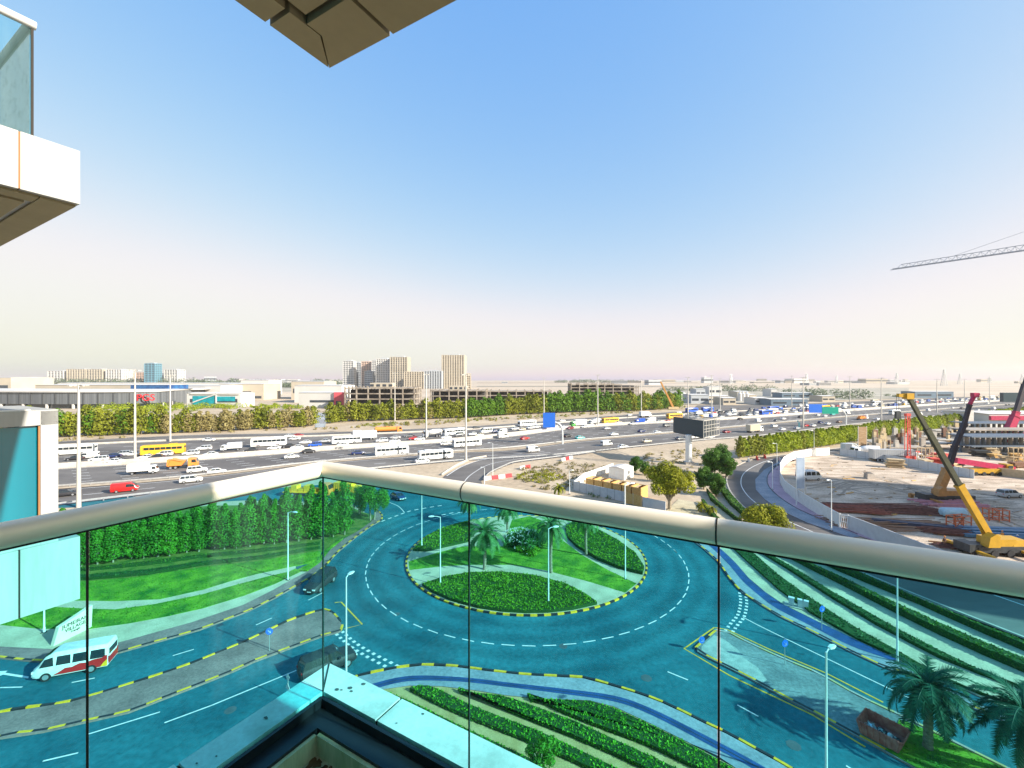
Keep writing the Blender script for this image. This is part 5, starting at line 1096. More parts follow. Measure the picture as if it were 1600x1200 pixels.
# rusty open skip on the right median
p = G(1380, 1152, .15); t = thing('skip', 'rusty red open-topped skip with rubbish on the right median', 'skip', p, hd((1300, 1080), (1440, 1150))); rs = M('rust_red', (.42, .09, .07), .8, c2=(.60, .20, .15), scale=2.5, fine=.15)
mb = MB(); L_, W_, H2 = 2.2, 2.1, .95
for s in (-1, 1): mb.add([(-L_ / 2, s * W_ / 2, .12), (L_ / 2, s * W_ / 2, .12), (L_ / 2 + .25, s * W_ / 2, H2), (-L_ / 2 - .25, s * W_ / 2, H2), (-L_ / 2, s * (W_ / 2 - .06), .12), (L_ / 2, s * (W_ / 2 - .06), .12), (L_ / 2 + .25, s * (W_ / 2 - .06), H2), (-L_ / 2 - .25, s * (W_ / 2 - .06), H2)], [(0, 1, 2, 3), (7, 6, 5, 4), (4, 5, 1, 0), (5, 6, 2, 1), (6, 7, 3, 2), (7, 4, 0, 3)])
mb.build('side_panel', rs, t)
for s in (-1, 1): mb = MB(); mb.bar((s * L_ / 2, 0, .1), (s * (L_ / 2 + .25), 0, H2), W_ - .1, .07); mb.build('end_panel', rs, t)
mb = MB(); mb.box((0, 0, .12), (L_, W_ - .08, .1)); mb.build('floor_plate', rs, t)
mb = MB()
for k in range(7):
    x = -L_ / 2 + .1 + k * (L_ - .2) / 6
    for s in (-1, 1): mb.bar((x, s * (W_ / 2 + .04), .15), (x * 1.13, s * (W_ / 2 + .04), H2), .09)
mb.build('rib', rs, t); random.seed(9)
for k in range(7): mb = MB(); blob(mb, (random.uniform(-1, 1), random.uniform(-.5, .5), .4), (.35, .3, .3), 60, .12); mb.build('rubbish', darkm if k % 2 else lampm, t)
# ---------------------------------------------------------------- highway signs
signblue = M('sign_blue', (.02, .14, .60), .4, var=.03); signgreen = M('sign_green', (.0, .28, .20), .4, var=.05)
def panelsign(t, x0, x1, y0, y1, d, m, rows=4):
    a, b = P(x0, y0, d), P(x1, y1, d); o = BASE[t.name]; mb = MB()
    mb.box(((a[0] + b[0]) / 2, d, (a[2] + b[2]) / 2), (b[0] - a[0], .25, a[2] - b[2])); pl = mb.build('sign_panel', m, t)
    mb = MB(); w, h = b[0] - a[0], a[2] - b[2]; r0 = random.Random(int(x0))
    for k in range(rows):
        z = a[2] - h * (k + .6) / (rows + .2); xx = a[0] + w * .08
        while xx < b[0] - w * .12:
            l = r0.uniform(.04, .13) * w; mb.box((xx + l / 2, d - .14, z), (l, .05, h * .10)); xx += l + w * .03
    mb.build('legend', paint_w, pl)
g = G(879, 694); t = thing('road_sign', 'large blue highway sign on a curved steel arm above the near lanes', 'road sign', g, world=True)
mb = MB(); q = smoothpl([(g[0], g[1], 0), (g[0] - .1, g[1], 5.6), (g[0] - .9, g[1], 7.8), (g[0] - 2.6, g[1], 8.9), (g[0] - 4.2, g[1], 9.1)], 5); mb.tube(q, .32, 10); mb.build('curved_pole', lampm, t, smooth=True); panelsign(t, 848.5, 867.5, 645, 668, g[1] - .6, signblue, 5)
g = G(1322, 667.5); t = thing('road_sign', 'blue panel beside a green one on a curved arm over the service road', 'road sign', g, world=True)
mb = MB(); q = smoothpl([(g[0], g[1], 0), (g[0], g[1], 6), (g[0] - 1.5, g[1], 8.8), (g[0] - 4, g[1], 10), (g[0] - 16, g[1], 10.2)], 5); mb.tube(q, .3, 10); mb.build('curved_pole', lampm, t, smooth=True); panelsign(t, 1264, 1284, 631.5, 645, g[1] - .6, signblue, 3); panelsign(t, 1284.5, 1310, 636, 646.5, g[1] - .6, signgreen, 2)
# dark LED billboard on a single column, its back frame open
pA = Vector(P(1052, 651, 147)); pB = Vector(P(1098.5, 657, 133)); pC = Vector(P(1123, 655, 141)); z0b, z1b = 8.7, 14.0
g = G(1076, 725); t = thing('billboard', 'big dark blank billboard on a thick column, open steel frame at its right', 'billboard', g, world=True)
mb = MB(); mb.tube([(g[0], g[1], 0), (g[0], g[1], 9.2)], .95, 16); mb.build('column', lampm, t, smooth=True); mb = MB(); mb.box((g[0], g[1], .4), (2.6, 2.6, .8)); mb.build('footing', conc, t)
dv = (pB - pA); dv.z = 0; dv.normalize(); nn = Vector((-dv.y, dv.x, 0))
mb = MB(); mb.add([(pA.x, pA.y, z0b), (pB.x, pB.y, z0b), (pB.x, pB.y, z1b), (pA.x, pA.y, z1b)] + [tuple(Vector((p.x, p.y, z)) + nn * .5) for p, z in ((pA, z0b), (pB, z0b), (pB, z1b), (pA, z1b))], [(0, 1, 2, 3), (7, 6, 5, 4), (4, 5, 1, 0), (5, 6, 2, 1), (6, 7, 3, 2), (7, 4, 0, 3)]); mb.build('screen', M('screen_dark', (.010, .035, .055), .35, var=.1), t)
mb = MB(); dc = pC - pB; dc.z = 0
for k in range(7):
    q = pB + dc * (k / 6) + Vector((.15, 0, 0)); mb.bar((q.x, q.y, z0b), (q.x, q.y, z1b), .16)
    q2 = pA + (pC - pB) * (k / 6); mb.bar((q2.x, q2.y + .6, z1b), (q.x, q.y, z1b), .14)
for z in (z0b, z0b + 1.8, (z0b + z1b) / 2, z1b - 1.6, z1b): q = pB + dc; mb.bar((pB.x + .15, pB.y, z), (q.x + .15, q.y, z), .22 if z in (z0b, z1b) else .14)
mb.build('frame', M('frame_steel', (.42, .40, .36), .6), t)
mb = MB(); q1, q2 = pB + Vector((.6, .8, 0)), pB + dc * .8 + Vector((.4, 1.0, 0))
mb.add([(q1.x, q1.y, z0b + .2), (q2.x, q2.y, z0b + .2), (q2.x, q2.y, z1b - .3), (q1.x, q1.y, z1b - .3)], [(0, 1, 2, 3)]); mb.build('back_panel', M('panel_back', (.04, .05, .06), .6), t)
t = thing('billboard', 'far dark blank billboard cut by the right edge of the picture', 'billboard', G(1590, 640), world=True); d = G(1590, 640)[1]; a, b = P(1565, 613.5, d), P(1640, 628, d)
mb = MB(); mb.box(((a[0] + b[0]) / 2, d, (a[2] + b[2]) / 2), (b[0] - a[0], 3, a[2] - b[2])); mb.build('screen', MATS['screen_dark'], t); mb = MB(); mb.tube([(b[0] - 28, d, 0), (b[0] - 28, d, 14)], 1.4, 10); mb.build('column', lampm, t)
# ---------------------------------------------------------------- buildings
winm = M('window_far', (.05, .06, .075), .25, var=.2, scale=.3); cream = M('cream_wall', (.48, .42, .33), .8, var=.06, scale=.05); creamw = M('offwhite_wall', (.58, .56, .53), .8, var=.05, scale=.05); greyb = M('greyblue_wall', (.42, .44, .46), .8, var=.05); pinkb = M('salmon_wall', (.60, .42, .32), .8, var=.05)
def tower(label, x0, x1, yt, yb, d, wall, fl=8, bays=5, cap=True, depth=None, name='tower', cat='building', g=None, rz=0.):
    X0, X1 = (x0 - 800) / F * d, (x1 - 800) / F * d; zt = EYE - (yt - HY) / F * d; w = X1 - X0; dp = depth or w * .8; cx, cy = (X0 + X1) / 2, d + dp / 2
    t = thing(name, label, cat, (cx, cy, 0), rz, g); mb = MB(); mb.box((0, 0, zt / 2), (w, dp, zt)); 
    ph = zt / fl
    for k in range(bays + 1):
        x = -w / 2 + w * k / bays
        for s in (-1, 1): mb.box((x, s * dp / 2, zt / 2), (w * .06, w * .06, zt * .995))
    for k in range(bays):
        y = -dp / 2 + dp * k / bays
        for s in (-1, 1): mb.box((s * w / 2, y, zt / 2), (w * .05, w * .07, zt * .994))
    mb.build('wall', wall, t)
    for k in range(fl):
        mb = MB(); mb.box((0, 0, ph * (k + .55)), (w * 1.012, dp * 1.012, ph * .42)); mb.build('window_band', winm, t)
    if cap: mb = MB(); mb.box((0, 0, zt + zt * .02), (w * .5, dp * .5, zt * .05)); mb.build('roof_plant', greyb, t)
    mb = MB(); mb.box((0, 0, zt + .3), (w * 1.03, dp * 1.03, .9)); mb.build('roof_edge', wall, t)
    return t
for a in (('pale tower at the left end of the high-rise group behind the concrete frames', 536, 552, 564, 602, 1300, creamw, 14, 4), ('slim grey-blue tower, second from left in the high-rise group', 553, 564, 567, 602, 1330, greyb, 14, 3), ('pinkish tower, third from left in the high-rise group', 565, 580, 565, 602, 1280, pinkb, 14, 4),
          ('off-white tower left of the paired middle towers', 581, 594, 563, 602, 1260, creamw, 16, 4), ('tall tower with dark roof plant, left of the middle pair', 588, 609, 561, 603, 1200, creamw, 16, 6), ('tall cream tower, right of the middle pair', 610, 636, 558, 603, 1180, cream, 17, 7),
          ('low broad apartment block below the right middle tower', 632, 662, 581, 604, 1100, cream, 9, 8), ('bluish low apartment block left of the tallest tower', 663, 690, 580, 604, 1100, greyb, 9, 7), ('tallest cream tower of the group, with flat roof plant', 691, 725, 555, 604, 1120, cream, 22, 9), ('small stepped cream block against the right side of the tallest tower', 725, 735, 584, 604, 1150, cream, 8, 3),
          ('short grey block in front of the pinkish tower', 570, 582, 580, 602, 1250, greyb, 8, 3)):
    tower(*a)
for a in (('cream apartment block at the left end of the distant left row', 75, 99, 580, 599, 1700, creamw, 9, 5), ('distant cream block with reddish bays, second in the left row', 105, 133, 577, 599, 1700, cream, 10, 7), ('distant cream block with reddish bays, third in the left row', 135, 160, 577, 599, 1700, cream, 10, 6),
          ('distant white block, fourth in the left row', 166, 190, 577.5, 599, 1700, creamw, 10, 6), ('distant low cream block left of the glass tower', 191, 208, 582, 599, 1750, cream, 8, 4), ('distant salmon block touching the glass tower on its left', 213, 226, 582, 599, 1750, pinkb, 8, 3), ('distant white block right of the glass tower', 257, 277, 577.5, 599, 1700, creamw, 10, 5), ('distant low grey block between the glass tower and the white block', 245, 256, 583, 599, 1750, greyb, 7, 3)):
    tower(*a)
tower('distant blue glass tower, tallest of the left skyline', 226, 242, 568, 599, 1650, M('blue_glass', (.12, .28, .36), .3, var=.1), 12, 3)
def hall(label, x0, x1, yt, yb, wall, dp=40, name='warehouse', band=None, roof=None, d=None, extra=0, cat='building'):
    d = d or EYE * F / (yb - HY); X0, X1 = (x0 - 800) / F * d, (x1 - 800) / F * d; zt = max(3, EYE - (yt - HY) / F * d); w = X1 - X0
    t = thing(name, label, cat, ((X0 + X1) / 2, d + dp / 2, 0)); mb = MB(); mb.box((0, 0, zt / 2), (w, dp, zt)); mb.build('wall', wall, t)
    mb = MB(); mb.loft([[(-w / 2 - .5, -dp / 2 - .5, zt + .01), (-w / 2 - .5, 0, zt + .8), (-w / 2 - .5, dp / 2 + .5, zt + .01)], [(w / 2 + .5, -dp / 2 - .5, zt + .01), (w / 2 + .5, 0, zt + .8), (w / 2 + .5, dp / 2 + .5, zt + .01)]]); mb.build('roof', roof or creamw, t)
    for (f0, f1, g0, g1) in (band or [(.06, .42, .35, .6), (.55, .94, .35, .6)]):
        mb = MB(); mb.box((-w / 2 + w * (f0 + f1) / 2, -dp / 2 - .03, zt * (g0 + g1) / 2), (w * (f1 - f0), .3, zt * (g1 - g0))); mb.build('window', winm, t)
    return t, w, zt, dp
# curved dark hall with red letters
dh = M('dark_cladding', (.10, .11, .12), .6, c2=(.17, .18, .19), scale=.8, aniso=(1, 1, .02)); d0 = 375
t = thing('exhibition_hall', 'long dark curved hall with white roof and red letters at its right end', 'building', (-270, 400, 0), world=True)
cv = smoothpl([P(-130, 635, 410), P(0, 635, 392), P(100, 635, 385), P(200, 635, 392), P(250, 635, 410), P(272, 635, 445)], 5); cv = [Vector((p.x, p.y, 0)) for p in cv]; bk = [Vector((p.x - 10, p.y + 75, 0)) for p in cv]
mb = MB()
for i in range(len(cv) - 1): mb.face([(cv[i].x, cv[i].y, 4.), (cv[i + 1].x, cv[i + 1].y, 4.), (cv[i + 1].x, cv[i + 1].y, 14.5), (cv[i].x, cv[i].y, 14.5)])
mb.face([(cv[-1].x, cv[-1].y, 0), (bk[-1].x, bk[-1].y, 0), (bk[-1].x, bk[-1].y, 14.5), (cv[-1].x, cv[-1].y, 14.5)]); mb.build('cladding', dh, t)
mb = MB()
for i in range(len(cv) - 1): mb.face([(cv[i].x, cv[i].y + 2, 0), (cv[i + 1].x, cv[i + 1].y + 2, 0), (cv[i + 1].x, cv[i + 1].y + 2, 4.0), (cv[i].x, cv[i].y + 2, 4.0)]); mb.face([(cv[i].x, cv[i].y, 4), (cv[i].x, cv[i].y + 2, 4), (cv[i + 1].x, cv[i + 1].y + 2, 4), (cv[i + 1].x, cv[i + 1].y, 4)])
mb.build('shopfront', glassd, t)
mb = MB(); o_ = offset(cv, -1.2); mb.prism([(p.x, p.y) for p in o_] + [(p.x, p.y) for p in bk[::-1]], 14.51, 15.8, bottom=True); mb.build('roof', creamw, t)
for p, dd in along(cv, 12, 3): mb = MB(); mb.box((p.x, p.y - .3, 9.2), (.8, .5, 10.2), math.atan2(dd.y, dd.x)); mb.build('pier', M('pier_grey', (.07, .075, .08), .6), t)
for p, dd in along(cv, 24, 6): mb = MB(); mb.box((p.x, p.y + .5, 2), (1.4, 1.4, 4)); mb.build('column', creamw, t)
q = P(234, 620, 400); text('PGS', 8.5, (q[0] + 270, q[1] - 400 - 4.5, 9.2), (R(90), 0, R(14)), M('letter_red', (.62, .02, .03), .5), t, 'letters', .4)
hall('blue glazed upper hall behind the dark curved hall', 204, 262, 601.5, 632, M('blue_cladding', (.02, .07, .22), .3, c2=(.04, .16, .36), scale=.2), 30, d=470)
hall('long low white-roofed store behind the dark curved hall', 55, 205, 601.5, 632, cream, 60, d=500, band=[(.02, .98, .55, .7)])
hall('beige flat-roofed store at the far left horizon', -60, 17, 590, 606, cream, 60, d=640)
hall('long pale low store behind the left skyline trees', 90, 420, 598.5, 607, creamw, 50, d=900, band=[(.1, .9, .3, .5)])
# angular glass showroom
t, w, zt, dp = hall('angular white showroom with teal glass wall right of the dark hall', 292, 376, 614.5, 636, creamw, 22, 'showroom', band=[], d=405)
mb = MB(); q = M('teal_window', (.0, .22, .28), .15, c2=(.01, .34, .40), scale=.3)
mb.box((-w * .18, -dp / 2 - .1, zt * .45), (w * .42, .3, zt * .72)); mb.build('glass_wall', q, t); mb = MB(); mb.box((w * .22, -dp / 2 - .1, zt * .6), (w * .36, .3, zt * .34)); mb.build('glass_wall', q, t)
mb = MB(); mb.bar((-w * .38, -dp / 2 - .5, zt * .35), (w * .06, -dp / 2 - .5, zt * .95), 1.2, 1.0); mb.bar((-w * .42, -dp / 2 - .5, zt * .97), (w * .48, -dp / 2 - .5, zt * .95), 1.0); mb.bar((w * .05, -dp / 2 - .5, zt * .3), (w * .05, -dp / 2 - .5, zt), 1.0); mb.build('white_frame', creamw, t)
t, w, zt, dp = hall('white showroom with a red block at its right end', 467, 536, 613.5, 636, creamw, 22, 'showroom', band=[(.25, .80, .35, .5)], d=400)
mb = MB(); mb.box((w * .42, -dp / 2 - .8, zt * .52), (w * .22, 2, zt * 1.02)); mb.build('red_block', M('red_panel', (.62, .10, .12), .6), t); mb = MB(); mb.box((w * .42, -dp / 2 - 1.9, zt * .3), (w * .12, .3, zt * .3)); mb.build('window', winm, t)
hall('large white box store behind the red and white showroom', 460, 534, 602.5, 625, creamw, 40, d=480, band=[(.1, .2, .15, .35), (.38, .55, .15, .35)])
hall('cream upper storey block behind the white box store', 455, 506, 596, 612, cream, 40, d=560)
hall('wide white warehouse with two dark windows, right of the dark hall', 284, 345, 602.5, 625, creamw, 40, d=500, band=[(.13, .3, .35, .5), (.13, .3, .12, .28)])
hall('pale warehouse with brown window strips right of the white one', 342, 412, 600, 622, cream, 40, d=540, band=[(.4, .72, .4, .55), (.3, .95, .1, .25)])
hall('white gabled warehouse behind the brown-striped one', 376, 420, 594, 610, creamw, 40, d=700)
rr = random.Random(12)
FB = [(('white', creamw), ('cream', cream), ('grey', greyb))[rr.randrange(3)] for _ in range(80)]
grp = 'tiny low buildings along the horizon'
for i in range(64):
    x = rr.choice((rr.uniform(280, 540), rr.uniform(720, 1600), rr.uniform(1000, 1420))); d = rr.uniform(1500, 4300); h = rr.uniform(5, 16) * (1 if rr.random() < .85 else 2.6) * (1.5 if d > 2800 else 1); w = rr.uniform(25, 120); n_, m_ = FB[i]; X = (x - 800) / F * d
    t = thing('distant_building', f'tiny low {n_} building near the horizon haze', 'building', (X, d, 0), rr.uniform(-.4, .4), grp); mb = MB(); mb.box((0, 0, h / 2), (w, w * .5, h)); mb.build('wall', m_, t)
    mb = MB(); mb.box((0, 0, h + .4), (w * 1.02, w * .52, .8)); mb.build('roof', creamw, t); mb = MB(); mb.box((0, 0, h * .55), (w * 1.004, w * .504, h * .25)); mb.build('window_band', winm, t)
for i, (x0, x1, yt, yb, n_) in enumerate(((1108, 1128, 604, 618, 'white'), (1088, 1102, 608, 620, 'grey'), (1055, 1072, 615, 624, 'cream'), (1080, 1108, 617, 631, 'grey'), (1152, 1172, 612, 626, 'cream'), (1172, 1182, 617, 627, 'cream'), (1205, 1262, 624, 634, 'blue'), (1222, 1270, 614, 622, 'blue'), (1205, 1215, 608, 620, 'white'), (1285, 1305, 619, 628, 'cream'), (1180, 1200, 622, 632, 'white'), (1130, 1150, 622, 633, 'cream'), (1430, 1490, 612, 622, 'blue'), (1105, 1140, 619, 629, 'cream'))):
    m_ = dict(white=creamw, grey=greyb, cream=cream, blue=M('hazy_blue', (.12, .18, .24), .7))[n_]
    hall(f'low {n_} industrial building, {ORD[i]} from front among those beyond the far service road'.replace(' from front', ''), x0, x1, yt, yb, m_, 22)
for i, x in enumerate((1058, 1063, 1068, 1156, 1161, 1167)):
    t = thing('silo', f'pale storage silo, {ORD[i]} from left beyond the far service road', 'silo', G(x, 627)); mb = MB(); mb.tube([(0, 0, 0), (0, 0, 9), (0, 0, 10.5)], [2.4, 2.4, .6], 12); mb.build('shell', creamw, t, smooth=True); mb = MB(); mb.box((0, 0, 11), (1.2, 1.2, 1.2)); mb.build('hatch', greyb, t)
# unfinished concrete frames
rawc = M('raw_frame', (.20, .165, .13), .95, c2=(.38, .33, .27), scale=.25, fine=.15)
def skeleton(label, x0, x1, yt, d, floors, bays, dp=28, deps=3, name='unfinished_building', roofbox=True, cutf=None):
    X0, X1 = (x0 - 800) / F * d, (x1 - 800) / F * d; w = X1 - X0; zt = EYE - (yt - HY) / F * d; fh = zt / floors
    t = thing(name, label, 'building', ((X0 + X1) / 2, d + dp / 2, 0))
    for k in range(1, floors + 1):
        if cutf and k == floors: ww, xo = w * cutf, w * (1 - cutf) / 2 * -1
        else: ww, xo = w, 0
        mb = MB(); mb.box((xo, 0, k * fh - .4), (ww, dp, .9)); mb.build('floor_slab', rawc, t)
    for i in range(bays + 1):
        for j in range(deps + 1):
            top = zt if not cutf or (-w / 2 + w * i / bays) < w / 2 - w * (1 - cutf) else zt - fh + .9
            mb = MB(); mb.box((-w / 2 + .4 + (w - .8) * i / bays, -dp / 2 + .4 + (dp - .8) * j / deps, top / 2 + .6), (1., 1., top + 1.2)); mb.build('column', rawc, t)
    mb = MB(); mb.box((0, dp * .08, zt * .46), (w * .9, dp * .7, zt * .9)); mb.build('core', M('core_dark', (.06, .055, .055), .9), t)
    if roofbox:
        mb = MB(); mb.box((-w * .02, 0, zt + 2.2), (w * .32, dp * .4, 4)); mb.build('roof_room', cream, t)
        for k in range(4): mb = MB(); mb.box((-w * .15 + k * w * .09, -dp * .2 - .05, zt + 2), (w * .05, .3, 2)); mb.build('window', winm, t)
    return t
skeleton('unfinished grey concrete frame, leftmost, below the high-rise group', 538, 648, 606, 375, 4, 6); skeleton('unfinished low concrete frame below the tallest tower', 672, 760, 610, 420, 3, 6); skeleton('unfinished concrete frame with short columns left of the blue road sign', 738, 862, 611, 470, 3, 9, roofbox=False)
skeleton('half-built stepped concrete block with bare columns right of the blue sign', 892, 998, 600, 520, 5, 8, cutf=.75, roofbox=False)
# mobile crane far off left of the billboard
def boom(mb, a, b, w0, w1, mi=0, n=1):
    a, b = Vector(a), Vector(b)
    for k in range(n): p, q = a.lerp(b, k / n), a.lerp(b, (k + 1) / n); mb.bar(p, q, w0 + (w1 - w0) * k / n, None, mi)
g = G(1052, 640); t = thing('mobile_crane', 'far mobile crane with raised thin brown boom left of the dark billboard', 'crane', g, world=True); mb = MB(); boom(mb, (g[0], g[1], 1.5), P(1032, 596, g[1]), 1.6, .9, 0, 3); mb.build('boom', M('crane_orange', (.50, .24, .06), .5), t); mb = MB(); mb.box((g[0], g[1], 1.4), (9, 3, 2)); mb.build('carrier', M('crane_tan', (.52, .40, .22), .5), t)
g = G(1004, 640.5); t = thing('excavator', 'small orange excavator by the trees below the half-built block', 'excavator', g, world=True); mb = MB(); mb.box((g[0], g[1], 2), (5, 3, 2.2)); mb.bar((g[0] - 2, g[1], 3), (g[0] - 5, g[1], 5), .8); mb.bar((g[0] - 5, g[1], 5), (g[0] - 7.5, g[1], 1), .6); mb.build('body', MATS['crane_orange'], t); mb = MB(); mb.box((g[0], g[1], .5), (5, 3, 1)); mb.build('tracks', trim, t)
# power pylons on the right horizon
pt = thing('power_pylon', 'pylon', 'pylon'); mb = MB()
for sx in (-1, 1):
    for sy in (-1, 1): mb.bar((sx * 5, sy * 5, 0), (sx * .8, sy * .8, 45), .9)
for k in range(6):
    z, z2 = k * 7, k * 7 + 7; r1, r2 = 5 - z * .093, 5 - z2 * .093
    for s in (-1, 1): mb.bar((-r1, s * r1, z), (r2, s * r2, z2), .5); mb.bar((r1, s * r1, z), (-r2, s * r2, z2), .5)
mb.build('lattice', metal, pt)
for z in (30, 37, 44): mb = MB(); mb.bar((-9, 0, z), (9, 0, z), .8); mb.bar((-9, 0, z), (0, 0, z + 2.5), .4); mb.bar((9, 0, z), (0, 0, z + 2.5), .4); mb.build('cross_arm', metal, pt)
pyl = Proto(pt)
for i, (x, yt, d) in enumerate(((1475, 576, 1500), (1500, 583, 1900), (1401, 582, 1900), (1260, 583, 2000), (1142, 584, 2100), (1307, 586, 2300), (1546, 588, 2400), (1597, 584, 2000), (1102, 587, 2700))):
    h = EYE - (yt - HY) / F * d; pyl.put(((x - 800) / F * d, d, 0), .3, f'faint lattice power pylon on the horizon, {ORD[(5, 6, 4, 2, 1, 3, 7, 8, 0)[i]]} from left', 'power pylons on the horizon', (1.3, 1.3, h / 47))
# canal culvert opening in the far tree row
sheet('canal', [(492, 668), (508, 667), (512, 652), (508, 645), (496, 645), (494, 655)], .1, M('canal_water', (.25, .33, .42), .15, var=.2))
sheet('far_road', [(1080, 641), (1600, 618), (1600, 616), (1200, 633), (1090, 633)], .2, asphalt)
# desert banding and far town ground
for i, (y0, y1, c) in enumerate(((603, 604.2, (.25, .22, .17)), (597.5, 598.6, (.40, .30, .22)))):
    sheet('track', [(745, y1), (1090, y1), (1090, y0), (745, y0)], .5, M('track%d' % i, c, .95))
sheet('built_up_ground', [(280, 612), (540, 612), (540, 595), (280, 595)], .35, M('town_ground', (.28, .25, .19), .95, c2=(.46, .42, .34), scale=.02, fine=.3))
sheet('built_up_ground', [(1040, 633), (1420, 622), (1420, 606), (1040, 608)], .35, MATS['town_ground'])
# ---------------------------------------------------------------- timber shed yard beyond the handrail
hoard = M('hoarding', (.50, .52, .54), .55, var=.06, scale=1.2); hoardw = M('hoarding_white', (.74, .73, .69), .55, var=.05); timber = M('timber', (.48, .26, .07), .8, c2=(.64, .42, .16), scale=2, aniso=(1, 1, 6)); tan = M('tan_panel', (.52, .40, .24), .8, var=.1)
def wallpx(label, pts, h, m, th=.12, step=2.4, name='hoarding', post=None, cat='fence', z0=0, grp=None):
    pl = [Vector(G(*p)) for p in pts]; g = pl[0]; t = thing(name, label, cat, g, world=True, group=grp); mb = MB(); n = 0
    for i in range(len(pl) - 1): mb.bar((pl[i].x, pl[i].y, h / 2 + z0), (pl[i + 1].x, pl[i + 1].y, h / 2 + z0), th, h)
    mb.build('panel', m, t); mb = MB()
    for p, d in along(pl, step): mb.bar((p.x, p.y, 0), (p.x, p.y, h + z0 + .04), .12); n += 1
    mb.bar
    if n: mb.build('post', post or darkm, t)
    return t
wallpx('pale panel fence along the front of the timber sheds', [(896, 766), (975, 784)], 2.2, hoard, step=1.9); wallpx('pale panel fence along the left back of the timber sheds', [(896, 766), (912, 752), (958, 735)], 2.1, hoardw, step=2.5)
wallpx('brown timber gate panel at the right end of the shed fence', [(977, 786), (1003, 792)], 2.3, timber, step=1.9, post=lampm); wallpx('grey wall with a small window right of the timber gate', [(1004, 792), (1040, 800)], 2.1, hoard, step=9)
a, b = Vector(G(912, 764)), Vector(G(1000, 782)); dv = (b - a).normalized(); rz = math.atan2(dv.y, dv.x)
for i in range(6):
    c = a.lerp(b, (i + .55) / 6); c = c + Vector((-dv.y, dv.x, 0)) * 2.2; t = thing('timber_shed', f'open-topped timber stall behind the pale fence, {ORD[i]} from left', 'shed', (c.x, c.y, 0), rz, 'timber stalls'); L_ = (b - a).length / 6 * .86
    for s in (-1, 1): mb = MB(); mb.box((s * L_ / 2, 0, 1.35), (.1, 3.4, 2.7)); mb.build('side_panel', timber, t)
    mb = MB(); mb.box((0, 1.7, 1.3), (L_, .1, 2.6)); mb.box((0, -1.7, 1.3), (L_, .1, 2.6)); mb.build('end_panel', timber, t)
    mb = MB(); mb.add([(-L_ / 2, -1.6, 2.3), (-L_ * .1, -1.6, 2.35), (-L_ * .1, 1.6, 2.5), (-L_ / 2, 1.6, 2.5)], [(0, 1, 2, 3)]); mb.build('floor_board', tan, t)
g = G(972, 747); t = thing('site_cabin', 'white portable cabin with shallow roof behind the timber sheds', 'cabin', (g[0], g[1] + 1, 0), rz); mb = MB(); mb.box((0, 0, 1.45), (4.6, 5.2, 2.9)); mb.build('wall', hoardw, t)
mb = MB(); mb.loft([[(-2.4, -2.7, 2.9), (0, -2.7, 3.3), (2.4, -2.7, 2.9)], [(-2.4, 2.7, 2.9), (0, 2.7, 3.3), (2.4, 2.7, 2.9)]]); mb.build('roof', creamw, t); mb = MB(); mb.box((2.31, 0, 1.7), (.06, .8, .9)); mb.build('window', winm, t); mb = MB(); mb.box((.2, -2.62, 1.05), (.9, .06, 2.1)); mb.build('door', lampm, t)
# plastic barriers at the slip road and waste ground
redp = M('plastic_red', (.60, .03, .04), .5); pb_ = {}
for nm, m_ in (('red', redp), ('white', white)):
    t = thing('traffic_barrier', 'b', 'barrier'); mb = MB(); mb.loft([[(-1, -.25, 0), (-1, .25, 0), (-1, .1, .9), (-1, -.1, .9)], [(1, -.25, 0), (1, .25, 0), (1, .1, .9), (1, -.1, .9)]]); mb.build('body', m_, t); mb = MB()
    for s in (-1, 1): mb.box((s * .6, 0, .05), (.5, .6, .1))
    mb.build('foot', m_, t); pb_[nm] = Proto(t)
for k, pts in enumerate(([(762, 750), (801, 745)], [(816, 733), (828, 731)], [(880, 720), (897, 716)])):
    q = [Vector(G(*p)) for p in pts]; w_ = ('beside the slip road bend', 'left of the yellow scrub', 'on the waste ground below the service road')[k]
    for i, (p, d) in enumerate(along(q, 2.1)): c = ('white', 'red')[i % 2]; pb_[c].put((p.x, p.y, 0), math.atan2(d.y, d.x), f'{c} plastic road barrier in the row {w_}', f'{c} plastic barriers {w_}', (1, 1, 1.1))
for x, y, l in ((1170, 721, 'white'), (1183, 718, 'red'), (1195, 715.5, 'red'), (1226, 719, 'red'), (1219, 720.5, 'white')): pb_[l].put(G(x, y), 1.2, f'{l} plastic barrier near the bend of the curved street', f'{l} plastic barriers by the curved street', (1.6, 1, 1.1))
# ---------------------------------------------------------------- construction site on the right
sheet('site_ground', [(1219, 733), (1240, 716), (1295, 707), (1400, 716), (1480, 690), (1560, 665), (1750, 655), (2200, 760), (2300, 1060), (1700, 1020), (1500, 880), (1420, 858), (1382, 843), (1320, 818), (1262, 790), (1219, 758)], .03, sitesand)
wallpx('curved white site wall beside the pink pavement', [(1296, 711), (1266, 713), (1240, 718), (1225, 727), (1219, 738), (1219, 754), (1226, 768), (1242, 781), (1264, 796), (1312, 825)], 2.6, hoardw, .15, 3, post=hoardw)
wallpx('straight white site wall right of the gate on the near side', [(1326, 828), (1380, 850), (1450, 880), (1520, 905)], 2.6, hoard, .15, 3, post=hoard)
wallpx('long white panel wall across the back of the sandy yard', [(1312, 711), (1360, 718), (1400, 725), (1460, 736), (1522, 748)], 2.4, hoard, .12, 2.6)
wallpx('low beige wall right of the back panel wall', [(1522, 738), (1600, 748), (1700, 760)], 2.2, tan, .3, 30, post=tan)
t = thing('gate', 'white lattice gate leaf in the near site wall', 'gate', G(1318, 827), world=True); a, b = Vector(G(1313, 825.5)), Vector(G(1325, 828)); mb = MB()
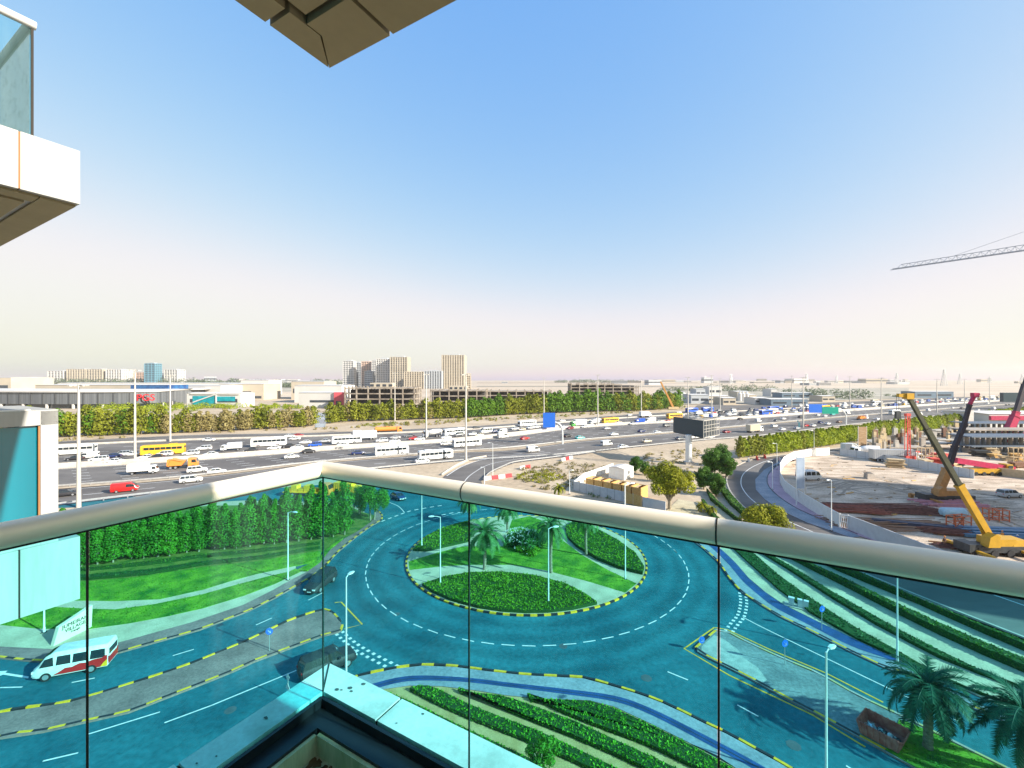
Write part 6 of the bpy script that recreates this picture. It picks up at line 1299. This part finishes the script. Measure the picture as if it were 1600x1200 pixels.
for z in (.2, 1.3, 2.5): mb.bar((a.x, a.y, z), (b.x, b.y, z), .09)
for k in range(4): p, q = a.lerp(b, k / 4), a.lerp(b, (k + 1) / 4); mb.bar((p.x, p.y, .2), (q.x, q.y, 2.5), .07)
for p in (a, b): mb.bar((p.x, p.y, 0), (p.x, p.y, 2.7), .15)
mb.build('frame', lampm, t)
def hoardsign(label, x0, x1, y0, y1, d, m_, legs):
    a, b = P(x0, y0, d), P(x1, y1, d); t = thing('site_sign', label, 'sign', (a[0], d, 0), world=True); mb = MB(); mb.box(((a[0] + b[0]) / 2, d, (a[2] + b[2]) / 2), (b[0] - a[0], .2, a[2] - b[2])); o = mb.build('board', m_, t)
    mb = MB()
    for x in (a[0], b[0]): mb.bar((x, d, 0), (x, d, a[2] + .2), .18); mb.bar((x, d, a[2] * .7), (x + 2.5, d + 3, 0), .12)
    mb.build('post', lampm, t); return o, a, b
o, a, b = hoardsign('tall blue-grey site notice board on posts behind the curved white wall', 1244.5, 1256.5, 715, 763, 92, M('board_blue', (.30, .38, .50), .5, c2=(.42, .50, .60), scale=.6), 1)
mb = MB(); w = b[0] - a[0]; h = a[2] - b[2]; mb.box((a[0] + w * .65, 91.87, b[2] + h * .55), (w * .5, .04, h * .34)); mb.box((a[0] + w * .3, 91.87, b[2] + h * .8), (w * .4, .04, h * .08))
for k in range(5): mb.box((a[0] + w * .45, 91.87, b[2] + h * (.06 + k * .05)), (w * .7, .04, h * .015))
mb.build('print', M('print_dark', (.05, .16, .20), .5), o)
hoardsign('wooden-backed site board on white posts in front of the slim tree row', 1341, 1354, 667, 696, 158, M('board_wood', (.30, .18, .09), .8, c2=(.40, .28, .16), scale=.8, aniso=(1, 1, 5)), 1)
hoardsign('pale striped board at the right end of the slim tree row', 1513, 1521, 641, 665, 215, M('board_pale', (.62, .56, .50), .7, var=.15, scale=1, aniso=(1, 1, 4)), 1)
p = G(1262, 750); put_vehicle('minibus', 'white', (p[0] + .3, p[1], .05), 0.1, 'white minibus in the sandy yard behind the site notice board', None, 1); p = G(1577, 777); put_vehicle('suv', 'silver', (p[0], p[1], .05), .1, 'silver pickup-like car parked at the right of the shaded yard', None, 1)
# small timber, offcuts and stones strewn over the yard: uncountable
rr = random.Random(77); q = [(p[0], p[1]) for p in poly_px([(1240, 725), (1310, 715), (1520, 752), (1600, 760), (1600, 850), (1500, 868), (1400, 838), (1330, 812), (1262, 785), (1228, 752)])]; mbs = [MB(), MB(), MB()]
for _ in range(700):
    x, y = rr.uniform(40, 130), rr.uniform(64, 150)
    if pip(x, y, q) and (rr.random() < .35 or math.sin(x * .35) * math.cos(y * .3) > .2): a = rr.uniform(-.5, .5) if rr.random() < .7 else rr.uniform(0, 3); s = rr.uniform(.15, .5); mbs[rr.randrange(3)].box((x, y, .08 + s * .15), (s * rr.choice((1, 1, 4, 7)), s * .7, s * .35), a)
for b_, m_ in zip(mbs, (timber, concd, dirt)): o = b_.build('debris', m_); o['kind'] = 'stuff'
mb = MB()
for k in range(9):
    q = smoothpl([G(1250 + rr.uniform(0, 60), 730 + rr.uniform(0, 45)), G(1330 + rr.uniform(0, 60), 745 + rr.uniform(0, 30)), G(1450 + rr.uniform(0, 40), 760 + rr.uniform(0, 30)), G(1590, 775 + rr.uniform(0, 50))])
    for s in (-.9, .9): ribbon(mb, offset(q, s), .5, .045 + k * .002)
struct('tyre_tracks', mb, M('track_dirt', (.26, .21, .16), .95, c2=(.36, .29, .22), scale=.5, fine=.2))
# cranes
cy = M('crane_yellow', (.50, .28, .02), .45, var=.08); ctan = M('crane_brown', (.42, .20, .06), .5, var=.15); cblk = M('crane_black', (.055, .055, .03), .5); cblue = M('crane_navy', (.028, .022, .035), .5); cmar = M('crane_maroon', (.42, .02, .08), .45)
def crane(label, px, py, segs, cabm, rz=0., hook=None, d=None, sc=1.):
    g = Vector(G(px, py)); t = thing('mobile_crane', label, 'crane', g, world=True); d = g.y
    mb = MB(); mb.box((g.x + 1.5 * sc, g.y, 1.15 * sc), (9.5 * sc, 2.6 * sc, .9 * sc), rz); mb.box((g.x - 3.6 * sc, g.y, 1.3 * sc), (1.8 * sc, 2.5 * sc, 1.2 * sc), rz); mb.build('carrier', darkm, t)
    mb = MB(); mb.box((g.x + .8 * sc, g.y, 2.1 * sc), (3.6 * sc, 2.3 * sc, 1.1 * sc), rz); mb.box((g.x + 3.3 * sc, g.y, 2.0 * sc), (2.4 * sc, 2.4 * sc, 1.0 * sc), rz, top=(.8, .9)); mb.build('turntable', cabm, t)
    mb = MB(); mb.loft([[(g.x + a * sc, g.y + y * sc, z * sc) for a, z in ((-2.4, 1.7), (-.6, 1.7), (-.6, 3.4), (-1.2, 3.7), (-2.1, 3.2))] for y in (-1.9, -.7)]); o = mb.build('cab', cabm, t)
    mb = MB(); mb.box((g.x - 1.35 * sc, g.y - 1.93 * sc, 2.95 * sc), (1.1 * sc, .05, .65 * sc)); mb.box((g.x - 2.2 * sc, g.y - 1.3 * sc, 2.75 * sc), (.12, 1.0 * sc, .7 * sc)); mb.build('cab_window', glassd, o)
    pts = [Vector(P(x, y, d)) for x, y, w, m in segs]
    for i in range(len(segs) - 1):
        mb = MB(); w = segs[i][2]; mb.bar(pts[i], pts[i + 1], w * .8, w); q = pts[i + 1]; dd = (pts[i + 1] - pts[i]).normalized(); mb.bar(q - dd * .35, q, w * .95, w * 1.15); mb.build('boom_section', segs[i][3], t)
    mb = MB(); mb.tube([Vector((g.x - .9 * sc, g.y, 2.6 * sc)), pts[0].lerp(pts[1], .75)], .2 * sc, 8); mb.build('lift_ram', cabm, t)
    tip = pts[-1]; dd = (pts[-1] - pts[-2]).normalized(); mb = MB(); mb.box((tip.x, tip.y, tip.z), (1.1 * sc, .9 * sc, .9 * sc)); mb.bar(tip, tip + Vector((-1.6 * sc if dd.x < 0 else .9 * sc, 0, .15)), .5 * sc); mb.build('boom_head', segs[-1][3], t)
    if hook:
        hx = tip.x + hook[0]; mb = MB()
        for s in (-.18, .18): mb.bar((hx + s, tip.y, tip.z), (hx + s, tip.y, tip.z - hook[1]), .04)
        mb.build('hoist_rope', darkm, t); mb = MB(); mb.box((hx, tip.y, tip.z - hook[1] - .6), (.7, .4, 1.1)); mb.tube([(hx, tip.y, tip.z - hook[1] - 1.1), (hx + .25, tip.y, tip.z - hook[1] - 1.5), (hx, tip.y, tip.z - hook[1] - 1.8), (hx - .25, tip.y, tip.z - hook[1] - 1.6)], .09, 6); mb.build('hook_block', darkm, t)
    for s in (-1, 1):
        mb = MB(); mb.box((g.x + s * 3.4 * sc, g.y, .9 * sc), (.5 * sc, 7 * sc, .35 * sc), rz)
        for s2 in (-1, 1): mb.box((g.x + s * 3.4 * sc, g.y + s2 * 3.4 * sc, .45 * sc), (.7 * sc, .7 * sc, .9 * sc))
        mb.build('outrigger', cabm, t)
    mb = MB()
    for k in range(4):
        for s in (-1, 1): x = g.x - 3.2 * sc + k * 2.4 * sc; mb = MB(); mb.tube([(x, g.y + s * 1.2 * sc - .2, .55 * sc), (x, g.y + s * 1.2 * sc + .2, .55 * sc)], .55 * sc, 12); mb.build('wheel', rubber, t)
    return t
crane('bright yellow mobile crane at bottom right with long raised telescopic boom', 1548, 866, [(1551, 848, .92, cy), (1498, 757, .70, cblk), (1448, 670, .55, cblk), (1419, 619, .45, cy)], cy, 0, (-1.6, 2.3))
crane('brown crane mid yard with black telescopic boom and maroon tip', 1470, 784, [(1464, 772, 1.5, ctan), (1481, 733, 1.0, cmar), (1484, 725, .95, cblue), (1492, 697, .85, cblue), (1507, 662, .7, cblue), (1515, 632, .6, cmar), (1523, 617, .7, cmar)], ctan, 0, None)
crane('maroon crane at the right edge with dark blue boom leaning right', 1574, 690, [(1572, 681, 2.6, cmar), (1586, 650, 2.0, cmar), (1588, 643, 1.6, cblue), (1601, 600, 1.2, cblue), (1618, 545, 1.1, cblue)], cmar, 0, None, sc=1.6)
# maroon crane folded on a truck behind the back wall
g = Vector(G(1540, 742)); t = thing('mobile_crane', 'parked truck crane with long lowered maroon boom behind the back wall', 'crane', g, world=True); mb = MB(); mb.bar(P(1492, 719, g.y), P(1582, 733, g.y), 1.5); mb.build('boom', cmar, t); mb = MB(); mb.box((g.x, g.y, 1.3), (10, 2.6, 1.2)); mb.box((g.x + 5.6, g.y, 1.9), (2.2, 2.5, 2.4), top=(.7, .9)); mb.build('carrier', cy, t); mb = MB(); mb.box((g.x + 5.6, g.y - 1.28, 2.4), (1.2, .06, .8)); mb.build('cab_window', glassd, t)
for k in range(5): mb = MB(); mb.tube([(g.x - 4 + k * 2.2, g.y - 1.4, .55), (g.x - 4 + k * 2.2, g.y - .9, .55)], .55, 12); mb.build('wheel', rubber, t)
# red drilling rig
g = Vector(G(1418, 722)); t = thing('drilling_rig', 'upright red lattice drilling mast behind the back wall, under the yellow boom', 'drilling rig', g, world=True); zt = P(0, 650, g.y)[2]; mb = MB()
for sx in (-1, 1):
    for sy in (-1, 1): mb.bar((g.x + sx * .55, g.y + sy * .5, 1), (g.x + sx * .4, g.y + sy * .35, zt), .16)
k = 0
while 1 + k * 1.1 < zt - 1: z = 1 + k * 1.1; s = 1 if k % 2 else -1; mb.bar((g.x - s * .5, g.y - .45, z), (g.x + s * .5, g.y - .45, z + 1.1), .12); mb.bar((g.x - .5, g.y - .45, z), (g.x + .5, g.y - .45, z), .12); k += 1
mb.build('mast', M('rig_red', (.62, .08, .06), .5), t); mb = MB(); mb.box((g.x, g.y, 1.3), (3.2, 2.6, 1.6)); mb.build('body', MATS['rig_red'], t)
for s in (-1, 1): mb = MB(); mb.box((g.x, g.y + s * 1.4, .45), (4.6, .7, .9)); mb.build('track', trim, t)
mb = MB(); mb.box((g.x, g.y, zt + .4), (1.4, 1, .8)); mb.build('mast_head', MATS['rig_red'], t)
# pump truck, mixer behind wall
put_vehicle('mixer', 'white', G(1352, 712), 3.0, 'white cement mixer lorry behind the left end of the back wall', None, 1); put_vehicle('trailer', 'white/silver', G(1400, 721), -.1, 'long pale pump lorry behind the back wall beside the red mast', None, 1); put_vehicle('truck', 'white', G(1330, 705), .1, 'small white lorry at the left end of the back wall', None, 1)
# building under construction behind the yard
t = thing('construction_block', 'wide building site of brown columns and low slabs before the slim tree row', 'building site', G(1430, 705), world=True); rr = random.Random(4)
for i in range(42):
    x = rr.uniform(1365, 1500); y = rr.uniform(688, 712) - (x - 1365) * .12; g = G(x, y); mb = MB(); h = rr.uniform(3.5, 6); mb.box((g[0], g[1], h / 2), (rr.uniform(.8, 1.8), .9, h)); 
    for k in range(4): mb.bar((g[0] - .4 + k * .27, g[1], h), (g[0] - .4 + k * .27, g[1], h + 1), .06)
    mb.build('column', (concd, tan, conc, M('shutter_brown', (.20, .10, .06), .8))[rr.randrange(4)], t)
for i in range(14):
    x = rr.uniform(1365, 1490); y = rr.uniform(690, 712) - (x - 1365) * .12; g = G(x, y); mb = MB(); mb.box((g[0], g[1], rr.uniform(.5, 3.2)), (rr.uniform(5, 12), rr.uniform(4, 9), .4)); mb.build('slab', (conc, concd)[i % 2], t)
t = thing('scaffold_block', 'dark scaffolded basement frame at the right, below the maroon crane', 'scaffold', G(1550, 705), world=True); sf = M('scaffold', (.10, .13, .17), .6)
for i in range(15):
    for j in range(3):
        g = G(1502 + i * 8.5, 706 - j * 13); mb = MB(); mb.box((g[0], g[1], 3), (.8, .8, 6)); mb.build('column', (sf, concd)[(i + j) % 2], t)
for j in range(3):
    for lv in (2.6, 6): a, b = G(1498, 706 - j * 13), G(1630, 706 - j * 13); mb = MB(); mb.box(((a[0] + b[0]) / 2, a[1], lv), (b[0] - a[0], 9, .35)); mb.build('deck', (sf, concd)[j % 2], t)
t, w, zt, dp = hall('white site office building with a maroon roof band at the right edge', 1546, 1680, 647, 672, creamw, 25, 'site_office', d=232, band=[(.12, .16, .3, .5), (.28, .34, .3, .5), (.45, .5, .3, .5)])
mb = MB(); mb.box((0, -dp / 2 - .5, zt * .74), (w * 1.01, 1.2, zt * .28)); mb.build('roof_band', cmar, t)
# stacked materials and machines among the columns
rr = random.Random(31); cols_ = (('brown', MATS['shutter_brown']), ('tan', tan), ('timber', timber), ('grey', concd), ('red', MATS['rig_red']), ('dark', darkm)); spots = []
for i in range(34):
    x = rr.uniform(1360, 1598); y = rr.uniform(700, 733) - max(0, x - 1500) * .02 + max(0, 1420 - x) * -.1; spots.append((x, y) + cols_[rr.randrange(6)])
spots.sort(); nn_ = {}
for x, y, n_, m_ in spots:
    nn_[n_] = nn_.get(n_, 0) + 1; g = G(x, y, .05); t = thing('material_stack', f'{n_} pile of site material behind the yard wall, {ORD[nn_[n_] - 1]} {n_} one from left', 'material stack', g, rr.uniform(-.4, .4), 'material piles behind the yard wall'); mb = MB(); L_ = rr.uniform(2.5, 6)
    for k in range(rr.randrange(3, 7)): mb.box((rr.uniform(-.4, .4), rr.uniform(-.3, .3), .3 + k * .42), (L_ * rr.uniform(.7, 1), rr.uniform(1.2, 2.6), .3), rr.uniform(-.15, .15))
    mb.build('layers', m_, t); mb = MB()
    for s in (-.3, .3): mb.box((s * L_, 0, .08), (.3, 2.2, .16))
    mb.build('bearers', timber, t)
# stores of steel, rebar and timber on the yard
def stack(label, px, py, L, n, m_, rz, ang=.07, wd=.12, name='rebar_stack', cat='material stack', spread=2.2):
    g = G(px, py, .05); t = thing(name, label, cat, g, rz); rr = random.Random(px); mb = MB()
    for k in range(n): y = rr.uniform(-spread, spread); z = rr.uniform(.06, .6); a = rr.uniform(-ang, ang) * L; x = rr.uniform(-1, 1); l = L * rr.uniform(.8, 1.1) / 2; mb.bar((x - l, y - a, z), (x + l, y + a, z + rr.uniform(0, .15)), wd)
    mb.build('bars', m_, t); mb = MB()
    for s in (-.3, .3): mb.box((s * L, 0, .04), (.25, spread * 2, .08))
    mb.build('bearers', timber, t)
rbar = M('rebar', (.10, .035, .03), .7, c2=(.20, .08, .06), scale=1.5)
stack('dark red heap of steel bars, left one beside the near site wall', 1330, 798, 10, 60, M('rebar_red', (.24, .07, .05), .7, c2=(.36, .12, .08)), -.25); stack('long dark stack of steel bars in the middle of the yard', 1378, 797, 20, 75, rbar, -.12, spread=2.6); stack('thin brown steel bars spread nearest the gate', 1390, 822, 20, 34, M('rebar_brown', (.30, .18, .12), .7), -.1, spread=3)
stack('pink-painted steel beams lying left of the yellow boom', 1488, 790, 12, 16, M('beam_pink', (.46, .22, .26), .6), -.1, .01, .35, 'beam_stack'); stack('dark heap of bars left of the yellow crane cab', 1478, 833, 6, 60, rbar, -.2, spread=1.6); stack('blue-grey pipes lying right of the yellow crane', 1580, 838, 14, 24, M('pipe_blue', (.06, .16, .26), .5), -.15, .01, .5, 'pipe_stack', spread=3)
stack('dark timber lengths lying across the yard behind the gate', 1425, 822, 12, 14, M('beam_dark', (.05, .06, .10), .6), -.45, .02, .3, 'beam_stack', spread=.9); stack('loose dark bars left of the yellow crane carrier', 1515, 858, 9, 20, rbar, -.3, spread=1.0)
def latt(label, x, y, w, h, m_, rz=0):
    g = G(x, y, .05); t = thing('formwork_frame', label, 'formwork', g, rz); mb = MB()
    for sx in (-1, 0, 1):
        for sy in (-1, 1): mb.bar((sx * w / 2, sy * .7, 0), (sx * w / 2, sy * .7, h), .14)
    for z in (.3, h * .5, h - .1):
        for sy in (-1, 1): mb.bar((-w / 2, sy * .7, z), (w / 2, sy * .7, z), .12)
        for sx in (-1, 0, 1): mb.bar((sx * w / 2, -.7, z), (sx * w / 2, .7, z), .12)
    for s in (-1, 1): mb.bar((-w / 2, -.7, .3), (0, -.7, h), .09); mb.bar((w / 2, .7, .3), (0, .7, h), .09)
    mb.build('frame', m_, t)
ored = M('formwork_orange', (.58, .14, .05), .6); latt('orange steel formwork frame left of the yellow boom', 1498, 826, 3.6, 2.4, ored, .2); latt('orange steel formwork frame right of the yellow boom', 1556, 813, 3.2, 2.2, ored, -.2); latt('tan formwork box behind the back wall', 1449, 724, 5, 5, tan, 0); latt('tan formwork tower beside the other tan one', 1380, 707, 4, 5, tan, 0); latt('tan formwork tower at the right behind the lowered maroon boom', 1595, 730, 6, 6, tan, 0)
t = thing('water_tank', 'pale blue horizontal tank behind the left orange frame', 'tank', G(1489, 808, .05), -.1); mb = MB(); mb.tube([(-2.2, 0, 1), (-1.9, 0, 1), (1.9, 0, 1), (2.2, 0, 1)], [.5, .85, .85, .5], 14); mb.build('shell', M('tank_blue', (.35, .52, .60), .4), t, smooth=True); mb = MB(); mb.box((0, 0, .15), (3.4, 1, .3)); mb.build('cradle', darkm, t)
def rubble(label, x, y, w, h, m_, n=26, name='rubble_heap', cat='rubble'):
    g = G(x, y, .03); mb = MB(); rr = random.Random(int(x)); 
    k = 18; rings = []
    for i in range(6):
        f = i / 5; rings.append([(math.cos(6.283 * j / k) * w * (1 - f) * rr.uniform(.85, 1.1), math.sin(6.283 * j / k) * w * .7 * (1 - f) * rr.uniform(.85, 1.1), h * math.sin(f * 1.57) * rr.uniform(.9, 1.05)) for j in range(k)])
    mb.loft(rings)
    for _ in range(n): a, r = rr.uniform(0, 6.28), rr.uniform(0, 1) * w; mb.box((math.cos(a) * r, math.sin(a) * r * .7, h * (1 - r / w) * .9 + .1), (rr.uniform(.1, .4) * w * .4,) * 3, a)
    o = mb.build(name, m_, loc=g); tag(o, label, cat)
rubble('small brown debris heap in the sunlit far part of the yard', 1317, 733, 1.8, .9, dirt); rubble('bright red tarpaulin heap in the middle of the yard', 1392, 751, 1.5, .45, redp, 4, 'tarpaulin'); rubble('dark round heap right of the red tarpaulin', 1419, 752, 1.1, .8, MATS['shutter_brown'], 6); rubble('dark heap left of the long steel bars', 1317, 794, 1.3, .5, darkm, 8)
rubble('red heap of plastic at the corner of the back wall', 1308, 713, 3.2, 1.6, redp, 20, 'plastic_heap'); rubble('pale sand heap beside the yard near the handrail', 1425, 842, 4, .9, path, 20, 'sand_heap', 'sand heap'); rubble('pale broken rubble at the left of the young palm', 842, 768, 4.5, .9, path, 60); rubble('sand mound on the far verge, left of two', 300, 678.5, 5, 3, sand, 6, 'sand_heap', 'sand heap'); rubble('sand mound on the far verge, right of two', 318, 677.5, 6, 3, sand, 6, 'sand_heap', 'sand heap')
for l_, x, y in (('grey concrete block standing in the middle of the yard', 1358, 748),): t = thing('concrete_block', l_, 'block', G(x, y)); mb = MB(); mb.box((0, 0, .75), (2, 1.4, 1.5), top=(.9, .9)); mb.build('block', concd, t); mb = MB(); mb.box((0, 0, 1.55), (1.2, .8, .12)); mb.build('lid', darkm, t)
# tower crane reaching in from the right
ja, jb = Vector(P(1393, 421, 110)), Vector(P(1720, 374, 96)); dj = (jb - ja).normalized(); t = thing('tower_crane', 'pale lattice tower crane jib reaching in at the right edge of the sky', 'crane', (jb.x, jb.y, 0), world=True); sd_ = dj.cross(Vector((0, 0, 1))).normalized(); L_ = (jb - ja).length; jm = M('jib_grey', (.34, .37, .42), .5); mb = MB(); n = int(L_ / 1.5)
for s in (-.6, .6): mb.bar(ja + sd_ * s, jb + sd_ * s, .16)
mb.bar(ja + dj * 2 + Vector((0, 0, .9)), jb + Vector((0, 0, 1.5)), .13)
for k in range(n):
    p = ja + dj * (k * 1.5 + 1.2); q = p + dj * .75; tp = Vector((0, 0, .95 + .5 * k / n))
    for s in (-.6, .6): mb.bar(p + sd_ * s, q + tp, .06); mb.bar(q + tp, p + dj * 1.5 + sd_ * s, .06)
    mb.bar(p - sd_ * .6, p + sd_ * .6, .06)
mb.build('jib', jm, t); apex = jb + Vector((0, 0, 7.5)); mb = MB(); mb.bar(ja + dj * 12 + Vector((0, 0, 1.1)), apex, .07); mb.bar(ja + dj * 30 + Vector((0, 0, 1.3)), apex, .07); mb.build('tie_rod', jm, t)
mb = MB()
for sx in (-1, 1):
    for sy in (-1, 1): mb.bar((jb.x + sx, jb.y + sy, 0), (jb.x + sx, jb.y + sy, jb.z), .2)
for k in range(int(jb.z / 2)):
    for sx in (-1, 1): mb.bar((jb.x + sx, jb.y - 1, k * 2), (jb.x + sx, jb.y + 1, k * 2 + 2), .1); mb.bar((jb.x - 1, jb.y + sx, k * 2), (jb.x + 1, jb.y + sx, k * 2 + 2), .1)
mb.bar(jb, apex, .5); mb.build('mast', jm, t)
# people on the site
skin = M('skin', (.36, .20, .13), .6); 
def person(label, x, y, cols, rz=0., arm=.25):
    g = G(x, y, .05); t = thing('person', label, 'person', g, rz); V_ = [(0, 0, .95), (0, 0, 1.15), (0, 0, 1.40), (0, 0, 1.52), (0, .01, 1.68), (-.10, 0, .92), (-.12, .03, .50), (-.13, 0, .09), (-.13, -.14, .04), (.10, 0, .92), (.13, -.05, .50), (.14, .04, .09), (.14, -.10, .04), (-.19, 0, 1.40), (-.26, .02, 1.14), (-.24, -.10, .90), (.19, 0, 1.40), (.27, .0, 1.14), (.25, -.14, .92)]
    E_ = [(0, 1), (1, 2), (2, 3), (3, 4), (0, 5), (5, 6), (6, 7), (7, 8), (0, 9), (9, 10), (10, 11), (11, 12), (2, 13), (13, 14), (14, 15), (2, 16), (16, 17), (17, 18)]
    Rr = [.14, .15, .16, .06, .105, .09, .07, .05, .04, .09, .07, .05, .04, .065, .05, .035, .065, .05, .035]
    me = bpy.data.meshes.new('body'); me.from_pydata(V_, E_, []); o = bpy.data.objects.new('body', me); COL.objects.link(o); o.parent = t
    o.modifiers.new('Skin', 'SKIN'); 
    for i, r in enumerate(Rr): me.skin_vertices[0].data[i].radius = (r, r * .8)
    me.skin_vertices[0].data[0].use_root = True; s = o.modifiers.new('Sub', 'SUBSURF'); s.levels = 1; s.render_levels = 1; me.materials.append(cols[0])
    mb = MB(); mb.tube([(0, .01, 1.69), (0, .01, 1.78), (0, .01, 1.83)], [.13, .12, .05], 10); mb.build('helmet', cols[1], t); mb = MB(); mb.tube([(0, 0, 1.05), (0, 0, 1.2), (0, 0, 1.43)], [.185, .19, .19], 10); mb.build('vest', cols[2], t)
person('worker in blue overalls and white helmet right of the yellow crane', 1590, 853, (M('overall_blue', (.05, .12, .35), .8), white, MATS['overall_blue']), .3); person('worker in pale orange vest behind the yellow crane counterweight', 1566, 846, (M('overall_grey', (.25, .22, .2), .8), M('helmet_orange', (.7, .25, .05), .5), M('vest_orange', (.75, .3, .08), .7)), -.4); person('worker in brown clothes left of the yellow crane', 1476, 855, (MATS['shutter_brown'], MATS['helmet_orange'], MATS['shutter_brown']), .1)
# ---------------------------------------------------------------- haze
mb = MB(); x0, x1, y0, y1, z0, z1 = -5700, 5700, -330, 5300, -1.0, 150
mb.add([(x0, y0, z0), (x1, y0, z0), (x1, y1, z0), (x0, y1, z0), (x0, y0, z1), (x1, y0, z1), (x1, y1, z1), (x0, y1, z1)], [(3, 2, 1, 0), (4, 5, 6, 7), (0, 1, 5, 4), (1, 2, 6, 5), (2, 3, 7, 6), (3, 0, 4, 7)])
hm = bpy.data.materials.new('haze_air'); hm.use_nodes = True; n = hm.node_tree; n.nodes.remove(n.nodes['Principled BSDF']); pv = n.nodes.new('ShaderNodeVolumePrincipled')
pv.inputs['Color'].default_value = (.98, .92, .84, 1); pv.inputs['Density'].default_value = .00010; pv.inputs['Anisotropy'].default_value = .25
n.links.new(pv.outputs[0], n.nodes['Material Output'].inputs['Volume'])
hz = mb.build('haze', hm); hz['kind'] = 'stuff'
